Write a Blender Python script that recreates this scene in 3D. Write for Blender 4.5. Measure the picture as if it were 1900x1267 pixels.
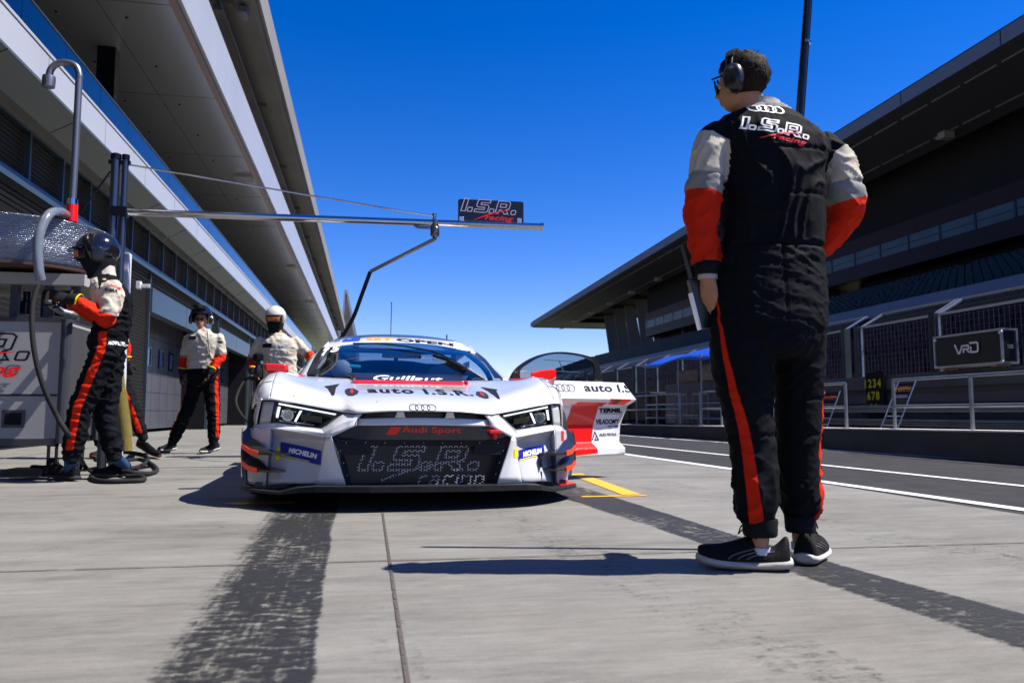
import bpy, bmesh, math, random
from mathutils import Vector, Matrix, noise
from mathutils.bvhtree import BVHTree
import numpy as np

for o in list(bpy.data.objects):
    bpy.data.objects.remove(o)
SC = bpy.context.scene
COL = SC.collection

# ------------------------------------------------------------------ camera
CAM_H = 0.55
CAM_YAW, CAM_PITCH = math.radians(10.576), math.radians(5.257)
FPX = 1440.0
cd = bpy.data.cameras.new("camera")
cam = bpy.data.objects.new("camera", cd)
COL.objects.link(cam)
cam.location = (0, 0, CAM_H)
cam.rotation_euler = (math.pi / 2 + CAM_PITCH, 0, -CAM_YAW)
cd.sensor_width = 36.0
cd.lens = FPX / 1900 * 36
cd.clip_start = 0.05
cd.clip_end = 5000
cd.dof.use_dof = True
cd.dof.focus_distance = 4.75
cd.dof.aperture_fstop = 4.5
SC.camera = cam

# ------------------------------------------------------------------ light
SUN = Vector((1.2, -0.24, 1.83)).normalized()
w = bpy.data.worlds.new("World")
SC.world = w
w.use_nodes = True
nt = w.node_tree
for n in list(nt.nodes):
    nt.nodes.remove(n)
sky = nt.nodes.new("ShaderNodeTexSky")
sky.sky_type = 'NISHITA'
sky.sun_disc = False
sky.sun_elevation = math.asin(SUN.z)
sky.sun_rotation = math.atan2(SUN.x, SUN.y)
sky.air_density = 1.0
sky.dust_density = 0.1
sky.ozone_density = 2.5
sky.altitude = 300
def _vm(op, src, v):
    n = nt.nodes.new("ShaderNodeVectorMath"); n.operation = op
    nt.links.new(src, n.inputs[0]); n.inputs[1].default_value = v
    return n.outputs[0]
c0 = _vm('MULTIPLY', sky.outputs[0], (0.1, 0.1, 0.1))          # camera colour response: contrast and white balance of the whole sky
gm = nt.nodes.new("ShaderNodeGamma"); gm.inputs[1].default_value = 1.2
nt.links.new(c0, gm.inputs[0])
c1 = _vm('MULTIPLY', gm.outputs[0], (9.5, 8.4, 10.5))
hs = nt.nodes.new("ShaderNodeHueSaturation")
hs.inputs['Saturation'].default_value = 1.3
bg = nt.nodes.new("ShaderNodeBackground")
bg.inputs['Strength'].default_value = 0.1
ow = nt.nodes.new("ShaderNodeOutputWorld")
nt.links.new(c1, hs.inputs['Color'])
nt.links.new(hs.outputs[0], bg.inputs['Color'])
nt.links.new(bg.outputs[0], ow.inputs[0])
sl = bpy.data.lights.new("sun", 'SUN')
sl.energy = 5.0
sl.angle = math.radians(0.5)
sl.color = (1.0, 0.95, 0.88)
sun = bpy.data.objects.new("sun", sl)
COL.objects.link(sun)
sun.rotation_euler = SUN.to_track_quat('Z', 'Y').to_euler()
sun.location = (20, -5, 30)

SC.view_settings.view_transform = 'Standard'
SC.view_settings.look = 'None'
SC.view_settings.exposure = 0.95
SC.view_settings.gamma = 1.0
SC.render.engine = 'CYCLES'
SC.cycles.max_bounces = 8
SC.cycles.transparent_max_bounces = 24

# ------------------------------------------------------------------ measuring helpers
_cy, _sy, _cp, _sp = math.cos(CAM_YAW), math.sin(CAM_YAW), math.cos(CAM_PITCH), math.sin(CAM_PITCH)
_F = Vector((_sy * _cp, _cy * _cp, _sp))
_R = Vector((_cy, -_sy, 0))
_U = _R.cross(_F)
def _ray(x, y):
    return _F + _R * ((x - 950) / FPX) - _U * ((y - 633.5) / FPX)
def aY(x, y, Y):
    "surveyed point on the plane Y"
    q = _ray(x, y); t = Y / q.y
    return Vector((q.x * t, Y, CAM_H + q.z * t))
def aX(x, y, X):
    q = _ray(x, y); t = X / q.x
    return Vector((X, q.y * t, CAM_H + q.z * t))
def aG(x, y, z=0.0):
    q = _ray(x, y); t = (z - CAM_H) / q.z
    return Vector((q.x * t, q.y * t, z))

# ------------------------------------------------------------------ materials
MATS = {}
def newmat(name):
    m = bpy.data.materials.new(name); m.use_nodes = True
    nt = m.node_tree
    for n in list(nt.nodes): nt.nodes.remove(n)
    out = nt.nodes.new("ShaderNodeOutputMaterial")
    b = nt.nodes.new("ShaderNodeBsdfPrincipled")
    nt.links.new(b.outputs[0], out.inputs[0])
    MATS[name] = m
    return m, nt, b, out
def N(nt, t, **k):
    n = nt.nodes.new(t)
    for a, v in k.items():
        if a.startswith('i_'):
            n.inputs[a[2:].replace('_', ' ')].default_value = v
        else: setattr(n, a, v)
    return n
def rgb(c):
    return (c[0], c[1], c[2], 1.0)
def mat(name, col, rough=0.5, metal=0.0, var=0.0, vscale=3.0, bump=0.0, bscale=40.0, coat=0.0, emit=0.0, spec=None, stretch=(1, 1, 1), dirt=0.0, rvar=0.0):
    if name in MATS: return MATS[name]
    m, nt, b, out = newmat(name)
    L = nt.links.new
    b.inputs['Base Color'].default_value = rgb(col)
    b.inputs['Roughness'].default_value = rough
    b.inputs['Metallic'].default_value = metal
    b.inputs['Specular IOR Level'].default_value = spec if spec is not None else (.5 if rough < .45 or metal > .2 else .15)
    if coat: 
        b.inputs['Coat Weight'].default_value = coat; b.inputs['Coat Roughness'].default_value = 0.04
    if emit:
        b.inputs['Emission Color'].default_value = rgb(col); b.inputs['Emission Strength'].default_value = emit
    if var or bump or rvar:
        tc = N(nt, "ShaderNodeTexCoord"); mp = N(nt, "ShaderNodeMapping"); mp.inputs['Scale'].default_value = stretch
        L(tc.outputs['Object'], mp.inputs[0])
        if var or rvar:
            nz = N(nt, "ShaderNodeTexNoise", i_Scale=vscale, i_Detail=6.0, i_Roughness=0.6)
            L(mp.outputs[0], nz.inputs['Vector'])
        if var:
            mr = N(nt, "ShaderNodeMapRange"); mr.inputs[1].default_value = .3; mr.inputs[2].default_value = .7
            mr.inputs[3].default_value = 1 - var; mr.inputs[4].default_value = 1 + var
            L(nz.outputs[0], mr.inputs[0])
            mx = N(nt, "ShaderNodeMix", data_type='RGBA', blend_type='MULTIPLY'); mx.inputs[0].default_value = 1
            mx.inputs[6].default_value = rgb(col)
            L(mr.outputs[0], mx.inputs[7]); L(mx.outputs[2], b.inputs['Base Color'])
        if rvar:
            m2 = N(nt, "ShaderNodeMapRange"); m2.inputs[1].default_value = .3; m2.inputs[2].default_value = .7
            m2.inputs[3].default_value = max(0, rough - rvar); m2.inputs[4].default_value = min(1, rough + rvar)
            L(nz.outputs[0], m2.inputs[0]); L(m2.outputs[0], b.inputs['Roughness'])
        if bump:
            n2 = N(nt, "ShaderNodeTexNoise", i_Scale=bscale, i_Detail=4.0)
            L(mp.outputs[0], n2.inputs['Vector'])
            bp = N(nt, "ShaderNodeBump"); bp.inputs['Strength'].default_value = bump; bp.inputs['Distance'].default_value = 0.01
            L(n2.outputs[0], bp.inputs['Height']); L(bp.outputs[0], b.inputs['Normal'])
    return m
def glassmat(name, tint, trans=0.5, rough=0.02, ior=1.5, refl=1.0):
    "thin tinted pane: tinted see-through mixed with a fresnel reflection"
    m, nt, b, out = newmat(name); L = nt.links.new
    nt.nodes.remove(b)
    tr = N(nt, "ShaderNodeBsdfTransparent"); tr.inputs[0].default_value = rgb([c * trans for c in tint])
    gl = N(nt, "ShaderNodeBsdfGlossy"); gl.inputs['Roughness'].default_value = rough; gl.inputs[0].default_value = (refl, refl, refl, 1)
    lw = N(nt, "ShaderNodeLayerWeight"); lw.inputs[0].default_value = .5
    pw_ = N(nt, "ShaderNodeMath", operation='POWER'); L(lw.outputs['Facing'], pw_.inputs[0]); pw_.inputs[1].default_value = 4.0
    f0 = ((ior - 1) / (ior + 1)) ** 2 * 1.9
    fr = N(nt, "ShaderNodeMath", operation='MULTIPLY_ADD'); L(pw_.outputs[0], fr.inputs[0]); fr.inputs[1].default_value = .9; fr.inputs[2].default_value = f0
    mx = N(nt, "ShaderNodeMixShader")
    L(fr.outputs[0], mx.inputs[0]); L(tr.outputs[0], mx.inputs[1]); L(gl.outputs[0], mx.inputs[2]); L(mx.outputs[0], out.inputs[0])
    return m

# ------------------------------------------------------------------ mesh builder
class MB:
    def __init__(s):
        s.v = []; s.f = []; s.m = []; s.cur = 0
    def add(s, vs, fs):
        o = len(s.v); s.v += [tuple(p) for p in vs]
        for f in fs:
            s.f.append([i + o for i in f]); s.m.append(s.cur)
        return s
    def hexa(s, p):      # bottom 4 ccw, top 4 ccw
        return s.add(p, [(3, 2, 1, 0), (4, 5, 6, 7), (0, 1, 5, 4), (1, 2, 6, 5), (2, 3, 7, 6), (3, 0, 4, 7)])
    def box(s, x0, x1, y0, y1, z0, z1):
        return s.hexa([(x0, y0, z0), (x1, y0, z0), (x1, y1, z0), (x0, y1, z0), (x0, y0, z1), (x1, y0, z1), (x1, y1, z1), (x0, y1, z1)])
    def bar(s, a, b, w, h, up=(0, 0, 1)):
        a = Vector(a); b = Vector(b); d = (b - a).normalized(); up = Vector(up)
        if abs(d.dot(up)) > .99: up = Vector((0, 1, 0))
        r = d.cross(up).normalized(); u = r.cross(d)
        r = r * w / 2; u = u * h / 2
        return s.hexa([a - r - u, b - r - u, b + r - u, a + r - u, a - r + u, b - r + u, b + r + u, a + r + u])
    def prism(s, pts, ext, cap=True):
        "pts: 3d polygon; ext: vector"
        n = len(pts); e = Vector(ext)
        vs = [Vector(p) for p in pts] + [Vector(p) + e for p in pts]
        fs = [(i, (i + 1) % n, n + (i + 1) % n, n + i) for i in range(n)]
        if cap: fs += [tuple(range(n))[::-1], tuple(range(n, 2 * n))]
        return s.add(vs, fs)
    def rings(s, R, cap=True, closed=False):
        n = len(R[0]); vs = [p for r in R for p in r]; fs = []
        for i in range(len(R) - 1 + (1 if closed else 0)):
            a = i * n; b = ((i + 1) % len(R)) * n
            for j in range(n):
                k = (j + 1) % n
                fs.append((a + j, a + k, b + k, b + j))
        if cap and not closed:
            fs.append(tuple(range(n))[::-1]); fs.append(tuple(range((len(R) - 1) * n, len(R) * n)))
        return s.add(vs, fs)
    def tube(s, path, r, seg=10, cap=True, closed=False):
        P = [Vector(p) for p in path]; n = len(P)
        rr = r if isinstance(r, (list, tuple)) else [r] * n
        T = []
        for i in range(n):
            a = P[(i - 1) % n] if (i or closed) else P[0]; b = P[(i + 1) % n] if (i < n - 1 or closed) else P[-1]
            d = b - a
            T.append(d.normalized() if d.length > 1e-9 else Vector((0, 0, 1)))
        u = T[0].orthogonal().normalized(); R = []
        for i in range(n):
            if i:
                q = T[i - 1].rotation_difference(T[i]); u = (q @ u)
            u = (u - T[i] * u.dot(T[i])).normalized(); v = T[i].cross(u)
            R.append([P[i] + (u * math.cos(t) + v * math.sin(t)) * rr[i] for t in [2 * math.pi * k / seg for k in range(seg)]])
        return s.rings(R, cap, closed)
    def lathe(s, prof, c=(0, 0, 0), axis='Z', seg=24):
        R = []
        for (r, h) in prof:
            ring = []
            for k in range(seg):
                t = 2 * math.pi * k / seg; a, b = r * math.cos(t), r * math.sin(t)
                p = (a, b, h) if axis == 'Z' else ((h, a, b) if axis == 'X' else (b, h, a))
                ring.append((p[0] + c[0], p[1] + c[1], p[2] + c[2]))
            R.append(ring)
        return s.rings(R)
    def grid(s, G):
        n = len(G); m = len(G[0]); vs = [p for r in G for p in r]
        return s.add(vs, [(i * m + j, i * m + j + 1, (i + 1) * m + j + 1, (i + 1) * m + j) for i in range(n - 1) for j in range(m - 1)])
    def ball(s, c, r, seg=16, rg=10, sc=(1, 1, 1)):
        R = []
        for i in range(1, rg):
            t = math.pi * i / rg
            R.append([(c[0] + r * sc[0] * math.sin(t) * math.cos(p), c[1] + r * sc[1] * math.sin(t) * math.sin(p), c[2] - r * sc[2] * math.cos(t)) for p in [2 * math.pi * k / seg for k in range(seg)]])
        return s.rings(R)
    def build(s, name, mats, parent=None, smooth=False, angle=40, bevel=0, solid=0, sub=0, loc=None, rot=None):
        me = bpy.data.meshes.new(name); me.from_pydata(s.v, [], s.f)
        if not isinstance(mats, (list, tuple)): mats = [mats]
        for m in mats: me.materials.append(m)
        if len(mats) > 1: me.polygons.foreach_set('material_index', s.m)
        me.validate(); me.update()
        bm = bmesh.new(); bm.from_mesh(me)
        if smooth: bmesh.ops.remove_doubles(bm, verts=bm.verts, dist=1e-5)
        bmesh.ops.recalc_face_normals(bm, faces=bm.faces); bm.to_mesh(me); bm.free()
        if smooth:
            me.polygons.foreach_set('use_smooth', [True] * len(me.polygons))
            me.set_sharp_from_angle(angle=math.radians(angle))
        o = bpy.data.objects.new(name, me); COL.objects.link(o)
        if parent: o.parent = parent
        if loc: o.location = loc
        if rot: o.rotation_euler = rot
        if solid:
            md = o.modifiers.new('s', 'SOLIDIFY'); md.thickness = solid; md.offset = -1
        if bevel:
            md = o.modifiers.new('b', 'BEVEL'); md.width = bevel; md.segments = 2; md.limit_method = 'ANGLE'
        if sub:
            md = o.modifiers.new('u', 'SUBSURF'); md.levels = sub; md.render_levels = sub
        return o
def tag(o, label=None, cat=None, group=None, kind=None):
    if label: o['label'] = label
    if cat: o['category'] = cat
    if group: o['group'] = group
    if kind: o['kind'] = kind
    return o
def thing(name, label, cat, loc=(0, 0, 0), rz=0, group=None):
    o = bpy.data.objects.new(name, None); COL.objects.link(o)
    o.location = loc; o.rotation_euler = (0, 0, rz); o.empty_display_size = .1
    return tag(o, label, cat, group)
def copy_tree(o, parent=None):
    c = o.copy(); COL.objects.link(c); c.parent = parent
    for ch in list(o.children): copy_tree(ch, c)
    return c
def lerp(a, b, t): return a + (b - a) * t
def smooth_path(pts, n=8):
    "Catmull-Rom through pts"
    P = [Vector(p) for p in pts]; out = []
    for i in range(len(P) - 1):
        p0 = P[max(i - 1, 0)]; p1 = P[i]; p2 = P[i + 1]; p3 = P[min(i + 2, len(P) - 1)]
        for k in range(n):
            t = k / n
            out.append(0.5 * ((2 * p1) + (p2 - p0) * t + (2 * p0 - 5 * p1 + 4 * p2 - p3) * t * t + (3 * p1 - p0 - 3 * p2 + p3) * t ** 3))
    out.append(P[-1]); return out

# ------------------------------------------------------------------ lettering
def text_polys(txt, size=1.0, bold=0.0, shear=0.0, spacing=1.0, wide=1.0, align='CENTER'):
    "2d triangles of a text, centred; returns (verts2d, faces)"
    cu = bpy.data.curves.new('t', 'FONT'); cu.body = txt; cu.size = size; cu.offset = bold; cu.shear = shear
    cu.space_character = spacing; cu.align_x = align; cu.resolution_u = 3
    ob = bpy.data.objects.new('t', cu); COL.objects.link(ob)
    dg = bpy.context.evaluated_depsgraph_get(); me = bpy.data.meshes.new_from_object(ob.evaluated_get(dg))
    vs = [(v.co.x * wide, v.co.y) for v in me.vertices]; fs = [tuple(p.vertices) for p in me.polygons]
    bpy.data.objects.remove(ob); bpy.data.curves.remove(cu); bpy.data.meshes.remove(me)
    if vs:
        y0 = min(v[1] for v in vs); y1 = max(v[1] for v in vs)
        x0 = min(v[0] for v in vs); x1 = max(v[0] for v in vs)
        cx = (x0 + x1) / 2 if align == 'CENTER' else 0
        vs = [(v[0] - cx, v[1] - (y0 + y1) / 2) for v in vs]
    return vs, fs
def fit(vf, w=None, h=None):
    vs, fs = vf
    x0 = min(v[0] for v in vs); x1 = max(v[0] for v in vs); y0 = min(v[1] for v in vs); y1 = max(v[1] for v in vs)
    sx = w / (x1 - x0) if w else None; sy = h / (y1 - y0) if h else None
    sx = sx or sy; sy = sy or sx
    return [((v[0] - (x0 + x1) / 2) * sx, (v[1] - (y0 + y1) / 2) * sy) for v in vs], fs
def shift(vf, dx, dy):
    return [(v[0] + dx, v[1] + dy) for v in vf[0]], vf[1]
def join2(*L):
    vs = []; fs = []
    for a, f in L:
        o = len(vs); vs += list(a); fs += [tuple(i + o for i in g) for g in f]
    return vs, fs
def stroke2(path, wd, closed=False):
    "flat ribbon along a 2d path with mitred joints"
    P = [Vector((p[0], p[1])) for p in path]; n = len(P); L = []; Rr = []
    for i in range(n):
        if closed: a, b = P[i - 1], P[(i + 1) % n]
        else: a, b = P[max(i - 1, 0)], P[min(i + 1, n - 1)]
        d1 = (P[i] - a); d2 = (b - P[i])
        if d1.length < 1e-9: d1 = d2
        if d2.length < 1e-9: d2 = d1
        d1.normalize(); d2.normalize()
        n1 = Vector((-d1.y, d1.x)); n2 = Vector((-d2.y, d2.x)); m = n1 + n2
        m = m.normalized() if m.length > 1e-6 else n1
        k = 1 / max(.4, m.dot(n1)); L.append(P[i] + m * wd / 2 * k); Rr.append(P[i] - m * wd / 2 * k)
    vs = [tuple(p) for p in L] + [tuple(p) for p in Rr]; fs = []
    for i in range(n if closed else n - 1):
        j = (i + 1) % n; fs.append((i, j, n + j, n + i))
    return vs, fs
def rings2(n, r, wd, gap, seg=40, sx=1.0):
    L = []
    for k in range(n):
        cx = (k - (n - 1) / 2) * gap
        L.append(stroke2([(cx + r * sx * math.cos(2 * math.pi * t / seg), r * math.sin(2 * math.pi * t / seg)) for t in range(seg)], wd, True))
    return join2(*L)
# outlined slanted team logo: unit height 1
def _sl(pts, s=.28): return [(x + y * s, y) for x, y in pts]
ISR_W = [
    _sl([(0, 0), (.30, 0), (.30, 1), (0, 1)]),
    _sl([(.48, 0), (.72, 0), (.76, .04), (.76, .28), (.72, .32), (.48, .32), (.44, .28), (.44, .04)]),
    _sl([(.95, 0), (1.75, 0), (1.88, .1), (1.88, .5), (1.78, .6), (1.28, .6), (1.28, .78), (1.9, .78), (1.9, 1), (1.1, 1), (1.0, .9), (1.0, .5), (1.1, .4), (1.6, .4), (1.6, .22), (.95, .22)]),
    _sl([(2.05, 0), (2.27, 0), (2.31, .04), (2.31, .28), (2.27, .32), (2.05, .32), (2.01, .28), (2.01, .04)]),
    _sl([(2.45, 0), (2.68, 0), (2.68, .3), (2.85, .3), (3.1, 0), (3.4, 0), (3.15, .32), (3.35, .42), (3.35, .9), (3.22, 1), (2.45, 1)]),
    _sl([(2.68, .52), (3.1, .52), (3.1, .78), (2.68, .78)]),
    _sl([(3.62, 0), (3.86, 0), (3.9, .04), (3.9, .28), (3.86, .32), (3.62, .32), (3.58, .28), (3.58, .04)]),
]
def isr_logo(w=1.0, sw=.075):
    "(outline letters, red swoosh+racing) scaled to width w, centred"
    A = join2(*[stroke2(p, sw, True) for p in ISR_W])
    sws = []
    top = [(.95 + 2.6 * t, -.62 + .95 * math.sin(t * 1.5) * 1.0) for t in [k / 20 for k in range(21)]]
    n = len(top); vs = [(x, y) for x, y in top] + [(x + .03, y - .02 - .10 * math.sin(math.pi * k / (n - 1))) for k, (x, y) in enumerate(top)]
    sws = (vs, [(i, i + 1, n + i + 1, n + i) for i in range(n - 1)])
    rc = shift(fit(text_polys("racing", 1, .03, .35, 1.05), w=2.1, h=.5), 2.75, -.42)
    B = join2(sws, rc)
    k = w / 4.2
    f = lambda vf: ([((x - 2.1) * k, (y - .25) * k) for x, y in vf[0]], vf[1])
    return f(A), f(B)

def plane_obj(name, vf, m, origin, ux, uy, parent=None, thick=0.0):
    "flat lettering laid on a plane at real thickness"
    o = Vector(origin); ux = Vector(ux).normalized(); uy = Vector(uy).normalized(); nrm = ux.cross(uy)
    b = MB(); b.add([o + ux * x + uy * y for x, y in vf[0]], vf[1])
    return b.build(name, m, parent)
def refine(vf, L):
    bm = bmesh.new(); V = [bm.verts.new((x, y, 0)) for x, y in vf[0]]
    for f in vf[1]:
        try: bm.faces.new([V[i] for i in f])
        except ValueError: pass
    bmesh.ops.triangulate(bm, faces=bm.faces)
    for _ in range(6):
        E = [e for e in bm.edges if e.calc_length() > L]
        if not E: break
        bmesh.ops.subdivide_edges(bm, edges=E, cuts=1); bmesh.ops.triangulate(bm, faces=[f for f in bm.faces if len(f.verts) > 3])
    bm.verts.ensure_lookup_table(); bm.verts.index_update()
    r = ([(v.co.x, v.co.y) for v in bm.verts], [tuple(v.index for v in f.verts) for f in bm.faces]); bm.free(); return r
def bvh_of(objs):
    vs = []; fs = []
    dg = bpy.context.evaluated_depsgraph_get()
    for o in objs:
        me = o.evaluated_get(dg).to_mesh() if o.modifiers else o.data
        k = len(vs); vs += [v.co.copy() for v in me.vertices]; fs += [[i + k for i in p.vertices] for p in me.polygons]
    return BVHTree.FromPolygons(vs, fs)
def decal(name, vf, m, bvh, origin, ux, uy, direction, parent=None, off=.002, L=.03, maxd=1.5):
    "sticker lettering wrapped on a surface: every point is dropped on it along direction"
    o = Vector(origin); ux = Vector(ux); uy = Vector(uy); d = Vector(direction).normalized()
    vs, fs = refine(vf, L); out = []; ok = []
    for x, y in vs:
        p = o + ux * x + uy * y
        h = bvh.ray_cast(p, d, maxd)
        if h[0] is None: out.append(p); ok.append(False)
        else:
            nn = h[1] if h[1].dot(d) < 0 else -h[1]
            out.append(h[0] + nn * off); ok.append(True)
    b = MB(); b.add(out, [f for f in fs if all(ok[i] for i in f)])
    return b.build(name, m, parent, smooth=True, angle=80)
# ------------------------------------------------------------------ ground
def concrete_mat():
    m, nt, b, out = newmat('apron concrete'); L = nt.links.new
    g = N(nt, "ShaderNodeNewGeometry"); 
    def nz(scale, st, det=6, rough=.6):
        mp = N(nt, "ShaderNodeMapping"); mp.inputs['Scale'].default_value = st; L(g.outputs['Position'], mp.inputs[0])
        n = N(nt, "ShaderNodeTexNoise", i_Scale=scale, i_Detail=det, i_Roughness=rough); L(mp.outputs[0], n.inputs['Vector']); return n
    def rng(src, a, b_, c, d):
        r = N(nt, "ShaderNodeMapRange"); L(src, r.inputs[0])
        for i, v in enumerate((a, b_, c, d)): r.inputs[i + 1].default_value = v
        return r.outputs[0]
    big = nz(.9, (1, 1, 1)); broom = nz(9, (.5, 3.2, 1), 10, .75); fine = nz(70, (.7, 2.0, 1), 4); streak = nz(2.2, (.25, 2.2, 1), 5)
    f1 = rng(big.outputs[0], .3, .7, .74, 1.12); f2 = rng(broom.outputs[0], .3, .7, .72, 1.18); f3 = rng(fine.outputs[0], .3, .7, .9, 1.08); f4 = rng(streak.outputs[0], .35, .7, .86, 1.1)
    def mul(a, b_):
        q = N(nt, "ShaderNodeMath", operation='MULTIPLY'); L(a, q.inputs[0]); L(b_, q.inputs[1]); return q.outputs[0]
    F = mul(mul(f1, f2), mul(f3, f4))
    st = nz(1.1, (.7, 1.6, 1), 10, .75); F = mul(F, rng(st.outputs[0], .50, .68, 1.0, .60))
    gr = nz(240, (1, 1, 1), 2); F = mul(F, rng(gr.outputs[0], .3, .7, .86, 1.12))
    # dark oil specks
    sp = N(nt, "ShaderNodeTexVoronoi", i_Scale=2.3); L(g.outputs['Position'], sp.inputs['Vector'])
    spots = rng(sp.outputs['Distance'], .016, .04, .3, 1.0); F = mul(F, spots)
    mx = N(nt, "ShaderNodeMix", data_type='RGBA', blend_type='MULTIPLY'); mx.inputs[0].default_value = 1
    cm = N(nt, "ShaderNodeMix", data_type='RGBA'); L(rng(big.outputs[0], .35, .65, 0, 1), cm.inputs[0])
    cm.inputs[6].default_value = (.200, .189, .167, 1); cm.inputs[7].default_value = (.176, .171, .156, 1)
    L(cm.outputs[2], mx.inputs[6]); L(F, mx.inputs[7]); L(mx.outputs[2], b.inputs['Base Color'])
    b.inputs['Roughness'].default_value = .8
    bp = N(nt, "ShaderNodeBump"); bp.inputs['Strength'].default_value = .35; bp.inputs['Distance'].default_value = .004
    L(broom.outputs[0], bp.inputs['Height']); L(bp.outputs[0], b.inputs['Normal'])
    return m
M_conc = concrete_mat()
M_asph = mat('asphalt', (.034, .034, .036), .85, var=.25, vscale=3, bump=.6, bscale=180)
M_dirt = mat('outfield', (.10, .11, .06), .9, var=.4, vscale=.3)
b = MB(); b.box(-3000, 3000, -600, 3000, -.05, -.02); tag(b.build('ground', M_dirt), kind='structure')
b = MB(); b.box(-14, 3.52, -12, 140, -.02, 0); tag(b.build('pit_apron', M_conc), kind='structure')
b = MB(); b.box(3.52, 7.02, -12, 160, -.02, -.001); tag(b.build('pit_lane', M_asph), kind='structure')
b = MB(); b.box(10.2, 19, -12, 170, -.02, .02); tag(b.build('race_track', M_asph), kind='structure')

def worn_paint(name, col, wear=.45):
    m, nt, b, out = newmat(name); L = nt.links.new
    g = N(nt, "ShaderNodeNewGeometry"); mp = N(nt, "ShaderNodeMapping"); mp.inputs['Scale'].default_value = (.6, 2, 1); L(g.outputs['Position'], mp.inputs[0])
    n = N(nt, "ShaderNodeTexNoise", i_Scale=14.0, i_Detail=8.0, i_Roughness=.75); L(mp.outputs[0], n.inputs['Vector'])
    r = N(nt, "ShaderNodeMapRange"); L(n.outputs[0], r.inputs[0]); r.inputs[1].default_value = wear - .1; r.inputs[2].default_value = wear; 
    mx = N(nt, "ShaderNodeMixShader"); t = N(nt, "ShaderNodeBsdfTransparent"); L(r.outputs[0], mx.inputs[0]); L(t.outputs[0], mx.inputs[1]); L(b.outputs[0], mx.inputs[2]); L(mx.outputs[0], out.inputs[0])
    b.inputs['Base Color'].default_value = rgb(col); b.inputs['Roughness'].default_value = .6
    return m
M_wline = worn_paint('white road paint', (.6, .6, .58), .36)
M_yline = worn_paint('yellow road paint', (.72, .34, .015), .40)
def strip(name, a, c, wd, m, z=.004):
    a = Vector(a); c = Vector(c); d = (c - a); d.z = 0; d.normalize(); n = Vector((-d.y, d.x, 0)) * wd / 2
    k = max(2, int((c - a).length / 2)); G = [[lerp(a, c, i / k) + n * s + Vector((0, 0, z)) for s in (1, -1)] for i in range(k + 1)]
    q = MB(); q.grid(G); return tag(q.build(name, m), kind='structure')
def ext(p, q, y0, y1):
    k = (q.x - p.x) / (q.y - p.y)
    return Vector((p.x + k * (y0 - p.y), y0, 0)), Vector((p.x + k * (y1 - p.y), y1, 0))
for pa, pb, wd, y1 in ((aG(1900, 946), aG(1151, 841.5), .12, 60), (aG(1900, 902), aG(1163, 825), .10, 70), (aG(1900, 859.5), aG(1156, 808), .10, 40)):
    a, c = ext(pa, pb, -3, y1); strip('white_line', a, c, wd, M_wline, .004)
def quadstrip(name, pts, m, z=.004):
    q = MB(); q.add([Vector((p[0], p[1], z)) for p in pts], [tuple(range(len(pts)))]); return tag(q.build(name, m), kind='structure')
quadstrip('yellow_line', [(1.80, 6.9), (1.93, 6.9), (1.83, 5.06), (1.70, 5.06)], M_yline)
quadstrip('yellow_line', [(1.40, 5.03), (1.84, 5.02), (1.84, 4.965), (1.40, 4.975)], M_yline)
quadstrip('yellow_line', [(-.86, 5.06), (-.42, 5.04), (-.42, 4.94), (-.76, 4.95)], M_yline)

def rubber_mat(name, thr, dark=.035, edge=.15, amount=1.0, bias=0.0):
    m, nt, b, out = newmat(name); L = nt.links.new
    uv = N(nt, "ShaderNodeUVMap"); sx = N(nt, "ShaderNodeSeparateXYZ"); L(uv.outputs[0], sx.inputs[0])
    g = N(nt, "ShaderNodeNewGeometry")
    def nz(scale, st, det, rough):
        mp = N(nt, "ShaderNodeMapping"); mp.inputs['Scale'].default_value = st; L(g.outputs['Position'], mp.inputs[0])
        n = N(nt, "ShaderNodeTexNoise", i_Scale=scale, i_Detail=det, i_Roughness=rough); L(mp.outputs[0], n.inputs['Vector']); return n.outputs[0]
    def rng(src, a, b_, c, d, st='LINEAR'):
        r = N(nt, "ShaderNodeMapRange", interpolation_type=st); L(src, r.inputs[0])
        for i, v in enumerate((a, b_, c, d)): r.inputs[i + 1].default_value = v
        return r.outputs[0]
    def op(o, a, b_):
        q = N(nt, "ShaderNodeMath", operation=o); L(a, q.inputs[0])
        if isinstance(b_, (int, float)): q.inputs[1].default_value = b_
        else: L(b_, q.inputs[1])
        return q.outputs[0]
    wob = op('MULTIPLY', op('SUBTRACT', nz(3, (1, .6, 1), 6, .6), .5), .10)
    u = op('ADD', sx.outputs[0], wob)
    e = op('MULTIPLY', rng(u, 0, edge + bias, 0, 1, 'SMOOTHSTEP'), rng(u, .93, 1.0, 1, 0, 'SMOOTHSTEP'))
    e = op('MULTIPLY', e, op('MULTIPLY', rng(sx.outputs[1], 0, .08, 0, 1), rng(sx.outputs[1], .9, 1, 1, 0)))
    n1 = nz(24, (.55, 1.5, 1), 12, .88); n2 = op('ADD', op('MULTIPLY', nz(2.0, (1, .5, 1), 3, .5), .45), op('MULTIPLY', nz(11, (4, .25, 1), 5, .6), .35))
    k = op('ADD', op('MULTIPLY', e, .45), op('ADD', op('ADD', op('MULTIPLY', n1, 1.9), -.30), op('ADD', n2, -.175)))
    al = op('MULTIPLY', rng(k, thr - .02, thr + .12, 0, 1), e)
    al = op('MULTIPLY', al, amount)
    mx = N(nt, "ShaderNodeMixShader"); t = N(nt, "ShaderNodeBsdfTransparent"); L(al, mx.inputs[0]); L(t.outputs[0], mx.inputs[1]); L(b.outputs[0], mx.inputs[2]); L(mx.outputs[0], out.inputs[0])
    b.inputs['Base Color'].default_value = (dark, dark, dark * 1.02, 1); b.inputs['Roughness'].default_value = .62
    return m
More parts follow.
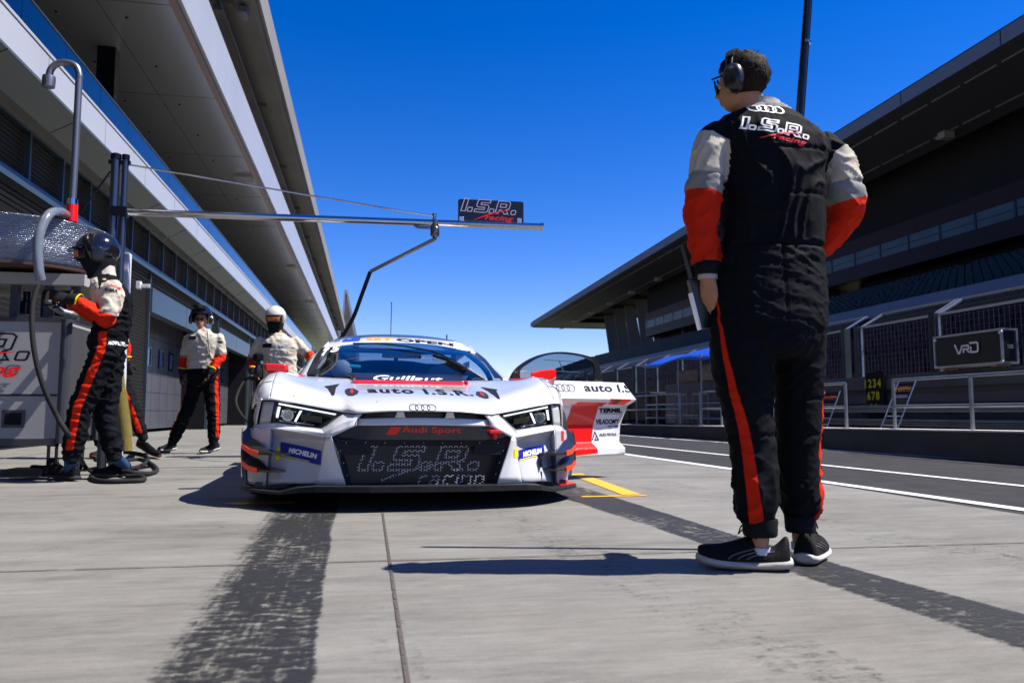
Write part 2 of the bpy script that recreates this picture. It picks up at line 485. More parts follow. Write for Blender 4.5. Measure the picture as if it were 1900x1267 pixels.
def track(name, rows, m, z=.0025):
    "rows: (xl, xr, y)"
    q = MB(); R = []
    for i in range(len(rows) - 1):
        for k in range(6): t = k / 6; R.append([lerp(rows[i][j], rows[i + 1][j], t) for j in range(3)])
    R.append(list(rows[-1])); q.grid([[(r[0], r[2], z), (r[1], r[2], z)] for r in R]); o = q.build(name, m)
    me = o.data; uvl = me.uv_layers.new(); n = len(R) - 1
    for p in me.polygons:
        for li in p.loop_indices:
            vi = me.loops[li].vertex_index; uvl.data[li].uv = (vi % 2, (vi // 2) / n)
    return tag(o, kind='structure')
M_r1 = rubber_mat('tyre rubber heavy', 1.21, .011, .45, .97)
M_r2 = rubber_mat('tyre rubber', 1.21, .013, .2, .93)
M_r3 = rubber_mat('tyre rubber faint', 1.42, .05, .5, .5)
M_r4 = rubber_mat('tyre rubber fainter', 1.44, .05, .5, .5)
track('tyre_mark', [(-.62, -.045, .2), (-.60, -.062, 1.0), (-.56, -.077, 1.7), (-.60, -.11, 3.0), (-.70, -.14, 4.8), (-.72, -.15, 7.5)], M_r1)
track('tyre_mark', [(1.42, 1.80, .2), (1.47, 1.83, 1.6), (1.42, 1.72, 2.5), (1.34, 1.66, 3.4), (1.22, 1.62, 4.9), (1.15, 1.58, 7.5)], M_r2)
track('tyre_mark', [(.62, 1.15, .6), (.60, 1.10, 2.0), (.55, .95, 3.4), (.42, .80, 5.2)], M_r3, .0015)
track('tyre_mark', [(1.9, 2.7, .6), (1.85, 2.55, 2.4), (1.8, 2.3, 4.4), (1.7, 2.1, 6.5), (1.6, 2.0, 9)], M_r4, .0015)
track('tyre_mark', [(-1.9, -1.2, 1.4), (-1.5, -1.1, 3.4), (-1.2, -.9, 6.5)], M_r4, .0015)
track('tyre_mark', [(2.2, 2.9, 2.0), (2.0, 2.5, 5.0), (1.95, 2.35, 9.0), (1.8, 2.2, 14)], M_r4, .0018)
track('tyre_mark', [(-.1, .1, .9), (-.06, .16, 1.7), (-.1, .08, 2.6)], M_r4, .0032)
M_seam = worn_paint('joint dirt', (.085, .07, .055), .47)
strip('slab_joint', (.090, .3, 0), (.14, 30, 0), .011, M_seam, .0035)
for x in (-4.3, ): strip('slab_joint', (x, -2, 0), (x, 60, 0), .02, M_seam, .0035)
for y in (3.0, 8.0, 13, 18, 23, 28, 38): strip('slab_joint', (-5.3, y + .17, 0), (3.5, y - .12, 0), .011 if y < 5 else .02, M_seam, .0037)

# ------------------------------------------------------------------ pit building on the left
M_white = mat('white cladding', (.36, .37, .39), .3, 0, var=.05, vscale=.6)
M_soffg = mat('green glass soffit', (.07, .095, .098), .4, 0, var=.08, vscale=.3)
M_seamd = mat('dark joint', (.02, .02, .022), .6)
M_louv = mat('louvre blade', (.026, .027, .029), .6, .1, var=.1, vscale=1)
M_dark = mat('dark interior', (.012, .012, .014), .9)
M_steelblue = mat('blue grey steel', (.05, .075, .10), .35, .3, var=.12, vscale=.5)
M_door = mat('garage door grey', (.06, .062, .078), .4, 0, var=.12, vscale=1.2)
M_doorfr = mat('pale door frame', (.42, .44, .48), .4)
M_window = glassmat('door glass', (.3, .45, .6), .25, .02, 1.7)
M_blueglass = mat('blue balcony glass', (.03, .12, .32), .05, 0, spec=.8)
M_soffit = mat('bronze metal soffit', (.33, .328, .32), .2, .3, var=.12, vscale=.25, stretch=(1, .3, 1))
M_canopy = mat('canopy concrete', (.17, .16, .145), .75, var=.16, vscale=.5, bump=.15, bscale=6)
M_canedge = mat('canopy edge concrete', (.20, .19, .18), .7, var=.15, vscale=.4, stretch=(1, .2, 1))
M_gcol = mat('column dark steel', (.012, .015, .022), .25, .6)
pb = thing('pit_building', 'long white pit building with stacked balconies on the left side of the lane', 'building', (-5.3, 12, 0))
PB = Vector((-5.3, 12, 0))
def bp(name, mb, m, par=pb, **k):
    o = mb.build(name, m, par, **k)
    if par is pb: o.matrix_parent_inverse = Matrix.Translation(-PB)
    return o
YA, YB = -8.0, 112.0
# core walls
q = MB(); q.box(-16, -6.9, YA, YB, 0, 5.6); q.box(-16, -10.5, YA, YB, 5.6, 13.2); bp('wall', q, mat('core wall', (.18, .18, .18), .8, var=.1))
# first storey structure: back of louvres
bays = []
y = 20.2
while y < 105: bays.append((y, y + 7.4)); y += 8.9
near = [(2.0, 9.2)]
for b0, b1 in near + bays:
    pass
piers = []; prev = YA
for b0, b1 in near + bays: piers.append((prev, b0)); prev = b1
piers.append((prev, YB))
for p0, p1 in piers:
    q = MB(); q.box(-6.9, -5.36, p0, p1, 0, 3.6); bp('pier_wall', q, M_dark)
    q = MB(); z = .12
    while z < 3.95:
        q.bar((-5.31, p0 + .02, z), (-5.31, p1 - .02, z), .012, .055, up=(.5, 0, 1)); z += .085
    if p1 - p0 < 3: 
        pass
    bp('louvre_panel', q, M_louv)
    q = MB(); q.box(-5.34, -5.26, p0, p0 + .05, 0, 3.95); q.box(-5.34, -5.26, p1 - .05, p1, 0, 3.95); bp('louvre_frame', q, M_steelblue)
# band over the bays: header panels, louvre strip, beam, clerestory
for b0, b1 in near + bays:
    n = 2; 
    for k in range(n):
        a = lerp(b0, b1, k / n) + .015; c = lerp(b0, b1, (k + 1) / n) - .015
        q = MB(); q.box(-5.5, -5.22, a, c, 3.02, 3.62); bp('header_panel', q, M_steelblue, bevel=.01)
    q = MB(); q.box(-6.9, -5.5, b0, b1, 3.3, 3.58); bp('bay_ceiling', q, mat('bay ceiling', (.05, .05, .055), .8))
    q = MB(); 
    z = 3.68
    while z < 3.95: q.bar((-5.31, b0, z), (-5.31, b1, z), .012, .055, up=(.5, 0, 1)); z += .085
    bp('louvre_strip', q, M_louv)
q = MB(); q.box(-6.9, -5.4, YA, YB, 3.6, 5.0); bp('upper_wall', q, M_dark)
q = MB(); q.box(-5.42, -5.18, YA, YB, 3.97, 4.12); q.box(-5.42, -5.24, YA, YB, 4.92, 5.0); bp('beam', q, M_steelblue)
q = MB(); z = 4.18
while z < 4.9: q.bar((-5.33, YA, z), (-5.33, YB, z), .012, .05, up=(.5, 0, 1)); z += .075
bp('clerestory_louvre', q, M_louv)
q = MB(); q.box(-5.41, -5.395, YA, YB, 4.5, 4.92); bp('clerestory_glass', q, mat('dark glass', (.004, .005, .006), .5))
y = YA + .7
while y < YB: q = MB(); q.box(-5.29, -5.22, y, y + .06, 4.12, 4.92); bp('mullion', q, M_steelblue); y += 1.35
# garage doors
for bi, (b0, b1) in enumerate(near + bays):
    if bi > 7: 
        q = MB(); q.box(-6.25, -6.2, b0, b1, .06, 3.3); bp('garage_door', q, M_door); continue
    q = MB(); X = -6.1
    g = bp('garage_door', MB().box(X - .05, X, b0 + .05, b1 - .05, .1, 3.35), M_door)
    zs = [.1, .62, 1.14, 1.66, 2.18, 2.7]
    for z in zs[1:]: q.box(X, X + .004, b0 + .05, b1 - .05, z - .006, z + .006)
    for k in range(1, 8): y = lerp(b0, b1, k / 8); q.box(X + .0, X + .003, y - .005, y + .005, .1, 3.3)
    q.build('panel_joint', M_seamd, g)
    # pass door
    d0 = b0 + 1.55; d1 = d0 + 1.05
    q = MB()
    for (a, c, e, f) in ((d0 - .045, d0, .12, 2.3), (d1, d1 + .045, .12, 2.3), (d0, d1, .12, .17), (d0, d1, 2.26, 2.3)): q.box(X + .004, X + .03, a, c, e, f)
    q.build('door_frame', M_doorfr, g)
    q = MB(); q.box(X + .004, X + .05, d1 - .14, d1 - .08, 1.0, 1.12); q.build('handle', M_gcol, g)
    for k, yy in enumerate((b0 + .55, d1 + .3, d1 + 1.75, d1 + 2.9)):
        q = MB(); wd, z0, z1 = .52, 1.86, 2.42
        for (a, c, e, f) in ((yy, yy + wd, z0, z0 + .05), (yy, yy + wd, z1 - .05, z1), (yy, yy + .05, z0 + .05, z1 - .05), (yy + wd - .05, yy + wd, z0 + .05, z1 - .05)): q.box(X + .004, X + .035, a, c, e, f)
        wf = q.build('window', M_gcol, g)
        q = MB(); q.box(X + .006, X + .012, yy + .05, yy + wd - .05, z0 + .05, z1 - .05)
        q.build('pane', mat('reflective pane', (.10, .22, .42), .06, .3), g)
# first floor slab: soffit, fascia, coping
q = MB(); q.add([(-5.5, YA, 5.02), (-5.5, YB, 5.02), (-4.93, YB, 4.90), (-4.93, YA, 4.90)], [(0, 1, 2, 3)]); q.add([(-5.5, YA, 5.3), (-5.5, YB, 5.3), (-4.93, YB, 5.3), (-4.93, YA, 5.3)], [(0, 1, 2, 3)])
bp('soffit', q, M_soffit)
q = MB(); q.prism([(-4.90, YA, 4.87), (-4.50, YA, 5.095), (-4.50, YA, 5.12), (-4.92, YA, 5.12)], (0, YB - YA, 0)); bp('glass_skirt', q, M_soffg)
q = MB(); y = YA + 1.2
while y < YB:
    q.prism([(-4.903, y, 4.865), (-4.497, y, 5.09), (-4.497, y, 5.10), (-4.903, y, 4.875)], (0, .015, 0)); y += 2.45
bp('skirt_joint', q, M_seamd)
y = YA; q = MB(); 
while y < YB:
    q.box(-4.62, -4.5, y + .008, min(y + 2.44, YB), 5.13, 5.56); y += 2.45
bp('fascia_panel', q, M_white)
q = MB(); q.box(-4.9, -4.51, YA, YB, 5.1, 5.575); bp('fascia_core', q, M_seamd)
q = MB(); q.box(-4.85, -4.49, YA, YB, 5.585, 5.63); bp('coping', q, M_white)
q = MB(); q.box(-10.5, -4.85, YA, YB, 5.3, 5.6); bp('terrace_slab', q, M_canopy)
def balustrade(X, z0, z1, par, step=1.6):
    g = MB(); y = YA
    while y < YB: g.box(X - .012, X, y + .006, min(y + step, YB) - .006, z0, z1); y += step
    bp('balcony_glass', g, M_bglass)
    g = MB(); g.box(X - .03, X + .018, YA, YB, z1, z1 + .018); bp('handrail', g, M_steelblue)
M_bglass = glassmat('balcony glass', (.20, .34, .52), .36, .01, 1.6)
balustrade(-4.72, 5.63, 6.30, pb)
q = MB(); q.box(-5.9, -5.82, YA, YB, 5.6, 6.05); bp('terrace_kerb', q, mat('blue plinth', (.04, .12, .30), .4))
# second floor
q = MB(); q.box(-10.5, -4.12, YA, YB, 9.0, 9.2); bp('soffit', q, M_soffit)
q = MB(); q.box(-10.5, -4.3, YA, YB, 9.2, 10.3); bp('slab', q, M_canopy)
q = MB()
for x in (-5.6, -7.4, -9.0): q.box(x - .006, x + .006, YA, YB, 8.996, 9.001)
y = YA
while y < YB: q.box(-10.5, -4.15, y, y + .012, 8.995, 9.001); y += 4.9
bp('soffit_joint', q, M_seamd)
q = MB(); q.box(-4.12, -3.98, YA, YB, 8.93, 9.02); bp('drip_edge', q, mat('copper edge', (.26, .17, .14), .35, .4))
y = YA; q = MB()
while y < YB: q.box(-4.1, -3.9, y + .008, min(y + 4.9, YB), 9.03, 10.42); y += 4.9
bp('fascia_panel', q, M_white)
balustrade(-3.98, 10.42, 11.35, pb, 2.4)
# canopy roof
q = MB(); q.prism([(-3.42, YA, 12.15), (-3.3, YA, 12.2), (-3.3, YA, 13.25), (-12, YA, 13.6), (-12, YA, 12.15)], (0, YB - YA, 0)); bp('canopy', q, M_canopy)
q = MB(); q.box(-3.298, -3.20, YA, YB, 12.3, 13.2); bp('canopy_edge', q, M_canedge)
y = YA
while y < YB: q = MB(); q.box(-9.5, -3.9, y, y + .25, 12.02, 12.15); bp('canopy_rib', q, M_canopy); y += 7.5
q = MB(); q.box(-5.1, -5.0, YA, YB, 12.06, 12.15); bp('canopy_rib', q, M_canopy)
# columns on the terraces
for i, yy in enumerate([aX(200, 140, -6.0).y + 9.8 * k for k in (-1, 0)]):
    q = MB(); q.box(-6.25, -5.95, yy, yy + .16, 5.6, 9.0); q.box(-5.94, -5.86, yy + .02, yy + .3, 5.6, 9.0); bp('column', q, [M_gcol])
    q = MB(); q.box(-6.0, -5.7, yy, yy + .2, 10.3, 12.15); bp('column', q, M_gcol)
# ceiling speakers, spots and lights on the soffits
def fixture_round(x, y, z, r, h, name, m): 
    q = MB(); q.lathe([(r, 0), (r * .95, -h * .5), (r * .6, -h), (.001, -h)], (x, y, z), seg=18); bp(name, q, m, smooth=True)
for k in range(10):
    fixture_round(-7.3, 12.0 + k * 7.6, 9.0, .16, .18, 'ceiling_speaker', M_gcol)
for k in range(26):
    for x in (-5.2, -6.6): fixture_round(x, 10.0 + k * 2.4, 8.995, .035, .02, 'spot_light', M_gcol)
for px, py in ((455, 330), (540, 495), (575, 560)):
    p = aX(px, py, -4.7); p = aX(px, py, -4.7 ) if True else p
    # sits under the soffit
    t = (8.95 - CAM_H) / _ray(px, py).z; x_, y_ = _ray(px, py).x * t, _ray(px, py).y * t
    q = MB()
    for dy in (-.25, 0, .25): q.box(x_ - .35, x_ + .25, y_ + dy, y_ + dy + .1, 8.86, 8.93)
    q.box(x_ - .3, x_ - .26, y_ - .3, y_ + .4, 8.93, 9.0); q.box(x_ + .15, x_ + .2, y_ - .3, y_ + .4, 8.93, 9.0)
    bp('floodlight', q, mat('lamp housing', (.5, .5, .5), .3, .6))
for px, py in ((452, 18), (535, 362)):
    t = (12.05 - CAM_H) / _ray(px, py).z; x_, y_ = _ray(px, py).x * t, _ray(px, py).y * t
    q = MB(); q.box(x_ - .12, x_ + .12, y_ - .25, y_ + .25, 11.85, 12.02); q.bar((x_, y_, 12.0), (x_, y_, 12.16), .04, .04); bp('floodlight', q, mat('lamp housing dark', (.1, .1, .1), .4))
# steel rack on the top balcony
q = MB()
for k in range(7):
    y0 = 46 + k * 3.0; q.box(-4.35, -4.25, y0, y0 + .12, 10.4, 12.1)
for z in (11.0, 11.5, 11.95): q.box(-4.4, -4.3, 46, 64, z, z + .08)
bp('steel_rack', q, M_gcol)
# small camera under the balcony, over the garage
cz = aX(262, 530, -5.1)
cctv = thing('security_camera', 'small white security camera on the wall behind the fuelling mechanic', 'camera', cz)
q = MB(); q.box(-.10, .0, -.07, .07, -.08, .09); q.build('housing', mat('white plastic', (.7, .7, .7), .4), cctv, bevel=.01)
q = MB(); q.box(.0, .2, -.05, .05, -.05, .03); q.build('camera_body', mat('white plastic', (.7, .7, .7), .4), cctv, bevel=.01)
q = MB(); q.box(.2, .21, -.04, .04, -.04, .02); q.build('lens', M_gcol, cctv)
# stair tower at the end
st = thing('stair_tower', 'pale concrete stair tower with a slanted white edge beyond the pit building', 'tower', (-3.5, 118, 0))
def stb(name, pts, dep, m):
    P = [aY(x, y, 118) for x, y in pts]; q = MB(); q.prism([p - Vector((-3.5, 118, 0)) for p in P], (0, dep, 0)); q.build(name, m, st)
stb('wall', [(643, 545), (660, 640), (662, 772), (636, 772), (637, 600)], 6, M_canopy)
stb('edge_fin', [(641, 538), (645, 538), (666, 640), (668, 772), (662, 772), (660, 640)], 6.3, M_white)
stb('edge_fin', [(638.5, 538), (641.5, 538), (636, 640), (636, 772), (631, 772), (631, 640)], 6.3, M_white)
stb('wall_panel', [(635, 585), (636, 772), (600, 772), (614, 610)], 5, M_white)
# ------------------------------------------------------------------ right side: pit wall, barrier, fence, grandstand
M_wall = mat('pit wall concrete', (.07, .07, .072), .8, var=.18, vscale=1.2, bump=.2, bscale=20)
M_wallsunlit = mat('sunlit pit wall top', (.62, .60, .56), .8, var=.15, vscale=1.5)  # made much paler than the wall: sunlit top edge put into the colour
M_galv = mat('galvanised steel', (.24, .26, .28), .4, .6, var=.15, vscale=4)
M_bar = mat('barrier concrete', (.085, .09, .098), .8, var=.12, vscale=1)
M_beam = mat('fence beam', (.05, .065, .07), .55, .2, var=.1)
M_black = mat('matt black', (.012, .012, .013), .6)
M_roof = mat('grandstand roof', (.14, .155, .18), .6, .1, var=.06, vscale=.3)
M_roofs = mat('grandstand soffit', (.14, .14, .145), .7, 0, var=.1, vscale=.2, stretch=(1, .1, 1))
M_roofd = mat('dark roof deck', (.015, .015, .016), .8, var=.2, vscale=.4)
pw = thing('pit_wall', 'low concrete kerb wall between the pit lane and the platform', 'wall', (7.05, 12, 0))
def par(o, e):
    o.matrix_parent_inverse = Matrix.Translation(-Vector(e.location)); return o
def slopez(y): return .335 - .009 * (max(0, y - 7.3)) if y < 25 else .18
q = MB(); ys = [-10, 7.3, 25, 60, 120]
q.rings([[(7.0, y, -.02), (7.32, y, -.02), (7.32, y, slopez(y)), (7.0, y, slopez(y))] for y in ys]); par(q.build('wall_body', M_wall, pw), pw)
q = MB(); q.rings([[(6.985, y, slopez(y)), (7.34, y, slopez(y)), (7.34, y, slopez(y) + .02), (6.985, y, slopez(y) + .02)] for y in ys]); par(q.build('wall_cap', M_wallsunlit, pw), pw)
q = MB(); q.box(7.32, 10.2, -10, 120, -.02, .16); tag(q.build('pit_wall_platform', mat('platform paving', (.05, .05, .05), .85, var=.2)), kind='structure')
# railings
def railing(y0, y1, npost, label):
    t = thing('railing', label, 'railing', (7.16, y0, slopez(y0)), group='steel railings on the pit wall')
    zt, zm = 1.0, .64
    for k in range(npost):
        y = lerp(y0, y1, k / (npost - 1)); q = MB(); q.tube([(0, y - y0, .02), (0, y - y0, zt - slopez(y0))], .024, 10); q.build('post', M_galv, t, smooth=True)
        q = MB(); q.box(-.05, .05, y - y0 - .05, y - y0 + .05, .018, .03); q.build('foot_plate', M_galv, t)
    for z in (zt, zm):
        q = MB(); q.tube([(0, 0, z - slopez(y0)), (0, y1 - y0, z - slopez(y0))], .022, 10); q.build('rail', M_galv, t, smooth=True)
railing(10.05 - .45, 4.0, 5, 'long two-rail steel railing on the pit wall nearest the camera')
railing(10.70, 13.6, 3, 'short railing on the pit wall in front of the orange lettered rack')
railing(13.9, 15.95, 3, 'railing on the pit wall in front of the blue canopy')
railing(17.05, 21.5, 4, 'railing on the pit wall just right of the open car door')
railing(22.3, 30, 5, 'far railing on the pit wall behind the open car door')
# stepped barrier
bar = thing('barrier_wall', 'stepped grey barrier wall below the debris fence', 'wall', (9.5, 12, 0))
q = MB(); q.box(9.35, 10.2, -8, 110, .16, 1.24); par(q.build('barrier_body', M_bar, bar), bar)
q = MB(); q.box(9.27, 9.352, -8, 110, .98, 1.16); par(q.build('ledge', M_bar, bar), bar)
q = MB(); q.box(9.30, 9.352, -8, 110, .72, .88); par(q.build('ledge', M_bar, bar), bar)
# guard rails
for z, lab in ((.62, 'upper corrugated steel guard rail along the barrier wall'), (.38, 'lower corrugated steel guard rail along the barrier wall')):
    g = thing('guard_rail', lab, 'guard rail', (9.15, 6, z), group='corrugated guard rails')
    q = MB(); prof = [(0, -.075), (-.045, -.055), (-.045, -.03), (0, -.01), (0, .01), (-.045, .03), (-.045, .055), (0, .075)]
    q.rings([[(x, y, zz) for x, zz in prof] + [(x + .006, y, zz) for x, zz in prof[::-1]] for y in (-8, 80)]); q.build('rail', M_galv, g)
    for k in range(18): q = MB(); q.box(.01, .09, k * 2.2 - 6, k * 2.2 - 5.9, -.1, .08); q.build('bracket', M_beam, g)
# debris fence: one panel and its beams per thing
M_wire = mat('fence wire', (.05, .055, .06), .5, .3)
def fence_panel(y0, y1, proto=[None]):
    if proto[0] is None:
        t = thing('debris_fence_panel', None, 'fence')
        W = 1.0
        for nm, yy in (('post', 0.0), ('post', 1.0)):
            pass
        q = MB()
        for k in range(0, 21):
            y = k * .1 * 1; q.box(-.003, .003, y - .003, y + .003, 0, .96)
        for k in range(0, 10): q.box(-.0028, .0032, 0, 2.0, k * .1, k * .1 + .006)
        q.build('mesh', M_wire, t)
        q = MB()
        for k in range(0, 18): 
            q.bar((0, k * .115, .96), (.5, k * .115, 1.26), .0035, .0035)
        for k in range(0, 5): q.bar((k * .12, 0, .96 + k * .072), (k * .12, 2.0, .96 + k * .072), .0035, .0035)
        q.build('overhang_mesh', M_wire, t)
        q = MB(); q.box(-.02, .02, 0, 2.0, .95, .99); q.box(.49, .53, 0, 2.0, 1.24, 1.28); q.bar((0, .02, .97), (.51, .02, 1.26), .035, .035); q.bar((0, 1.98, .97), (.51, 1.98, 1.26), .035, .035); q.box(-.02, .02, 0, .04, 0, .95); q.box(-.02, .02, 1.96, 2.0, 0, .95); q.build('frame', mat('fence frame', (.4, .42, .44), .4, .6), t)
        for yy in (-.07, 2.0):
            q = MB(); q.box(-.08, .07, yy, yy + .015, -.12, 1.0); q.box(-.08, -.065, yy - .03, yy + .10, -.12, 1.0); q.build('beam_post', M_beam, t)
        proto[0] = t; return t
    return copy_tree(proto[0])
ys = []
y = aX(1732, 600, 9.5).y
start = y
fl = []
yy = start - 2.1 * 4
k = 0
while yy < 40:
    t = fence_panel(0, 0); t.location = (9.5, yy, 1.24); fl.append(t)
    yy += 2.1
    if abs(yy - (start + 2.1)) < .2: yy += .40
for i, t in enumerate(fl):
    t['group'] = 'debris fence panels'
    t['label'] = 'wire mesh debris fence panel with overhanging top, one of the row on the barrier wall'
    t['category'] = 'fence'
# flight case
CX, CY = 9.12, 9.80
fc = thing('flight_case', 'black flight case with aluminium edges lettered VRD on the barrier wall', 'case', (CX, CY, 1.25))
q = MB(); q.box(.02, .26, .02, 1.38, .04, .52); q.build('case_body', mat('case laminate', (.008, .008, .009), .35), fc)
M_alu = mat('aluminium', (.55, .56, .58), .3, .8)
q = MB()
for y in (0, 1.37):
    for x in (0, .25): q.box(x, x + .03, y, y + .03, .02, .54)
for z in (.02, .51):
    for x in (0, .25): q.box(x, x + .03, .03, 1.37, z, z + .03)
    for y in (0, 1.37): q.box(.03, .25, y, y + .03, z, z + .03)
q.box(.03, .25, .03, .05, .02, .038); q.build('edge_trim', M_alu, fc)
for y in (.003, 1.34):
    for z in (.04, .48):
        q = MB(); q.ball((.01, y + .02, z), .035, 10, 6); q.build('corner', M_alu, fc, smooth=True)
for x in (.09,): q = MB(); q.box(x, x + .09, -.012, 0, .24, .30); q.build('latch', M_alu, fc)
for y in (.15, 1.2): q = MB(); q.box(.02, .26, y, y + .1, -.01, .04); q.build('skid', mat('pale wood', (.4, .3, .18), .6), fc)
def outl(paths, sw): return join2(*[stroke2(p, sw, c) for p, c in paths])
vrd = outl([([(0, 1), (.45, 0), (.62, 0), (1.0, .86)], False), ([(.95, .78), (1.75, .78), (1.82, .7), (1.82, .45), (1.75, .4), (1.15, .4), (1.15, 0)], False), ([(1.5, .4), (1.9, 0)], False), ([(1.95, 1.0), (2.85, 1.0), (3.0, .88), (3.0, .12), (2.85, 0), (2.1, 0), (2.1, .62)], False)], .2)
vf = fit(vrd, w=.50, h=.17)
plane_obj('lettering', vf, mat('letter white', (.7, .7, .72), .5), (-.004, .69, .30), (0, -1, 0), (0, 0, 1), fc)
# orange-lettered ladder rack, number cloth, second rack
def rack(x, y, z, hgt, wid, lean, label, txt, tcol, second=None):
    t = thing('pit_board_rack', label, 'rack', (x, y, z))
    M = mat('rack tube', (.6, .62, .64), .35, .5)
    for s in (0, wid):
        q = MB(); q.tube([(0, s, 0), (lean, s - .12, hgt)], .011, 8); q.build('side_rail', M, t, smooth=True)
    for k in range(6):
        f = k / 6 + .02; q = MB(); q.tube([(lean * f, -.12 * f, hgt * f), (lean * f, wid - .12 * f, hgt * f)], .009, 8); q.build('rung', M, t, smooth=True)
    q = MB(); a = .66; q.hexa([(lean * a - .01, -.12 * a + .01, hgt * a), (lean * a - .0, -.12 * a + .01, hgt * a), (lean * a, wid - .12 * a - .01, hgt * a), (lean * a - .01, wid - .12 * a - .01, hgt * a), (lean - .01, -.11, hgt * .95), (lean, -.11, hgt * .95), (lean, wid - .13, hgt * .95), (lean - .01, wid - .13, hgt * .95)])
    q.build('board', M_black, t)
    vf = fit(text_polys(txt, 1, .02, .25), w=wid * .85, h=hgt * .13)
    plane_obj('lettering', vf, tcol, (lean * .85 - .02, wid / 2 - .1, hgt * .83), (0, -1, 0), (0, 0, 1), t)
    if second:
        vf = fit(text_polys(second, 1, .01, 0), w=wid * .8, h=hgt * .05)
        plane_obj('lettering', vf, mat('letter white', (.7, .7, .72), .5), (lean * .72 - .02, wid / 2 - .09, hgt * .71), (0, -1, 0), (0, 0, 1), t)
    return t
M_orange = mat('orange red paint', (.85, .10, .02), .5)
p = aX(1545, 785, 8.9)
rack(8.6, 13.55, .17, .80, .50, .28, 'pit board rack with orange HUGO lettering leaning on the barrier', 'HUGO', M_orange)
rack(8.45, 11.35, .17, .92, .42, .35, 'tall pit board rack with orange and yellow letters, right of the number cloth', 'LARSON', mat('amber paint', (.75, .30, .03), .5), 'MOTORSPORT')
def cloth_board(x, y, z, w_, h_, rows, label):
    t = thing('number_cloth', label, 'number holder', (x, y, z))
    q = MB(); G = []
    for i in range(13):
        r = []
        for j in range(9):
            u = j / 8; v = i / 12; r.append((.02 * math.sin(u * 9 + v * 2) * v, -u * w_ , -v * h_ - .015 * math.sin(u * 6)))
        G.append(r)
    q.grid(G); c = q.build('cloth', mat('black cloth', (.012, .012, .012), .8, bump=.3), t, smooth=True, solid=.012)
    M = mat('yellow digit', (.42, .40, .02), .6)
    for i, s in enumerate(rows):
        vf = fit(text_polys(s, 1, .03, 0, 1.25), w=w_ * .9 * len(s) / 4, h=h_ * .19)
        plane_obj('number', vf, M, (-.045, -w_ / 2, -h_ * (.26 + .27 * i)), (0, -1, 0), (0, 0, 1), t)
    return t
pn = aX(1621, 682, 9.2); pn2 = aX(1600, 682, 9.2)
cloth_board(9.2, 13.1, 1.31, .52, .84, ['1234', '678', '90'], 'black number cloth with rows of yellow digits 1234 and 678 hanging on the barrier')
cloth_board(9.2, 24.5, 1.15, 1.2, .85, ['1234', '678'], 'far black number cloth with yellow digits behind the second railing')
# pit perch with blue tent roof
tent = thing('pit_canopy', 'pit wall perch with blue awning roof and open steel frame', 'canopy', (8.3, 15.6, .17))
M_tarp = mat('blue tarpaulin', (.008, .06, .42), .4)
q = MB(); G = []
for i in range(13):
    v = i / 12; yy = v * 5.0; r = []
    for j in range(9):
        u = j / 8; r.append((-.75 + 1.75 * u, yy, 1.58 + .44 * math.sin(math.pi * min(1, u * .6 + .06)) - .05 * math.sin(math.pi * v * 3) * (1 - u)))
    G.append(r)
q.grid(G); q.build('awning', M_tarp, tent, smooth=True, solid=.03)
q = MB(); q.tube(smooth_path([(-.76, 0, 1.68), (-.3, 0, 1.98), (.3, 0, 2.0), (1.0, 0, 1.8)], 6), .02, 8); q.build('hoop', M_galv, tent, smooth=True)
for xx, y2 in ((-.7, .0), (-.7, 1.25), (-.7, 2.6), (-.7, 4.9), (.5, 0), (.5, 2.6), (.5, 4.9)):
    q = MB(); q.tube([(xx, y2, 0), (xx, y2, 1.75)], .022, 8); q.build('leg', M_galv, tent, smooth=True)
for z in (.25, .6):
    q = MB(); q.tube([(-.7, 0, z), (-.7, 4.9, z)], .02, 8); q.build('cross_bar', M_galv, tent, smooth=True)
q = MB(); q.box(-.2, .55, .3, 4.7, .1, 1.15); q.build('cabinet', mat('dark blue panel', (.006, .012, .05), .4), tent)
q = MB(); q.box(-.3, .9, .9, 2.2, 1.15, 1.55); q.box(-.1, .9, 2.8, 4.2, 1.15, 1.5); q.build('monitor_box', mat('pale sacking', (.22, .19, .20), .8, var=.3, vscale=8), tent, bevel=.03)
tri = join2(stroke2([(0, -.5), (0, .6)], .12), stroke2([(-.35, .25), (-.28, -.15), (0, -.35), (.28, -.15), (.35, .25)], .09))
plane_obj('emblem', fit(tri, h=.22), mat('letter white', (.7, .7, .72), .5), (-.205, .9, .9), (0, -1, 0), (0, 0, 1), tent)
for k, (yy, ln) in enumerate(((17.1, .9), (18.3, .8))):
    rr = thing('steel_bench', ['open steel bench frame nearer on the platform by the blue canopy', 'open steel bench frame farther on the platform by the blue canopy'][k], 'bench', (7.75, yy, .17), group='steel bench frames by the blue canopy')
    q = MB(); q.box(-.15, .15, 0, ln, .30, .34); q.build('seat', M_galv, rr)
    for a in (0, ln - .04):
        for c in (-.14, .11): q = MB(); q.box(c, c + .03, a, a + .03, 0, .30); q.build('leg', M_galv, rr)
    for a in (0, ln - .04): q = MB(); q.box(.12, .15, a, a + .03, .34, .85); q.build('back_post', M_galv, rr)
    q = MB(); q.box(.12, .15, 0, ln, .82, .86); q.build('back_rail', M_galv, rr)
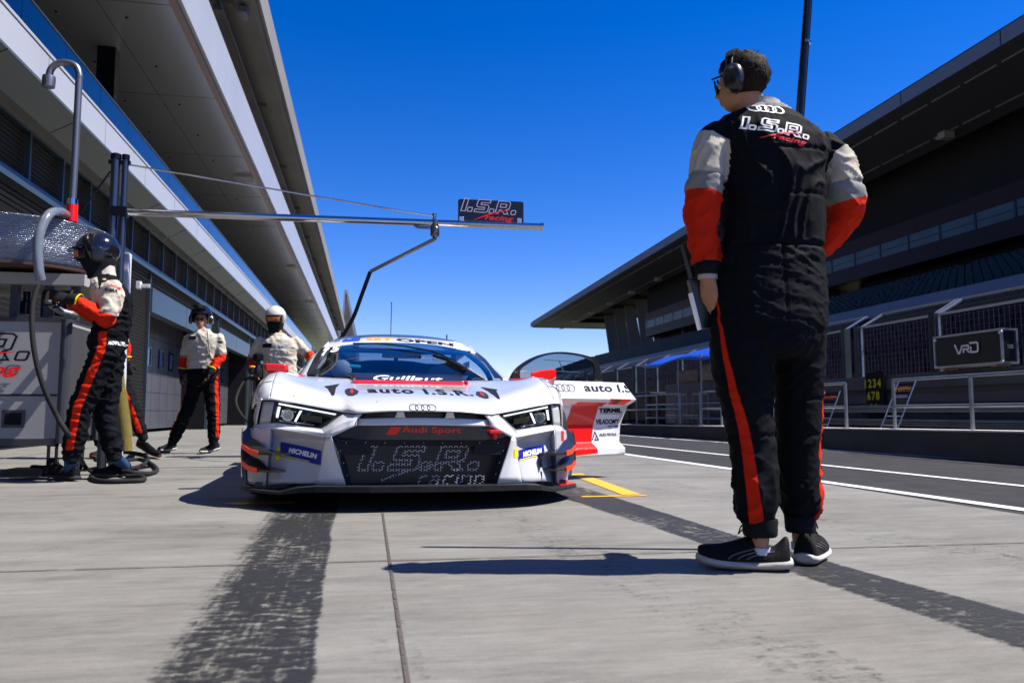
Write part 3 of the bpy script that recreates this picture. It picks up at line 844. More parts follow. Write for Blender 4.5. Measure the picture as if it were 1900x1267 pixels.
for k, (yy, zz, ww) in enumerate(((21.6, 1.0, 1.3), (23.4, .8, .9))):
    rr = thing('equipment_trolley', ['black equipment trolley under a cover, nearest the blue canopy', 'lower black equipment trolley behind the second railing'][k], 'trolley', (8.4, yy, .17))
    q = MB(); q.box(-.3, .3, 0, ww, .12, zz); q.build('cover', M_black, rr, bevel=.06)
    for a in (.1, ww - .15):
        for c in (-.25, .2): q = MB(); q.lathe([(.05, 0), (.06, .01), (.06, .03), (.05, .04)], (c, a, .06), 'X', 12); q.build('wheel', M_black, rr, smooth=True)

# grandstand
gs = thing('grandstand', 'large dark grandstand with a cantilevered roof across the track', 'grandstand', (22, 40, 0))
def gp(name, q, m, **k): return par(q.build(name, m, gs, **k), gs)
G0, G1 = -4.0, 114.0
def rz(y): return 15.95 - (y - 25) * .0153     # roof edge height
def rbox(x0, x1, d0, d1, y0=G0, y1=118.0):
    return [[(x0, y, rz(y) + d0), (x1, y, rz(y) + d0), (x1, y, rz(y) + d1), (x0, y, rz(y) + d1)] for y in (y0, y1)]
q = MB(); q.rings(rbox(24.98, 25.3, -.60, .04)); gp('roof_fascia', q, M_roof)
y = G0
while y < 118: q = MB(); q.box(24.972, 24.982, y, y + .05, rz(y) - .6, rz(y) + .03); gp('fascia_joint', q, M_seamd); y += 6
q = MB(); q.rings(rbox(25.3, 30.9, -.60, -.5)); gp('roof_soffit', q, M_roofs)
q = MB(); q.rings(rbox(30.9, 39, -.60, -.5, 112.0, 118.0)); gp('roof_soffit', q, M_roofs)
q = MB(); q.rings(rbox(30.8, 39.5, 0.0, .05, G0, 118)); q.rings(rbox(25.3, 39.5, .05, .3, G0, 118)); gp('roof_deck', q, M_roofd)
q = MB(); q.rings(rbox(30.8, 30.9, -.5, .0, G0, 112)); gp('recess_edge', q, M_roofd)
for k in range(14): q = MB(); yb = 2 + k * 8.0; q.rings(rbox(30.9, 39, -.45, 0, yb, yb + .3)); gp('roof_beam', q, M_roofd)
q = MB(); q.rings(rbox(25.3, 39.3, -.70, -.1, 117.7, 118.05)); gp('roof_end', q, M_roof)
for x in (26.1, 29.6):
    q = MB(); y = G0
    while y < 110: q.rings(rbox(x, x + .07, -.66, -.6, y, y + 1.8)); y += 2.1
    gp('cable_tray', q, mat('tray steel', (.3, .3, .3), .5, .3))
for k in range(13):
    q = MB(); y = 18 + k * 8.2; z = rz(y) - .62; q.box(29.3, 29.9, y, y + .5, z - .35, z); q.box(29.5, 29.62, y + .499, y + .9, z - .2, z - .05)
    gp('roof_camera', q, mat('fixture grey', (.35, .35, .34), .5))
# press box
for z0, z1 in ((11.1, 12.0), (9.3, 10.25)): q = MB(); q.box(31.6, 35, 4, 85, z0, z1); gp('press_box', q, mat('red brown cladding', (.028, .010, .009), .5, var=.1))
q = MB(); q.box(31.62, 31.66, 4, 85, 10.25, 11.1); gp('press_window', q, mat('pale green glass', (.03, .045, .045), .4, .1, var=.6, vscale=.5, stretch=(1, .6, 1)))
y = 4
while y < 85: q = MB(); q.box(31.58, 31.64, y, y + .12, 10.25, 11.1); gp('press_mullion', q, M_gcol); y += 2.6
q = MB(); q.box(31.585, 31.63, 4, 85, 10.63, 10.67); gp('press_rail', q, M_gcol)
q = MB(); q.box(31.9, 35, 85, 85.3, 9.3, 12.0); gp('press_end', q, mat('red brown cladding', (.028, .010, .009), .5))
q = MB(); q.box(31.9, 32.1, -4, 85, 12.0, 15.6); gp('roof_shade_sheet', q, M_roofd)  # dark sheet added to stand in for the deep shade under the roof
q = MB(); q.box(34.9, 35.1, 4, 85, 10.25, 11.1); gp('press_back', q, M_dark)
# upper tier
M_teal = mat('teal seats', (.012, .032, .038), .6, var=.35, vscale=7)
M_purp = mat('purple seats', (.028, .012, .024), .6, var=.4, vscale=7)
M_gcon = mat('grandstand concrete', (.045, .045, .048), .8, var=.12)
q = MB(); s = MB(); n = 14
for i in range(n):
    x = 20.6 + i * .88; z = 4.25 + i * .305
    q.box(x, x + .88, G0, G1, z - .5, z)
    y = G0 + 1
    while y < G1:
        s.box(x + .45, x + .52, y, y + .40, z + .18, z + .62); y += .5 if (y % 12) > .6 else 1.4
gp('tier', q, M_gcon)
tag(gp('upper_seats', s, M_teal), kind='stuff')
q = MB(); s = MB()
for i in range(9):
    x = 14.6 + i * .62; z = .95 + i * .33
    q.box(x, x + .62, G0, G1, z - .6, z)
    y = G0 + 1
    while y < G1:
        s.box(x + .3, x + .36, y, y + .42, z + .15, z + .55); y += .5 if (y % 9) > .6 else 1.4
gp('tier', q, M_gcon); tag(gp('lower_seats', s, M_purp), kind='stuff')
q = MB(); q.box(14.3, 14.6, G0, G1, 0, 1.1); gp('front_wall', q, M_gcon)
M_gfas = mat('blue grey fascia', (.15, .20, .28), .5, .1, var=.08, vscale=.4)
q = MB(); q.rings([[(19.95, y, 4.42 - .0085 * (y - 20)), (20.2, y, 4.42 - .0085 * (y - 20)), (20.2, y, 4.86 - .0035 * (y - 20)), (19.95, y, 4.86 - .0035 * (y - 20))] for y in (G0, G1)]); gp('tier_fascia', q, M_gfas)
q = MB(); q.box(20.2, 20.6, G0, G1, 3.9, 4.3); q.box(20.6, 33, G0, G1, 3.3, 3.75); gp('tier_slab', q, M_gcon)
q = MB(); q.box(33, 33.3, G0, 84, 4, 8.0); gp('back_wall', q, mat('back wall', (.06, .055, .055), .8))
for a_, b_ in ((G0, 30), (31.2, 47), (49.6, 60), (61, 70), (71, 77), (78, 84)): q = MB(); q.box(32.95, 33.05, a_, b_, 7.6, 9.35); gp('rear_wall', q, M_dark)
q = MB(); q.box(36.6, 36.8, G0, 60, 7.5, 14); q.box(36.6, 36.8, 64, 78, 7.5, 14);  gp('rear_screen', q, M_dark)
# raked slab columns
k = 0; y = 103.8
while y > 2:
    q = MB(); q.hexa([(33.6, y, 7.0), (35.2, y, 7.0), (35.2, y + .5, 7.0), (33.6, y + .5, 7.0), (32.6, y, rz(y) - .5), (33.9, y, rz(y) - .5), (33.9, y + .5, rz(y) - .5), (32.6, y + .5, rz(y) - .5)])
    gp('column', q, mat('raked column', (.075, .075, .078), .7, var=.1)); y -= 4.35
q = MB(); q.box(33, 38, 84, G1, 3, 7.2); gp('deck', q, M_gcon)
# distant low fence and terraces on the horizon
q = MB(); q.box(-6, 60, 240, 240.4, 0, 1.2)
for k in range(50): q.box(-6 + k * 1.35, -5.88 + k * 1.35, 239.7, 239.9, 0, 11)
q.box(-6, 60, 239.7, 239.85, 10.6, 11)
fx = thing('far_fence', 'thin pale far fence across the end of the pit lane', 'fence', (20, 240, 0)); par(q.build('fence_frame', mat('far fence', (.25, .4, .5), .6), fx), fx)
q = MB(); q.rings([[(x, 900, -1), (x, 1100, -1), (x, 1100, 8 + 10 * noise.noise(Vector((x * .004, 3, 0)))), (x, 900, 6 + 8 * noise.noise(Vector((x * .004, 0, 0))))] for x in range(-1200, 1300, 60)]); tag(q.build('hills', mat('hill', (.07, .10, .07), .9, var=.3, vscale=.01)), kind='structure')
# ------------------------------------------------------------------ race car
CY0 = 4.45
car = thing('race_car', 'white and red race car number 75 with one door open, parked in the pit lane', 'race car', (0.327, CY0, 0))
car.rotation_euler = (0, math.radians(.6), math.radians(1.68))
CARM = Matrix.Translation(car.location) @ car.rotation_euler.to_matrix().to_4x4()
CARI = CARM.inverted()
M_paint = mat('white car paint', (.64, .65, .67), .22, 0, coat=1.0, var=.015, vscale=2)
M_paintshade = mat('shaded bumper white', (.47, .48, .51), .28, 0, coat=.6)  # car white darkened, so the bumper's shade is put into the colour
M_red = mat('red car paint', (.62, .006, .005), .3, 0, coat=.25)
M_fluo = mat('fluorescent orange red', (1.0, .06, .01), .4)
M_carb = mat('carbon fibre', (.012, .013, .016), .28, 0, coat=.5, var=.3, vscale=60)
M_carbm = mat('matt carbon', (.018, .019, .021), .5, 0, var=.3, vscale=50)
M_trim = mat('black trim', (.006, .006, .007), .3)
M_rub = mat('tyre', (.018, .018, .018), .75, bump=.2, bscale=60)
M_glassw = glassmat('windscreen glass', (.70, .85, 1.0), .80, .015, 1.55)
M_lens = glassmat('lamp glass', (.9, .95, 1.0), .9, .01, 1.45)
M_drl = mat('daylight strip', (1.0, 1.0, 1.0), .2, emit=.8)
M_chrome = mat('chrome', (.6, .62, .65), .12, 1.0)
M_ink = mat('navy black ink', (.005, .007, .015), .6)
M_redink = mat('red ink', (.85, .01, .015), .4)
M_whiteink = mat('white ink', (.8, .8, .8), .45)
M_orangeink = mat('orange ink', (.95, .28, .02), .45)
M_blueink = mat('blue ink', (.01, .06, .55), .4)
M_blueink2 = mat('deep blue ink', (.008, .012, .25), .35)
M_yelink = mat('yellow ink', (.85, .72, .01), .45)

def catrow(row, n):
    return smooth_path(row, n)
def surf(rows, nu=5, nv=5):
    R = [catrow(r, nu) for r in rows]; m = len(R[0]); cols = [smooth_path([r[j] for r in R], nv) for j in range(m)]
    return [[cols[j][i] for j in range(m)] for i in range(len(cols[0]))]
def mir(rows):
    "half rows starting on the centre line -> full rows"
    return [[(-p[0], p[1], p[2]) for p in r[:0:-1]] + list(r) for r in rows]
def side(rows, s): return [[(p[0] * s, p[1], p[2]) for p in r] for r in rows]
def lin(rows, nu=4, nv=4):
    out = []
    for i in range(len(rows) - 1):
        for k in range(nv):
            t = k / nv; r = []
            for j in range(len(rows[0]) - 1):
                for l in range(nu):
                    s = l / nu; a = Vector(rows[i][j]).lerp(Vector(rows[i][j + 1]), s); b = Vector(rows[i + 1][j]).lerp(Vector(rows[i + 1][j + 1]), s); r.append(a.lerp(b, t))
            r.append(Vector(rows[i][-1]).lerp(Vector(rows[i + 1][-1]), t)); out.append(r)
    r = []
    for j in range(len(rows[0]) - 1):
        for l in range(nu): r.append(Vector(rows[-1][j]).lerp(Vector(rows[-1][j + 1]), l / nu))
    r.append(Vector(rows[-1][-1])); out.append(r); return out
def panel(name, G, m, parent=None, solid=.006, angle=50, **k):
    q = MB(); q.grid(G); o = q.build(name, m, parent or car, smooth=True, angle=angle, **k)
    # orient outward (away from the body core)
    me = o.data; c = Vector((0, 2.2, .45)); s = sum((p.normal.dot(p.center - c)) * p.area for p in me.polygons)
    if s < 0: me.flip_normals()
    if solid:
        md = o.modifiers.new('s', 'SOLIDIFY'); md.thickness = solid; md.offset = -1
    return o
# hood
HOOD = [
    [(0, .00, .562), (.2, .02, .560), (.383, .085, .546), (.465, .195, .552), (.65, .33, .584), (.80, .43, .610), (.872, .475, .622), (.90, .50, .622)],
    [(0, .05, .590), (.2, .07, .588), (.39, .13, .577), (.475, .24, .582), (.655, .37, .612), (.805, .47, .638), (.872, .515, .650), (.90, .53, .650)],
    [(0, .30, .655), (.2, .32, .652), (.40, .37, .645), (.50, .44, .650), (.66, .55, .690), (.80, .63, .722), (.868, .67, .738), (.90, .69, .738)],
    [(0, .65, .712), (.2, .66, .708), (.40, .70, .700), (.52, .74, .704), (.67, .80, .735), (.80, .84, .770), (.868, .87, .795), (.90, .88, .795)],
    [(0, .98, .752), (.2, .98, .750), (.40, .99, .748), (.54, 1.0, .752), (.68, 1.02, .772), (.80, 1.03, .798), (.868, 1.03, .818), (.90, 1.03, .816)],
    [(0, 1.22, .788), (.2, 1.22, .788), (.42, 1.22, .788), (.56, 1.24, .794), (.68, 1.25, .800), (.80, 1.25, .803), (.868, 1.25, .806), (.90, 1.25, .800)],
    [(0, 1.42, .80), (.2, 1.43, .80), (.42, 1.46, .80), (.60, 1.48, .805), (.74, 1.50, .810), (.83, 1.50, .806), (.875, 1.50, .80), (.91, 1.50, .79)],
]
hood = panel('hood', surf(mir(HOOD), 4, 4), M_paint, solid=.008)
# fenders
FEN = [
    [(.90, .50, .622), (.95, .565, .620), (1.0, .66, .600), (1.03, .76, .555), (1.042, .84, .47)],
    [(.90, .53, .650), (.955, .60, .646), (1.005, .69, .622), (1.035, .78, .575), (1.045, .86, .48)],
    [(.90, .69, .738), (.955, .71, .728), (1.008, .77, .690), (1.040, .84, .62), (1.052, .90, .50)],
    [(.90, .88, .795), (.955, .89, .780), (1.010, .92, .730), (1.042, .96, .65), (1.055, 1.0, .54)],
    [(.90, 1.03, .816), (.955, 1.03, .797), (1.010, 1.05, .742), (1.042, 1.07, .66), (1.055, 1.09, .55)],
    [(.90, 1.25, .800), (.955, 1.25, .780), (1.005, 1.26, .725), (1.035, 1.27, .64), (1.045, 1.28, .50)],
    [(.91, 1.50, .79), (.95, 1.50, .77), (.985, 1.50, .71), (1.0, 1.50, .60), (1.0, 1.50, .40)],
]
fen = {}
for s in (1, -1):
    fen[s] = panel('fender', surf(side(FEN, s), 4, 4), M_paint, solid=.01)
    # air outlet recess and its vane beside the lamp
    panel('vane_panel', lin(side([[(.873, .50, .612), (.945, .575, .61)], [(.895, .52, .478), (.965, .60, .474)]], s)), M_paintshade)
    panel('outlet_gap', lin(side([[(.94, .60, .625), (1.01, .72, .60)], [(.96, .64, .46), (1.02, .74, .46)]], s)), M_trim)
    panel('outlet_edge', lin(side([[(.955, .565, .628), (.975, .60, .628)], [(.975, .60, .54), (1.005, .68, .55)], [(.985, .62, .47), (1.035, .78, .47)]], s)), M_paint)
    # red mirror base pads on the fender tops
    panel('red_pad', lin(side([[(.735, 1.16, .80), (.90, 1.09, .825)], [(.75, 1.30, .815), (.91, 1.24, .822)]], s)), M_red, solid=.02)
# bumper bar above the grille and slits
panel('bumper_bar', lin(mir([[(0, .035, .523), (.2, .05, .521), (.384, .10, .514)], [(0, .03, .482), (.2, .04, .481), (.384, .085, .476)]])), M_paint, solid=.02)
panel('slit_back', lin(mir([[(0, .10, .565), (.2, .11, .563), (.45, .18, .55)], [(0, .10, .50), (.2, .11, .50), (.45, .18, .50)]])), M_trim)
for x0, x1, x2, x3 in ((-.125, .125, -.10, .10), (.16, .375, .175, .36), (-.375, -.16, -.36, -.175)): pass
for x in (-.142, .142):
    panel('slit_bridge', lin([[(x - .017, .022, .56), (x + .017, .022, .56)], [(x - .030, .036, .52), (x + .030, .036, .52)]]), M_paint)
for s in (1, -1):
    # strip running under the lamp
    panel('bumper_blade', lin(side([
        [(.36, .085, .545), (.46, .20, .546), (.582, .25, .455), (.871, .48, .483), (.965, .60, .474), (1.035, .76, .468)],
        [(.384, .075, .515), (.50, .11, .475), (.565, .14, .430), (.88, .465, .462), (.975, .58, .455), (1.04, .74, .445)],
        [(.384, .07, .478), (.522, .085, .415), (.556, .125, .408), (.885, .45, .452), (.985, .56, .448), (1.045, .73, .435)]], s), 3, 3), M_paint, solid=.01, angle=25)
    # concave side intake face
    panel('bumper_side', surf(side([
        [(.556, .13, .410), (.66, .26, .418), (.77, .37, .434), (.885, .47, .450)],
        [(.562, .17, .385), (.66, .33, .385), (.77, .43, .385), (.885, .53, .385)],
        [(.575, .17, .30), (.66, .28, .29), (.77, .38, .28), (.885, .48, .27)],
        [(.60, .15, .145), (.68, .22, .14), (.77, .31, .135), (.885, .42, .12)]], s), 4, 4), M_paintshade, solid=.01)
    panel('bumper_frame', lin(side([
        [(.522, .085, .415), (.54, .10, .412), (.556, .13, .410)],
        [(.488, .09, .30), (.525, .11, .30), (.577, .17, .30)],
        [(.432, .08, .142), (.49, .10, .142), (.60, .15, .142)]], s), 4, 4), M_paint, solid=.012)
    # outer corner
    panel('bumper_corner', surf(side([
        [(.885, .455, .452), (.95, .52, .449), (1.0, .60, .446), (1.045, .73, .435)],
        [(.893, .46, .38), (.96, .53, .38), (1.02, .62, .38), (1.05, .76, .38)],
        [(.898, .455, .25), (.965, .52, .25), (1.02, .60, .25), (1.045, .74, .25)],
        [(.905, .44, .11), (.965, .50, .11), (1.01, .58, .11), (1.03, .72, .11)]], s), 4, 4), M_paintshade, solid=.012)
    panel('corner_return', lin(side([[(.885, .455, .452), (.87, .56, .452)], [(.898, .455, .25), (.88, .56, .25)], [(.905, .44, .11), (.88, .56, .11)]], s)), M_paintshade)
# splitter
SP = [(0, -.03), (.30, -.02), (.60, .03), (.70, .07), (.80, .16), (.92, .28), (1.01, .40), (1.045, .50), (1.045, .62)]
def spl(name, z0f, z1f, m, din=0.0, back=.75):
    q = MB(); pts = [(-x, y) for x, y in SP[:0:-1]] + SP
    top = [(x, y + din, z1f(abs(x))) for x, y in pts]; bot = [(x, y + din * 1.0, z0f(abs(x))) for x, y in pts]
    n = len(pts); tb = [(x, back, z1f(abs(x))) for x, y in pts]; bb = [(x, back, z0f(abs(x))) for x, y in pts]
    for i in range(n - 1):
        q.hexa([bot[i], bot[i + 1], bb[i + 1], bb[i], top[i], top[i + 1], tb[i + 1], tb[i]])
    return q.build(name, m, car)
def ramp(x, a, b, x0=.66, x1=.78):
    t = min(1, max(0, (x - x0) / (x1 - x0))); return a + (b - a) * t * t * (3 - 2 * t)
spl('splitter', lambda x: ramp(x, .108, .084), lambda x: ramp(x, .140, .100), M_carbm)
q = MB(); q.box(-.9, .9, .40, .9, .10, .108); q.build('undertray', M_trim, car)
for s in (1, -1):
    q = MB(); q.prism([(s * .90, .36, .101), (s * 1.04, .50, .101), (s * 1.04, .62, .101), (s * .90, .62, .101)], (0, 0, .004)); q.build('splitter_corner', [M_red if s > 0 else M_carb], car)
# dive planes
def dive(s, z, m=M_carb):
    t = 'dive_plane'
    P = [(.755, .36), (.86, .33), (.96, .40), (1.045, .52), (1.065, .64), (1.03, .70), (1.0, .60), (.90, .48)]
    q = MB()
    def zz(x, y): return z + .30 * max(0, y - .42) + .35 * max(0, (y - .50))
    a = [(s * x, y, zz(x, y)) for x, y in P]
    q.prism(a, (0, 0, .012)); o = q.build(t, m, car)
    q = MB(); q.rings([[(s * x, y - .006, zz(x, y) - .008), (s * (x + .0), y + .02, zz(x, y) - .008), (s * x, y + .02, zz(x, y) + .022), (s * x, y - .006, zz(x, y) + .022)] for x, y in ((.945, .388), (1.0, .452), (1.048, .52), (1.066, .60), (1.07, .66))])
    q.build('red_edge', M_fluo, o)
    return o
for s in (1, -1):
    for z in (.295, .195): dive(s, z)
    q = MB(); G = side([[(1.04, .60, .40), (1.075, .72, .40)], [(1.07, .66, .33), (1.085, .78, .33)], [(1.07, .68, .24), (1.085, .80, .24)], [(1.05, .62, .13), (1.08, .78, .13)]], s)
    panel('side_louvre', surf(G), M_carb)
    for z0, z1 in ((.22, .296), (.12, .196)):
        for x, y0 in ((.76, .30), (.86, .33)):
            if s > 0: q = MB(); q.hexa([(x, y0, z0), (x + .006, y0, z0), (x + .006, y0 + .16, z0), (x, y0 + .16, z0), (x, y0 + .02, z1), (x + .006, y0 + .02, z1), (x + .006, y0 + .16, z1), (x, y0 + .16, z1)]); q.build('end_plate', M_carb, car)
# headlights
HA, HB, HC, HD = (.862, .478, .622), (.462, .20, .547), (.582, .245, .452), (.880, .485, .478)
for s in (1, -1):
    def hq(a, t, dy=0.0):
        p = Vector(HA).lerp(Vector(HB), a).lerp(Vector(HD).lerp(Vector(HC), a), t); return (s * p.x, p.y + dy, p.z)
    hl = MB().grid([[hq(a / 8, t / 4, .075) for a in range(9)] for t in range(5)]).build('headlight', mat('lamp interior', (.012, .013, .016), .25, .4), car, smooth=True)
    def quad(name, a0, t0, a1, t1, m, dy=.03, th=.0, skew=0):
        q = MB(); q.grid([[hq(a0 + (a1 - a0) * i / 6 + skew * 0, t0 + (t1 - t0) * j / 2, dy) for i in range(7)] for j in range(3)]); q.build(name, m, hl, smooth=True, solid=.008)
    q = MB(); loop = [(0, 0), (1, 0), (1, 1), (0, 1)]
    for (a0, t0), (a1, t1) in zip(loop, loop[1:] + loop[:1]):
        q.hexa([hq(a0, t0, .08), hq(a1, t1, .08), hq(lerp(a1, .5, .045), lerp(t1, .5, .10), .08), hq(lerp(a0, .5, .045), lerp(t0, .5, .10), .08), hq(a0, t0, -.002), hq(a1, t1, -.002), hq(lerp(a1, .5, .045), lerp(t1, .5, .10), .006), hq(lerp(a0, .5, .045), lerp(t0, .5, .10), .006)])
    q.build('lamp_frame', M_trim, hl)
    quad('light_strip', .05, .115, .93, .185, M_drl, .02)
    quad('light_strip', .05, .27, .080, .74, M_drl, .02)
    quad('light_strip', .41, .27, .435, .80, M_drl, .02)
    quad('reflector', .03, .84, .80, .90, M_chrome, .03)
    quad('reflector', .14, .36, .36, .40, M_chrome, .035); quad('reflector', .13, .38, .155, .75, M_chrome, .035)
    quad('side_reflector', .02, .2, .035, .8, M_chrome, .03)
    q = MB(); c = Vector(hq(.25, .58, .05)); q.lathe([(.034, -.01), (.036, .0), (.030, .004), (.001, .008)], c, 'Y', 20); q.build('projector', M_chrome, hl, smooth=True)
    q = MB(); q.lathe([(.026, -.02), (.02, -.028), (.001, -.03)], c, 'Y', 20); q.build('projector_lens', M_lens, hl, smooth=True)
    for k in range(10): 
        a = .50 + .33 * k / 9; q = MB(); p = Vector(hq(a, .55, .04)); q.box(p.x - .005, p.x + .005, p.y, p.y + .01, p.z - .018, p.z + .018); q.build('led_cell', mat('amber cell', (.10, .09, .04), .3, .5), hl)
    G = [[hq(a / 8, t / 4, -.004) for a in range(9)] for t in range(5)]
    q = MB(); q.grid(G); q.build('lamp_cover', M_lens, hl, smooth=True)
# grille
gr = MB(); gr.add([(-.50, .22, .12), (.50, .22, .12), (.56, .22, .49), (-.56, .22, .49)], [(0, 1, 2, 3)]); grille = gr.build('grille', M_trim, car)
# frame around mesh
def gx(z): return lerp(.432, .515, (z - .142) / (.41 - .142))
q = MB()
for s in (1, -1): q.hexa([(s * .432, .078, .142), (s * .40, .115, .142), (s * .43, .22, .142), (s * .47, .22, .142), (s * .518, .088, .41), (s * .478, .115, .41), (s * .50, .22, .41), (s * .56, .22, .41)])
q.build('grille_frame', M_carbm, grille)
q = MB(); q.grid(lin(mir([[(0, .05, .481), (.2, .055, .481), (.384, .085, .476), (.47, .11, .438), (.515, .12, .412)], [(0, .075, .395), (.2, .08, .395), (.36, .105, .395), (.44, .12, .395), (.505, .125, .395)]]))); top = q.build('grille_top', mat('navy carbon', (.012, .018, .035), .35, coat=.4, var=.3, vscale=50), grille, smooth=True)
q = MB(); q.box(-.495, .495, .105, .118, .36, .396); q.build('grille_panel', M_carbm, grille)
for s in (1, -1): q = MB(); x0, x1 = sorted((s * .30, s * .49)); q.box(x0, x1, .098, .112, .31, .372); q.build('blank_panel', M_carbm, grille)
for k in range(9):
    x = -.44 + .11 * k; q = MB(); q.ball((x, .10, .378), .004, 8, 5); q.build('rivet', M_chrome, grille, smooth=True)
for s in (1, -1):
    for f in (.15, .45, .75):
        z = lerp(.16, .39, f); q = MB(); q.ball((s * (gx(z) - .02), .098, z), .004, 8, 5); q.build('rivet', M_chrome, grille, smooth=True)
# honeycomb
A_, H_ = .0107, .0080
cells = []
def key(x, z): return (round(x, 4), round(z, 4))
j = 0; z = .142
while z < .365:
    i = -18
    while i <= 18:
        cx = i * 3 * A_ + (1.5 * A_ if j % 2 else 0)
        V = [(cx + A_, z), (cx + A_ / 2, z + H_), (cx - A_ / 2, z + H_), (cx - A_, z), (cx - A_ / 2, z - H_), (cx + A_ / 2, z - H_)]
        if abs(cx) < gx(z) - .03 and .148 < z < .366: cells.append((cx, z, V))
        i += 1
    j += 1; z += H_
W_ = .74 / 4.2
def seg_d(px, pz, a, b):
    ax, az = a; bx, bz = b; dx, dz = bx - ax, bz - az; t = max(0, min(1, ((px - ax) * dx + (pz - az) * dz) / (dx * dx + dz * dz + 1e-12)))
    return math.hypot(px - ax - t * dx, pz - az - t * dz)
LZ = .222
segs = []
for P in ISR_W:
    for a in range(len(P)): segs.append([((p[0] - 2.1) * W_, LZ + p[1] * W_ * .78) for p in (P[a], P[(a + 1) % len(P)])])
sw = [(.75 + 2.7 * t, -.42 + .80 * math.sin(t * 1.5)) for t in [k / 12 for k in range(13)]]
for a in range(12): segs.append([((p[0] - 2.1) * W_, LZ + p[1] * W_ * .78) for p in (sw[a], sw[a + 1])])
rc = [[(0, 0), (.1, .35), (.3, .35)], [(.45, .35), (.7, .35), (.62, 0), (.4, 0), (.42, .18), (.66, .18)], [(1.15, .35), (.9, .35), (.82, 0), (1.05, 0)], [(1.25, 0), (1.33, .35)], [(1.42, 0), (1.5, .35), (1.78, .35), (1.70, 0)], [(2.2, .35), (1.95, .35), (1.87, 0), (2.12, 0)], [(2.2, .35), (2.08, -.25), (1.85, -.25)]]
for P in rc:
    for a in range(len(P) - 1): segs.append([((p[0] + 1.95 - 2.1) * W_, LZ + (p[1] - .62) * W_ * .78) for p in (P[a], P[a + 1])])
hx = MB(); hw = MB(); seen = set(); wh = set()
for cx, z, V in cells:
    for a in range(6):
        p, r = V[a], V[(a + 1) % 6]
        if min(seg_d((p[0] + r[0]) / 2, (p[1] + r[1]) / 2, c_, b_) for c_, b_ in segs) < .0058: wh.add(tuple(sorted((key(*p), key(*r)))))
for cx, z, V in cells:
    for a in range(6):
        e = tuple(sorted((key(*V[a]), key(*V[(a + 1) % 6]))))
        if e in seen: continue
        seen.add(e); p, r = e; w1_ = e in wh; y = .112 + .01 * abs(p[0] + r[0]) - (.0015 if w1_ else 0)
        (hw if w1_ else hx).bar((p[0], y, p[1]), (r[0], y, r[1]), .0034 if w1_ else .002, .003, up=(0, 1, 0))
hx.build('honeycomb', mat('grille wire', (.03, .032, .034), .4, .5), grille); hw.build('lettering', mat('white wire', (.55, .55, .55), .6), grille)
# tow hook
q = MB(); q.box(.375, .445, .02, .045, .435, .455); q.box(.40, .42, .03, .11, .40, .435); q.build('tow_hook', M_redink, car, bevel=.004)

# windscreen and cabin
WS = [[(0, 1.15, .795), (.2, 1.17, .798), (.45, 1.24, .806), (.62, 1.31, .812), (.735, 1.38, .815)],
      [(0, 1.45, .945), (.2, 1.47, .943), (.45, 1.53, .935), (.60, 1.60, .925), (.715, 1.68, .905)],
      [(0, 1.76, 1.052), (.2, 1.77, 1.049), (.44, 1.82, 1.036), (.58, 1.87, 1.020), (.685, 1.92, .995)],
      [(0, 2.05, 1.137), (.2, 2.055, 1.134), (.42, 2.08, 1.112), (.55, 2.10, 1.088), (.65, 2.14, 1.060)]]
wsc = panel('windscreen', surf(mir(WS), 4, 4), M_glassw, solid=0)
HD_ = [[(0, 2.02, 1.131), (.2, 2.025, 1.127), (.42, 2.05, 1.105), (.55, 2.08, 1.080), (.655, 2.12, 1.055)],
       [(0, 2.18, 1.190), (.2, 2.185, 1.187), (.40, 2.20, 1.172), (.52, 2.22, 1.155), (.605, 2.25, 1.132)]]
hdr = panel('windscreen_header', surf(mir(HD_), 4, 3), M_paint, solid=.012)
RF = [[(0, 2.18, 1.191), (.2, 2.185, 1.188), (.40, 2.20, 1.173), (.52, 2.22, 1.156), (.605, 2.25, 1.133)],
      [(0, 2.5, 1.245), (.2, 2.5, 1.240), (.38, 2.5, 1.222), (.50, 2.5, 1.198), (.60, 2.5, 1.155)],
      [(0, 3.0, 1.230), (.2, 3.0, 1.224), (.36, 3.0, 1.205), (.48, 3.0, 1.175), (.57, 3.0, 1.13)],
      [(0, 3.6, 1.09), (.2, 3.6, 1.085), (.33, 3.6, 1.07), (.44, 3.6, 1.045), (.52, 3.6, 1.0)],
      [(0, 4.25, .90), (.2, 4.25, .897), (.33, 4.25, .89), (.44, 4.25, .88), (.55, 4.25, .86)]]
panel('rear_window', surf(mir([[Vector(p) + Vector((0, 0, -.004)) for p in r] for r in RF[2:4]]), 4, 4), M_glassw, solid=0)
panel('engine_cover', surf(mir(RF[3:]), 4, 4), M_carbm, solid=.01)
panel('roof', surf(mir(RF[:3]), 4, 4), mat('dark roof wrap', (.05, .06, .085), .3, coat=.6), solid=.01)
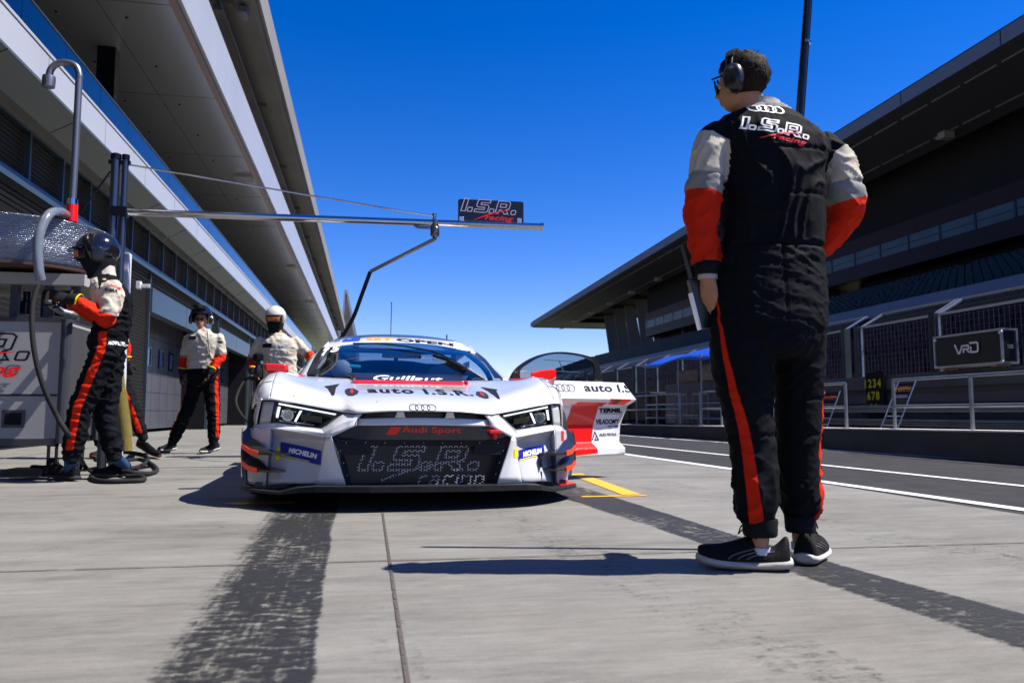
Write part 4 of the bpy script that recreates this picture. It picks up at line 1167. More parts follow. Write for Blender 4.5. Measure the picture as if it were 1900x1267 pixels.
for s in (1, -1):
    panel('pillar', surf(side([[(.725, 1.36, .812), (.765, 1.40, .815), (.80, 1.46, .80)], [(.705, 1.68, .905), (.742, 1.72, .905), (.77, 1.78, .88)], [(.675, 1.92, 1.003), (.708, 1.96, 1.0), (.735, 2.02, .97)], [(.64, 2.13, 1.074), (.672, 2.16, 1.06), (.70, 2.22, 1.03)], [(.60, 2.24, 1.138), (.625, 2.28, 1.122), (.655, 2.34, 1.08)], [(.595, 2.5, 1.157), (.62, 2.5, 1.14), (.65, 2.5, 1.10)], [(.565, 3.0, 1.132), (.59, 3.0, 1.11), (.63, 3.0, 1.06)], [(.515, 3.6, 1.0), (.54, 3.6, .98), (.58, 3.6, .94)]], s), 3, 4), M_paint, solid=.015)
    # black edge inside the glass
    panel('glass_border', surf(side([[(.655, 1.335, .818), (.728, 1.372, .820)], [(.655, 1.63, .916), (.712, 1.672, .909)], [(.64, 1.885, 1.016), (.683, 1.915, 1.006)], [(.615, 2.10, 1.09), (.65, 2.125, 1.075)]], s), 3, 4), M_trim, solid=0)
# greenhouse side glass on the closed side
panel('side_window', lin([[(-.80, 1.46, .80), (-.88, 2.4, .85), (-.90, 3.0, .86)], [(-.735, 2.02, .97), (-.68, 2.45, 1.07), (-.64, 3.0, 1.05)]]), mat('tinted window', (.01, .015, .02), .05, coat=1), solid=.005)
# sides and tail
for s in (1, -1):
    if s < 0:
        panel('door_skin', surf(side([[(.985, 1.5, .76), (.96, 2.1, .80), (.93, 2.8, .84)], [(1.0, 1.5, .60), (.975, 2.1, .62), (.97, 2.8, .66)], [(1.0, 1.5, .40), (.93, 2.1, .40), (.94, 2.8, .42)], [(.98, 1.5, .16), (.98, 2.1, .16), (.98, 2.8, .16)]], s), 4, 3), M_paint, solid=.01)
    panel('sill', lin(side([[(.99, 1.5, .20), (.99, 2.9, .20)], [(1.02, 1.5, .10), (1.02, 2.9, .10)]], s)), M_carb, solid=.02)
    panel('rear_fender', surf(side([[(.88, 2.8, .86), (.88, 3.3, .90), (.88, 3.9, .90), (.86, 4.4, .86)], [(.97, 2.8, .80), (1.0, 3.3, .84), (1.0, 3.9, .84), (.96, 4.4, .80)], [(.97, 2.8, .62), (1.02, 3.3, .68), (1.02, 3.9, .68), (.98, 4.4, .62)], [(.96, 2.8, .40), (1.0, 3.0, .45), (1.0, 4.1, .45), (.98, 4.4, .30)]], s), 4, 4), M_paint, solid=.01)
    panel('deck', surf(side([[(.60, 2.8, 1.03), (.54, 3.4, .98), (.5, 3.9, .92), (.5, 4.4, .86)], [(.88, 2.8, .86), (.88, 3.3, .90), (.88, 3.9, .90), (.86, 4.4, .86)]], s), 4, 4), M_paint, solid=.01)
q = MB(); q.box(-.95, .95, 4.38, 4.42, .2, .84); q.build('tail_panel', M_carbm, car)
q = MB(); q.box(-.96, .96, .45, 4.38, .10, .13); q.box(-.95, .95, 2.9, 4.3, .13, .4); q.build('floor', M_trim, car)
q = MB(); q.box(-.85, .85, .55, 1.12, .12, .55); q.build('front_bulkhead', M_trim, car)
q = MB(); q.box(-.88, .88, 4.25, 4.55, 1.06, 1.09); q.box(-.9, -.88, 4.1, 4.6, .95, 1.13); q.box(.88, .9, 4.1, 4.6, .95, 1.13); q.box(-.4, -.38, 4.2, 4.4, .8, 1.06); q.box(.38, .4, 4.2, 4.4, .8, 1.06); q.build('rear_wing', M_carb, car)
# wheels
for s in (1, -1):
    for y in (1.0, 3.62):
        x = s * .90
        ty = MB().lathe([(.235, -.14), (.30, -.15), (.335, -.13), (.345, -.08), (.345, .08), (.335, .13), (.30, .15), (.235, .14)], (x, y, .345), 'X', 40).build('wheel', M_rub, car, smooth=True)
        q = MB(); q.lathe([(.235, -.13), (.22, -.10), (.22, .10), (.235, .13), (.24, .13), (.24, -.13)], (x, y, .345), 'X', 40); q.build('rim', M_gcol, ty, smooth=True)
        q = MB()
        for k in range(10):
            a = k * math.pi / 5; q.bar((x + s * .06, y + .04 * math.cos(a), .345 + .04 * math.sin(a)), (x + s * .10, y + .225 * math.cos(a), .345 + .225 * math.sin(a)), .03, .02, up=(1, 0, 0))
        q.build('spokes', M_gcol, ty)
# cabin contents
q = MB(); q.box(-.93, .93, 1.3, 3.0, .12, .16); q.box(-.7, .7, 1.35, 1.75, .55, .78); q.build('dashboard', M_carbm, car, bevel=.03)
q = MB(); q.lathe([(.15, -.012), (.165, -.012), (.165, .012), (.15, .012)], (.36, 1.98, .80), 'Y', 28); q.build('steering_wheel', M_trim, car, smooth=True)
for x in (.36,):
    q = MB(); q.rings([[(x + a, y, z), (x + a * .8, y - .08, z)] if 0 else [(x - w_, y, z), (x + w_, y, z), (x + w_, y + .1, z + .02), (x - w_, y + .1, z + .02)] for w_, y, z in ((.2, 2.1, .2), (.25, 2.5, .22), (.27, 2.65, .5), (.25, 2.75, .8), (.16, 2.82, 1.0))]); q.build('racing_seat', M_carbm, car)
for sx in (-.62, .62):
    q = MB(); q.tube(smooth_path([(sx * 1.1, 1.5, .3), (sx * 1.08, 1.55, .8), (sx * .92, 2.1, 1.05), (sx * .85, 2.7, 1.12), (sx, 2.9, .3)], 5), .022, 8); q.build('roll_cage', M_carbm, car, smooth=True)
for a, c in (((-.55, 2.72, 1.11), (.55, 2.72, 1.11)), ((-.55, 2.75, 1.1), (.6, 2.9, .4)), ((0, 2.72, 1.11), (0, 2.9, .4)), ((-.58, 2.05, 1.06), (.58, 2.05, 1.06))):
    q = MB(); q.tube([a, c], .02, 8); q.build('roll_cage', M_carbm, car, smooth=True)
q = MB(); q.box(-.16, .16, 2.0, 2.03, 1.0, 1.06); q.build('inner_mirror', M_trim, car, bevel=.01)
# seat and cyan hose seen through the left of the screen
q = MB(); q.ball((-.48, 1.62, .87), .075, 14, 8, (1, .7, 1.1)); q.build('fan_housing', mat('grey plastic', (.25, .25, .26), .5), car, smooth=True)
q = MB(); q.tube([(-.42, 1.55, .90), (-.34, 1.55, .895)], .012, 8); q.build('hose', mat('cyan hose', (.02, .35, .5), .3), car, smooth=True)
# air duct panel with red lip in front of the screen
panel('duct_panel', surf(mir([[(0, 1.08, .782), (.2, 1.08, .781), (.405, 1.10, .776)], [(0, 1.20, .820), (.2, 1.20, .819), (.415, 1.20, .812)], [(0, 1.27, .842), (.2, 1.27, .840), (.44, 1.28, .832)]]), 4, 3), M_carb, solid=.012)
panel('duct_lip', surf(mir([[(0, .965, .755), (.2, .965, .754), (.385, .98, .751)], [(0, 1.05, .778), (.2, 1.05, .777), (.395, 1.06, .774)]]), 4, 3), M_red, solid=.012)
for s in (1, -1): q = MB(); q.box(min(s * .385, s * .40), max(s * .385, s * .40), .99, 1.07, .755, .782); q.build('duct_end', mat('pink red', (.8, .05, .12), .4), car, bevel=.003)

CARBVH = bvh_of([hood, fen[1], fen[-1], hdr, wsc])
def chit(px, py, bv=None):
    o = CARI @ cam.location; d = (CARI.to_3x3() @ _ray(px, py)).normalized()
    h = (bv or CARBVH).ray_cast(o, d, 50); 
    return h[0]
def cdec(name, vf, m, x0, y0, x1, y1, parent=None, bv=None, L=.02, off=.0015, slope=None, hz=None, ends=None):
    "sticker whose corners were measured at (x0,y0)-(x1,y1); dropped on the bodywork from the front"
    bv = bv or CARBVH; c = chit((x0 + x1) / 2, (y0 + y1) / 2, bv)
    if c is None: print('MISS', name, x0, y0); return None
    a = chit(x0, (y0 + y1) / 2, bv) or c; e = chit(x1, (y0 + y1) / 2, bv) or c
    t = chit((x0 + x1) / 2, y0, bv) or c; b_ = chit((x0 + x1) / 2, y1, bv) or c
    if ends:
        a = chit(*ends[0], bv) or a; e = chit(*ends[1], bv) or e; c = Vector(((a.x + e.x) / 2, c.y, (a.z + e.z) / 2 + .004))
    ww = max(e.x - a.x, .01); hh = hz or abs(t.z - b_.z); 
    sl = (e.z - a.z) / ww if slope is None else slope
    V = fit(vf, w=ww, h=hh)
    return decal(name, V, m, bv, (c.x, c.y - 1.0, c.z), (1, 0, sl), (0, 0, 1), (0, 1, 0), parent or car, off=off, L=L, maxd=3)
def poly2(pts): return [tuple(p) for p in pts], [tuple(range(len(pts)))]
cdec('lettering', text_polys('auto I.S.R.', 1, .035, 0, 1.15), M_ink, 688, 721, 875, 731, slope=-.02)
cdec('ring_emblem', rings2(4, .5, .09, .68), M_ink, 759, 750, 810, 763, slope=0)
for s, (a, b_, c_, d_) in ((-1, (600, 712, 630, 734)), (1, (903, 718, 931, 740))):
    vp = poly2([(-1, .55), (1, 1), (.55, .3), (.45, -.9), (.15, -1), (-.1, -.5), (-.5, .2)]); 
    if s > 0: vp = ([(-x, y) for x, y in vp[0]], [f[::-1] for f in vp[1]])
    cdec('hood_vent', vp, M_black, a, b_, c_, d_, off=.003)
for s, (a, b_, c_, d_) in ((-1, (640, 721, 666, 734)), (1, (884, 727, 905, 739))):
    pp = poly2([(-1, .5), (-.6, 1), (.3, 1), (1, .1), (.8, -.5), (.2, -1), (-.5, -1), (-.9, -.3)])
    if s > 0: pp = ([(-x, y) for x, y in pp[0]], [f[::-1] for f in pp[1]])
    cdec('hood_pad', pp, mat('pad grey', (.02, .022, .027), .6), a, b_, c_, d_, off=.004)
    cdec('pad_arrow', poly2([(-.2, 1), (.2, .9), (.15, 0), (.5, .1), (0, -1), (-.5, 0), (-.15, .1)]), M_redink, lerp(a, c_, .35), b_ + 2, lerp(a, c_, .65), d_ - 3, off=.006)
HB_ = bvh_of([hdr]); HB2 = bvh_of([wsc])
cdec('lettering', text_polys('GT', 1, .05, 0, 1.0), M_orangeink, 680, 628, 731, 632, bv=HB_, hz=.034, ends=((680, 629.5), (731, 630.5)))
cdec('lettering', text_polys('OPEN', 1, .05, 0, 1.05), M_ink, 760, 629, 780, 635, bv=HB_, hz=.034, ends=((735, 631), (841, 641)))
cdec('sponsor_patch', poly2([(-1, -1), (-.8, 1), (1, 1), (.8, -1)]), M_blueink, 645, 629, 655, 634, bv=HB_, hz=.036, ends=((634, 632.5), (670, 630.5)))
cdec('lettering', text_polys('PRO-AM', 1, .03, .3, 1.0), M_blueink, 610, 632, 630, 636, bv=HB_, hz=.026, ends=((607, 636), (632, 632)))
cdec('racing_number', text_polys('7', 1, .05, .25), M_whiteink, 598, 650, 611, 660, bv=HB2, slope=.2, hz=.075, off=.012)
cdec('racing_number', text_polys('5', 1, .05, .25), M_whiteink, 614, 643, 632, 655, bv=HB2, slope=.1, hz=.075, off=.012)
DB = bvh_of([o for o in car.children if o.name.startswith('duct_panel')])
cdec('script_lettering', text_polys('Guillaut', 1, .02, .3), M_whiteink, 694, 693, 822, 712, bv=DB, slope=-.01, off=.002)
TB = bvh_of([top])
cdec('lettering', text_polys('Audi Sport', 1, .02, 0, 1.05), M_redink, 746, 791, 856, 806, bv=TB, slope=-.01, parent=grille)
cdec('parallelogram', poly2([(-1, -1), (-.45, 1), (1, 1), (.45, -1)]), M_redink, 717, 792, 744, 806, bv=TB, slope=0, parent=grille)
cdec('parallelogram', poly2([(-1, 1), (-.4, 1), (1, -1), (.5, -1)]), M_redink, 900, 796, 920, 809, bv=TB, parent=grille)
SB = bvh_of([o for o in car.children if o.name.startswith(('bumper_side', 'bumper_corner', 'bumper_frame', 'bumper_blade'))])
for (x0, y0, x1, y1, sl) in ((513, 824, 596, 857, -.16), (954, 827, 1009, 852, .10)):
    cdec('tyre_sponsor_patch', poly2([(-1, -1), (-1, 1), (1, 1), (1, -1)]), M_blueink2, x0 + 6, y0 + 3, x1, y1 - 3, bv=SB, slope=sl, off=.002)
    cdec('patch_edge', poly2([(-1, -1), (-1, 1), (1, 1), (1, -1)]), M_yelink, x0, y0 + 4, x0 + 7, y1 - 4, bv=SB, slope=sl, off=.003)
    cdec('patch_line', poly2([(-1, -1), (-1, 1), (1, 1), (1, -1)]), M_yelink, x0 + 8, (y0 + y1) / 2 + 9, lerp(x0, x1, .75), (y0 + y1) / 2 + 10.5, bv=SB, slope=sl, off=.0035)
    cdec('lettering', text_polys('MICHELIN', 1, .05, .2, 1.0), M_whiteink, lerp(x0, x1, .27), (y0 + y1) / 2 - 5, lerp(x0, x1, .92), (y0 + y1) / 2 + 5, bv=SB, slope=sl, off=.0035)
cdec('lettering', text_polys('R8', 1, .05, 0, 1.0), M_ink, 451, 796, 464, 810, bv=SB, slope=0)
cdec('red_tab', poly2([(-1, -1), (-1, 1), (1, 1), (1, -1)]), M_redink, 1041, 799, 1046, 818, bv=bvh_of([o for o in car.children if o.name.startswith(('bumper_corner', 'fender'))]), slope=0)
cdec('ring_emblem', rings2(2, .5, .16, .7), M_ink, 475, 694, 491, 708, slope=.5)
# mirrors
def mirror(s, pts, stalk, nm='side_mirror'):
    q = MB(); q.rings([[(s * x, y0 + dy, z) for x, z in pr] for y0, dy, pr in pts]); o = q.build(nm, M_red, car, smooth=True, angle=50, bevel=.012)
    q = MB(); q.tube([(s * x, y, z) for x, y, z in stalk], .02, 8); q.build('mirror_stalk', M_red, o, smooth=True)
    return o
mirror(-1, [(1.50, 0, [(.885, .838), (1.02, .838), (1.03, .86), (1.035, .90), (.885, .90), (.875, .865)]), (1.60, 0, [(.875, .832), (1.03, .832), (1.045, .86), (1.045, .908), (.875, .908), (.865, .865)])], [(.88, 1.5, .79), (.95, 1.56, .87)])
# open door on the right, hinged at its front edge
AL = math.radians(62)
hinge = CARM @ Vector((.93, 1.55, 0))
du = Vector((math.sin(AL), math.cos(AL), 0)); dn = Vector((math.cos(AL), -math.sin(AL), 0))   # along the door, outward (towards camera)
def dpx(x, y, off=0.0):
    o = hinge + dn * off; q = _ray(x, y); t = (o - cam.location).dot(dn) / q.dot(dn); p = cam.location + q * t
    return (p - o).dot(du), p.z
def dw(u, z, off=0.0): return CARI @ (hinge + du * u + dn * off + Vector((0, 0, z)))
uR = dpx(1157, 712)[0]; uT = dpx(1170, 738)[0]; zB = dpx(1100, 845)[1]
belt = dpx(1100, 706)[1]; zs_ = dpx(1100, 738)[1]
PRF = [(belt, 0.0), (lerp(belt, zs_, .5), .03), (zs_, .065), (zs_ - .012, .060), (zs_ - .055, -.015), (lerp(zs_, zB, .45), -.045), (lerp(zs_, zB, .75), -.03), (zB + .07, .045), (zB + .02, .05), (zB, .03)]
def door_u(k, z):
    "free edge of the door"
    t = (z - zB) / (belt - zB)
    if z >= zs_: return lerp(uT, uR, (z - zs_) / (belt - zs_))
    return lerp(dpx(1152, 840)[0], uT, (z - zB) / (zs_ - zB)) + (.03 * math.sin(math.pi * (z - zB) / (zs_ - zB)) * -1)
G = []
for z, off in PRF: G.append([dw(u * door_u(0, z), z, off) for u in [k / 10 for k in range(11)]])
door = MB().grid(lin(G, 1, 3)).build('door', M_paint, car, smooth=True, angle=30, solid=.0)
md = door.modifiers.new('s', 'SOLIDIFY'); md.thickness = .05; md.offset = 1
me = door.data
if (me.polygons[0].normal).dot((CARI.to_3x3() @ dn)) > 0: md.offset = -1
# window frame and glass
fr = [(938, 705), (955, 683), (978, 665), (1005, 654), (1035, 649), (1065, 651), (1092, 657), (1111, 665), (1118, 684), (1124, 706)]
inr = [(966, 703), (966, 684), (984, 670), (1006, 659), (1035, 654), (1064, 656), (1088, 661), (1101, 668), (1105, 684), (1106, 703)]
F = [dpx(*p) for p in fr]; I = [dpx(*p) for p in inr]; F = [(p.x, p.y) for p in smooth_path([(u, z, 0) for u, z in F], 4)]; I = [(p.x, p.y) for p in smooth_path([(u, z, 0) for u, z in I], 4)]; F = [(lerp(a[0], c[0], .3), lerp(a[1], c[1], .3)) for a, c in zip(F, I)]
q = MB(); 
for i in range(len(F) - 1):
    A = [dw(*F[i], .0), dw(*F[i + 1], .0), dw(*I[i + 1], .0), dw(*I[i], .0)]; B = [dw(*F[i], -.03), dw(*F[i + 1], -.03), dw(*I[i + 1], -.03), dw(*I[i], -.03)]
    q.hexa(B + A)
q.build('window_frame', M_carb, door)
q = MB(); c0_ = (sum(u for u, z in I) / len(I), sum(z for u, z in I) / len(I)); q.add([dw(u, z, -.012) for u, z in I], [tuple(range(len(I)))]); q.build('window_glass', glassmat('door window glass', (.6, .8, 1.0), .6, .01, 2.2), door)
for (x0, y0, x1, y1) in ((1012, 665, 1070, 669), (1033, 686, 1078, 688), (1040, 666, 1048, 687)):
    a = dpx(x0, y0); c_ = dpx(x1, y1); q = MB(); q.bar(dw(*a, -.018), dw(*c_, -.018), .006, .006); q.build('window_strip', M_whiteink, door)
def ddec(name, vf, m, x0, y0, x1, y1, off=.003, slope=0.0):
    a = dpx(x0, y1); e = dpx(x1, y0); V = fit(vf, w=e[0] - a[0], h=e[1] - a[1]); c = ((a[0] + e[0]) / 2, (a[1] + e[1]) / 2)
    R3 = CARI.to_3x3()
    return decal(name, V, m, DBV, dw(c[0], c[1], .4), R3 @ (du + Vector((0, 0, slope))), (0, 0, 1), R3 @ (-dn), door, off=off, L=.03)
dm = door.modifiers[0]; door.modifiers.remove(dm); DBV = bvh_of([door]); md = door.modifiers.new('s', 'SOLIDIFY'); md.thickness = .05; md.offset = -1
nn = door.data.polygons[0].normal; 
if nn.dot(CARI.to_3x3() @ dn) < 0: md.offset = 1
def pxpoly(pts): 
    P = [dpx(*p) for p in pts]; us = [p[0] for p in P]; zz = [p[1] for p in P]; return P, min(us), max(us), min(zz), max(zz)
def dpoly(name, pts, m, off=.002):
    P, a, b_, c_, d_ = pxpoly(pts); R3 = CARI.to_3x3()
    vf = ([(u, z) for u, z in P], [tuple(range(len(P)))])
    return decal(name, vf, m, DBV, dw(0, 0, .4), R3 @ du, (0, 0, 1), R3 @ (-dn), door, off=off, L=.025)
dpoly('red_band', [(1048, 818), (1063, 748), (1116, 748), (1112, 752), (1101, 820), (1101, 838), (1058, 842)], M_red)
def dunder(name, x0, x1, m):
    R3 = CARI.to_3x3(); d = (R3 @ (-dn) + Vector((0, 0, 1.1))).normalized(); ua, ub = dpx(x0, 738)[0], dpx(x1, 738)[0]
    vf = ([(ua, zs_ - .085), (ub, zs_ - .085), (ub + .012, zs_ + .005), (ua + .012, zs_ + .005)], [(0, 1, 2, 3)])
    return decal(name, vf, m, DBV, dw(0, 0, 0) - d * .35, R3 @ du, (0, 0, 1), d, door, off=.002, L=.02)
dunder('red_band_top', 1064.5, 1119, M_red)
dpoly('door_handle_recess', [(1121, 738), (1160, 739), (1156, 749), (1126, 748)], M_redink, .003)
dpoly('door_handle', [(1127, 741), (1142, 741), (1140, 746), (1130, 746)], M_trim, .006)
ddec('ring_emblem', rings2(4, .5, .07, .68), M_ink, 1018, 711, 1063, 724)
ddec('lettering', text_polys('auto I.S', 1, .02, 0, 1.05), M_ink, 1080, 712, 1166, 724)
M_inkg = M_ink
ddec('lettering', text_polys('TERMIL', 1, .06, 0, 1.0), M_ink, 1114, 755, 1157, 763)
ddec('small_print', text_polys('STAVEBNI SPOLECNOST', 1, .02, 0, 1.0), M_ink, 1117, 764, 1157, 766)
ddec('lettering', text_polys('VILADOMY', 1, .035, 0, 1.0), M_ink, 1111, 775, 1154, 785)
ddec('lettering', text_polys('JABLONEC', 1, .03, 0, 1.0), M_ink, 1134, 787, 1154, 791)
ddec('lettering', text_polys('ALES FRYDA', 1, .02, 0, 1.0), M_ink, 1117, 801, 1149, 807)
ddec('triangle_emblem', join2(stroke2([(-1, -1), (0, 1), (1, -1), (-.2, -1), (.4, -.1)], .22)), M_ink, 1103, 797, 1116, 815)
# red door mirror
def dv(x, y, off): 
    u, z = dpx(x, y, off); return dw(u, z, off)
pr = [(984, 688), (1003, 684), (1024, 682), (1032, 683), (1032, 700), (1018, 703), (1004, 699), (986, 699)]
q = MB(); q.rings([[dv(x, y, .20) for x, y in pr], [dv(lerp(x, 1008, .12), lerp(y, 691, .1), .27) for x, y in pr]]); q.rings([[dv(x, y, .20) for x, y in pr], [dv(x, y, .14) for x, y in pr]])
mo = q.build('side_mirror', M_red, door, bevel=.008)
q = MB(); q.rings([[dv(1016, 697, .17), dv(1032, 697, .17), dv(1032, 697, .21), dv(1016, 697, .21)], [dv(1018, 711, .04), dv(1026, 714, .04), dv(1026, 714, .08), dv(1018, 711, .08)]]); q.build('mirror_stalk', M_red, mo)
# wiper, aerial, roof bits
WBH = HB2
w1 = chit(640, 643, HB2); pts = [chit(x, y, HB2) for x, y in ((655, 641), (700, 641), (750, 646), (800, 655), (840, 672), (862, 688))]
q = MB(); print('wiper', pts)
q.tube([p + Vector((0, -.02, .015)) for p in pts if p], .007, 6); q.build('wiper', M_trim, car, smooth=True)
pts = [chit(x, y, HB2) for x, y in ((805, 662), (835, 672), (862, 686))]
q = MB(); P = [p + Vector((0, -.015, .01)) for p in pts if p]; q.bar(P[0], P[1], .05, .02, up=(0, 0, 1)); q.bar(P[1], P[2], .06, .02); q.build('screen_banner', M_trim, car)
a = CARI @ aY(725, 621, CY0 + 2.9); c_ = CARI @ aY(726.5, 562, CY0 + 2.9)
q = MB(); q.tube([a + Vector((0, 0, -.03)), c_], .0035, 6); q.ball(c_, .007, 8, 6); q.build('aerial', M_trim, car, smooth=True)
q = MB(); a = CARI @ aY(829, 627, CY0 + 2.9); q.tube([a + Vector((0, 0, -.03)), a + Vector((0, 0, .03))], .006, 6); q.build('roof_pin', M_trim, car)
# red stripe on wiper area and right window reflection items are left to the glass itself

# shut lines and fasteners
for s in (1, -1):
    q = MB(); q.tube([Vector((s * (r[0][0] - .002), r[0][1], r[0][2] + .003)) for r in FEN[:6]], .0022, 5); q.build('shut_line', M_trim, car)
    q = MB(); q.tube([Vector((s * x, y - .004, z)) for x, y, z in ((.384, .083, .516), (.386, .078, .498), (.390, .072, .480))], .002, 5); q.build('shut_line', M_trim, car)
    q = MB(); q.tube([Vector((s * x, y, z)) for x, y, z in ((.905, .69, .742), (.96, .71, .732), (1.012, .77, .694), (1.046, .84, .62))], .002, 5); q.build('shut_line', M_trim, car)
for (x, y) in ((611, 628), (674, 626), (702, 626.5), (740, 627), (778, 630), (841, 638)):
    p = chit(x, y, HB_)
    if p: q = MB(); q.ball(p + Vector((0, -.003, 0)), .0045, 8, 5); q.build('fastener', M_trim, car, smooth=True)
for (x, y) in ((700, 745), (868, 749), (545, 735), (985, 742)):
    p = chit(x, y)
    if p: q = MB(); q.ball(p + Vector((0, 0, -.002)), .006, 8, 5); q.build('fastener', M_chrome, car, smooth=True)
# ------------------------------------------------------------------ people
def suit_mat(name, base, cream, red, grey):
    m, nt, b, out = newmat(name); L = nt.links.new
    prev = None; colr = rgb(base)
    def gt(a):
        at = N(nt, "ShaderNodeAttribute"); at.attribute_name = a
        g = N(nt, "ShaderNodeMapRange"); g.inputs[1].default_value = -.0015; g.inputs[2].default_value = .0015; L(at.outputs['Fac'], g.inputs[0]); return g.outputs[0]
    last = None
    for a, c in (('z_cream', cream), ('z_grey', grey), ('z_red', red), ('z_black', base)):
        mx = N(nt, "ShaderNodeMix", data_type='RGBA'); L(gt(a), mx.inputs[0])
        if last: L(last, mx.inputs[6])
        else: mx.inputs[6].default_value = rgb(base)
        mx.inputs[7].default_value = rgb(c); last = mx.outputs[2]
    tc = N(nt, "ShaderNodeNewGeometry"); nz = N(nt, "ShaderNodeTexNoise", i_Scale=55.0, i_Detail=5.0); L(tc.outputs['Position'], nz.inputs['Vector'])
    n2 = N(nt, "ShaderNodeTexNoise", i_Scale=5.0, i_Detail=5.0); L(tc.outputs['Position'], n2.inputs['Vector'])
    mr = N(nt, "ShaderNodeMapRange"); L(n2.outputs[0], mr.inputs[0]); mr.inputs[1].default_value = .3; mr.inputs[2].default_value = .7; mr.inputs[3].default_value = .88; mr.inputs[4].default_value = 1.1
    mm = N(nt, "ShaderNodeMix", data_type='RGBA', blend_type='MULTIPLY'); mm.inputs[0].default_value = 1; L(last, mm.inputs[6]); L(mr.outputs[0], mm.inputs[7])
    L(mm.outputs[2], b.inputs['Base Color']); b.inputs['Roughness'].default_value = .78
    b.inputs['Specular IOR Level'].default_value = .08
    bp_ = N(nt, "ShaderNodeBump"); bp_.inputs['Strength'].default_value = .25; bp_.inputs['Distance'].default_value = .003; L(nz.outputs[0], bp_.inputs['Height']); L(bp_.outputs[0], b.inputs['Normal'])
    return m
M_suit = suit_mat('racing suit cloth', (.0048, .0055, .008), (.46, .42, .345), (.52, .020, .006), (.22, .22, .215))
M_skin = mat('skin', (.42, .22, .14), .55, var=.1, vscale=20)
M_hair = mat('dark hair', (.014, .009, .006), .75, var=.5, vscale=90, stretch=(1, 1, .3))
M_blk = mat('black plastic', (.01, .011, .014), .3)
M_knit = mat('black knit', (.008, .009, .013), .9)
M_sole = mat('white sole', (.40, .385, .36), .5, var=.1, vscale=20)
M_shoe = mat('black shoe mesh', (.006, .006, .007), .7, bump=.4, bscale=250)
M_glove = mat('black glove', (.012, .012, .013), .6, bump=.3, bscale=120)
M_sock = mat('pale sock', (.45, .48, .6), .8)
M_bsock = mat('blue sock', (.02, .06, .16), .8)

def ringe(c, u, v, ru, rv, n=20, p=2.2):
    out = []
    for k in range(n):
        t = 2 * math.pi * k / n; a, b = math.cos(t), math.sin(t)
        a = math.copysign(abs(a) ** (2 / p), a); b = math.copysign(abs(b) ** (2 / p), b)
        out.append(c + u * (a * ru) + v * (b * rv))
    return out
def capsule(q, pts, n=14, flat=1.0, ax=None):
    "tapered limb with round ends through (point, radius)"
    P = [Vector(p) for p, r in pts]; rr = [r for p, r in pts]
    sp = smooth_path(P, 4); rs = []
    for i in range(len(rr) - 1):
        for k in range(4): rs.append(lerp(rr[i], rr[i + 1], k / 4))
    rs.append(rr[-1])
    d0 = (sp[0] - sp[1]).normalized(); d1 = (sp[-1] - sp[-2]).normalized()
    path = [sp[0] + d0 * rs[0] * .95, sp[0] + d0 * rs[0] * .6] + sp + [sp[-1] + d1 * rs[-1] * .6, sp[-1] + d1 * rs[-1] * .95]
    rad = [rs[0] * .3, rs[0] * .8] + rs + [rs[-1] * .8, rs[-1] * .3]
    q.tube(path, rad, n)
def remesh(q, name, m, parent, voxel=.01, smooth=6, disp=None, inv=None):
    me = bpy.data.meshes.new(name); me.from_pydata(q.v, [], q.f); me.validate()
    bm = bmesh.new(); bm.from_mesh(me); bmesh.ops.recalc_face_normals(bm, faces=bm.faces); bm.to_mesh(me); bm.free()
    o = bpy.data.objects.new(name, me); COL.objects.link(o)
    r = o.modifiers.new('r', 'REMESH'); r.mode = 'VOXEL'; r.voxel_size = voxel; r.use_smooth_shade = True
    if smooth:
        s = o.modifiers.new('s', 'SMOOTH'); s.factor = .5; s.iterations = smooth
    dg = bpy.context.evaluated_depsgraph_get(); me2 = bpy.data.meshes.new_from_object(o.evaluated_get(dg))
    bpy.data.objects.remove(o); bpy.data.meshes.remove(me)
    me2.name = name; me2.materials.clear(); me2.materials.append(m)
    if disp:
        me2.update(); nn = [v.normal.copy() for v in me2.vertices]; cc = [v.co.copy() for v in me2.vertices]
        for v, n_, c in zip(me2.vertices, nn, cc): v.co = c + n_ * disp(c, n_)
    me2.polygons.foreach_set('use_smooth', [True] * len(me2.polygons)); me2.update()
    o = bpy.data.objects.new(name, me2); COL.objects.link(o); o.parent = parent
    if parent: o.matrix_parent_inverse = parent.matrix_world.inverted() if False else Matrix.Translation(-Vector(parent.location))
    return o
def zones(o, fn):
    me = o.data; names = ('z_cream', 'z_grey', 'z_red', 'z_black'); A = [me.attributes.new(n, 'FLOAT', 'POINT') for n in names]
    V = [fn(v.co) for v in me.vertices]
    for k, a in enumerate(A): a.data.foreach_set('value', [x[k] for x in V])
def axis_hit(path, p):
    "nearest point on a path of (pt, r): (dist/r, metres along, axis point)"
    best = None; acc = 0
    for i in range(len(path) - 1):
        a, ra = path[i]; b, rb = path[i + 1]; d = b - a; L_ = d.length; t = max(0, min(1, (p - a).dot(d) / (L_ * L_)))
        c = a + d * t; q = (p - c).length / lerp(ra, rb, t)
        if best is None or q < best[0]: best = (q, acc + t * L_, c)
        acc += L_
    return best
def folds(amp=.006):
    def f(p, n):
        a = noise.noise(Vector((p.x * 9, p.y * 9, p.z * 17)) + Vector((noise.noise(p * 5) * 1.5, 0, 0)))
        b = noise.noise(Vector((p.x * 26, p.y * 26, p.z * 42)))
        return amp * (1 - 2.4 * abs(a)) + amp * .4 * b
    return f
def child(o, parent):
    o.parent = parent; o.matrix_parent_inverse = Matrix.Translation(-Vector(parent.location)); return o
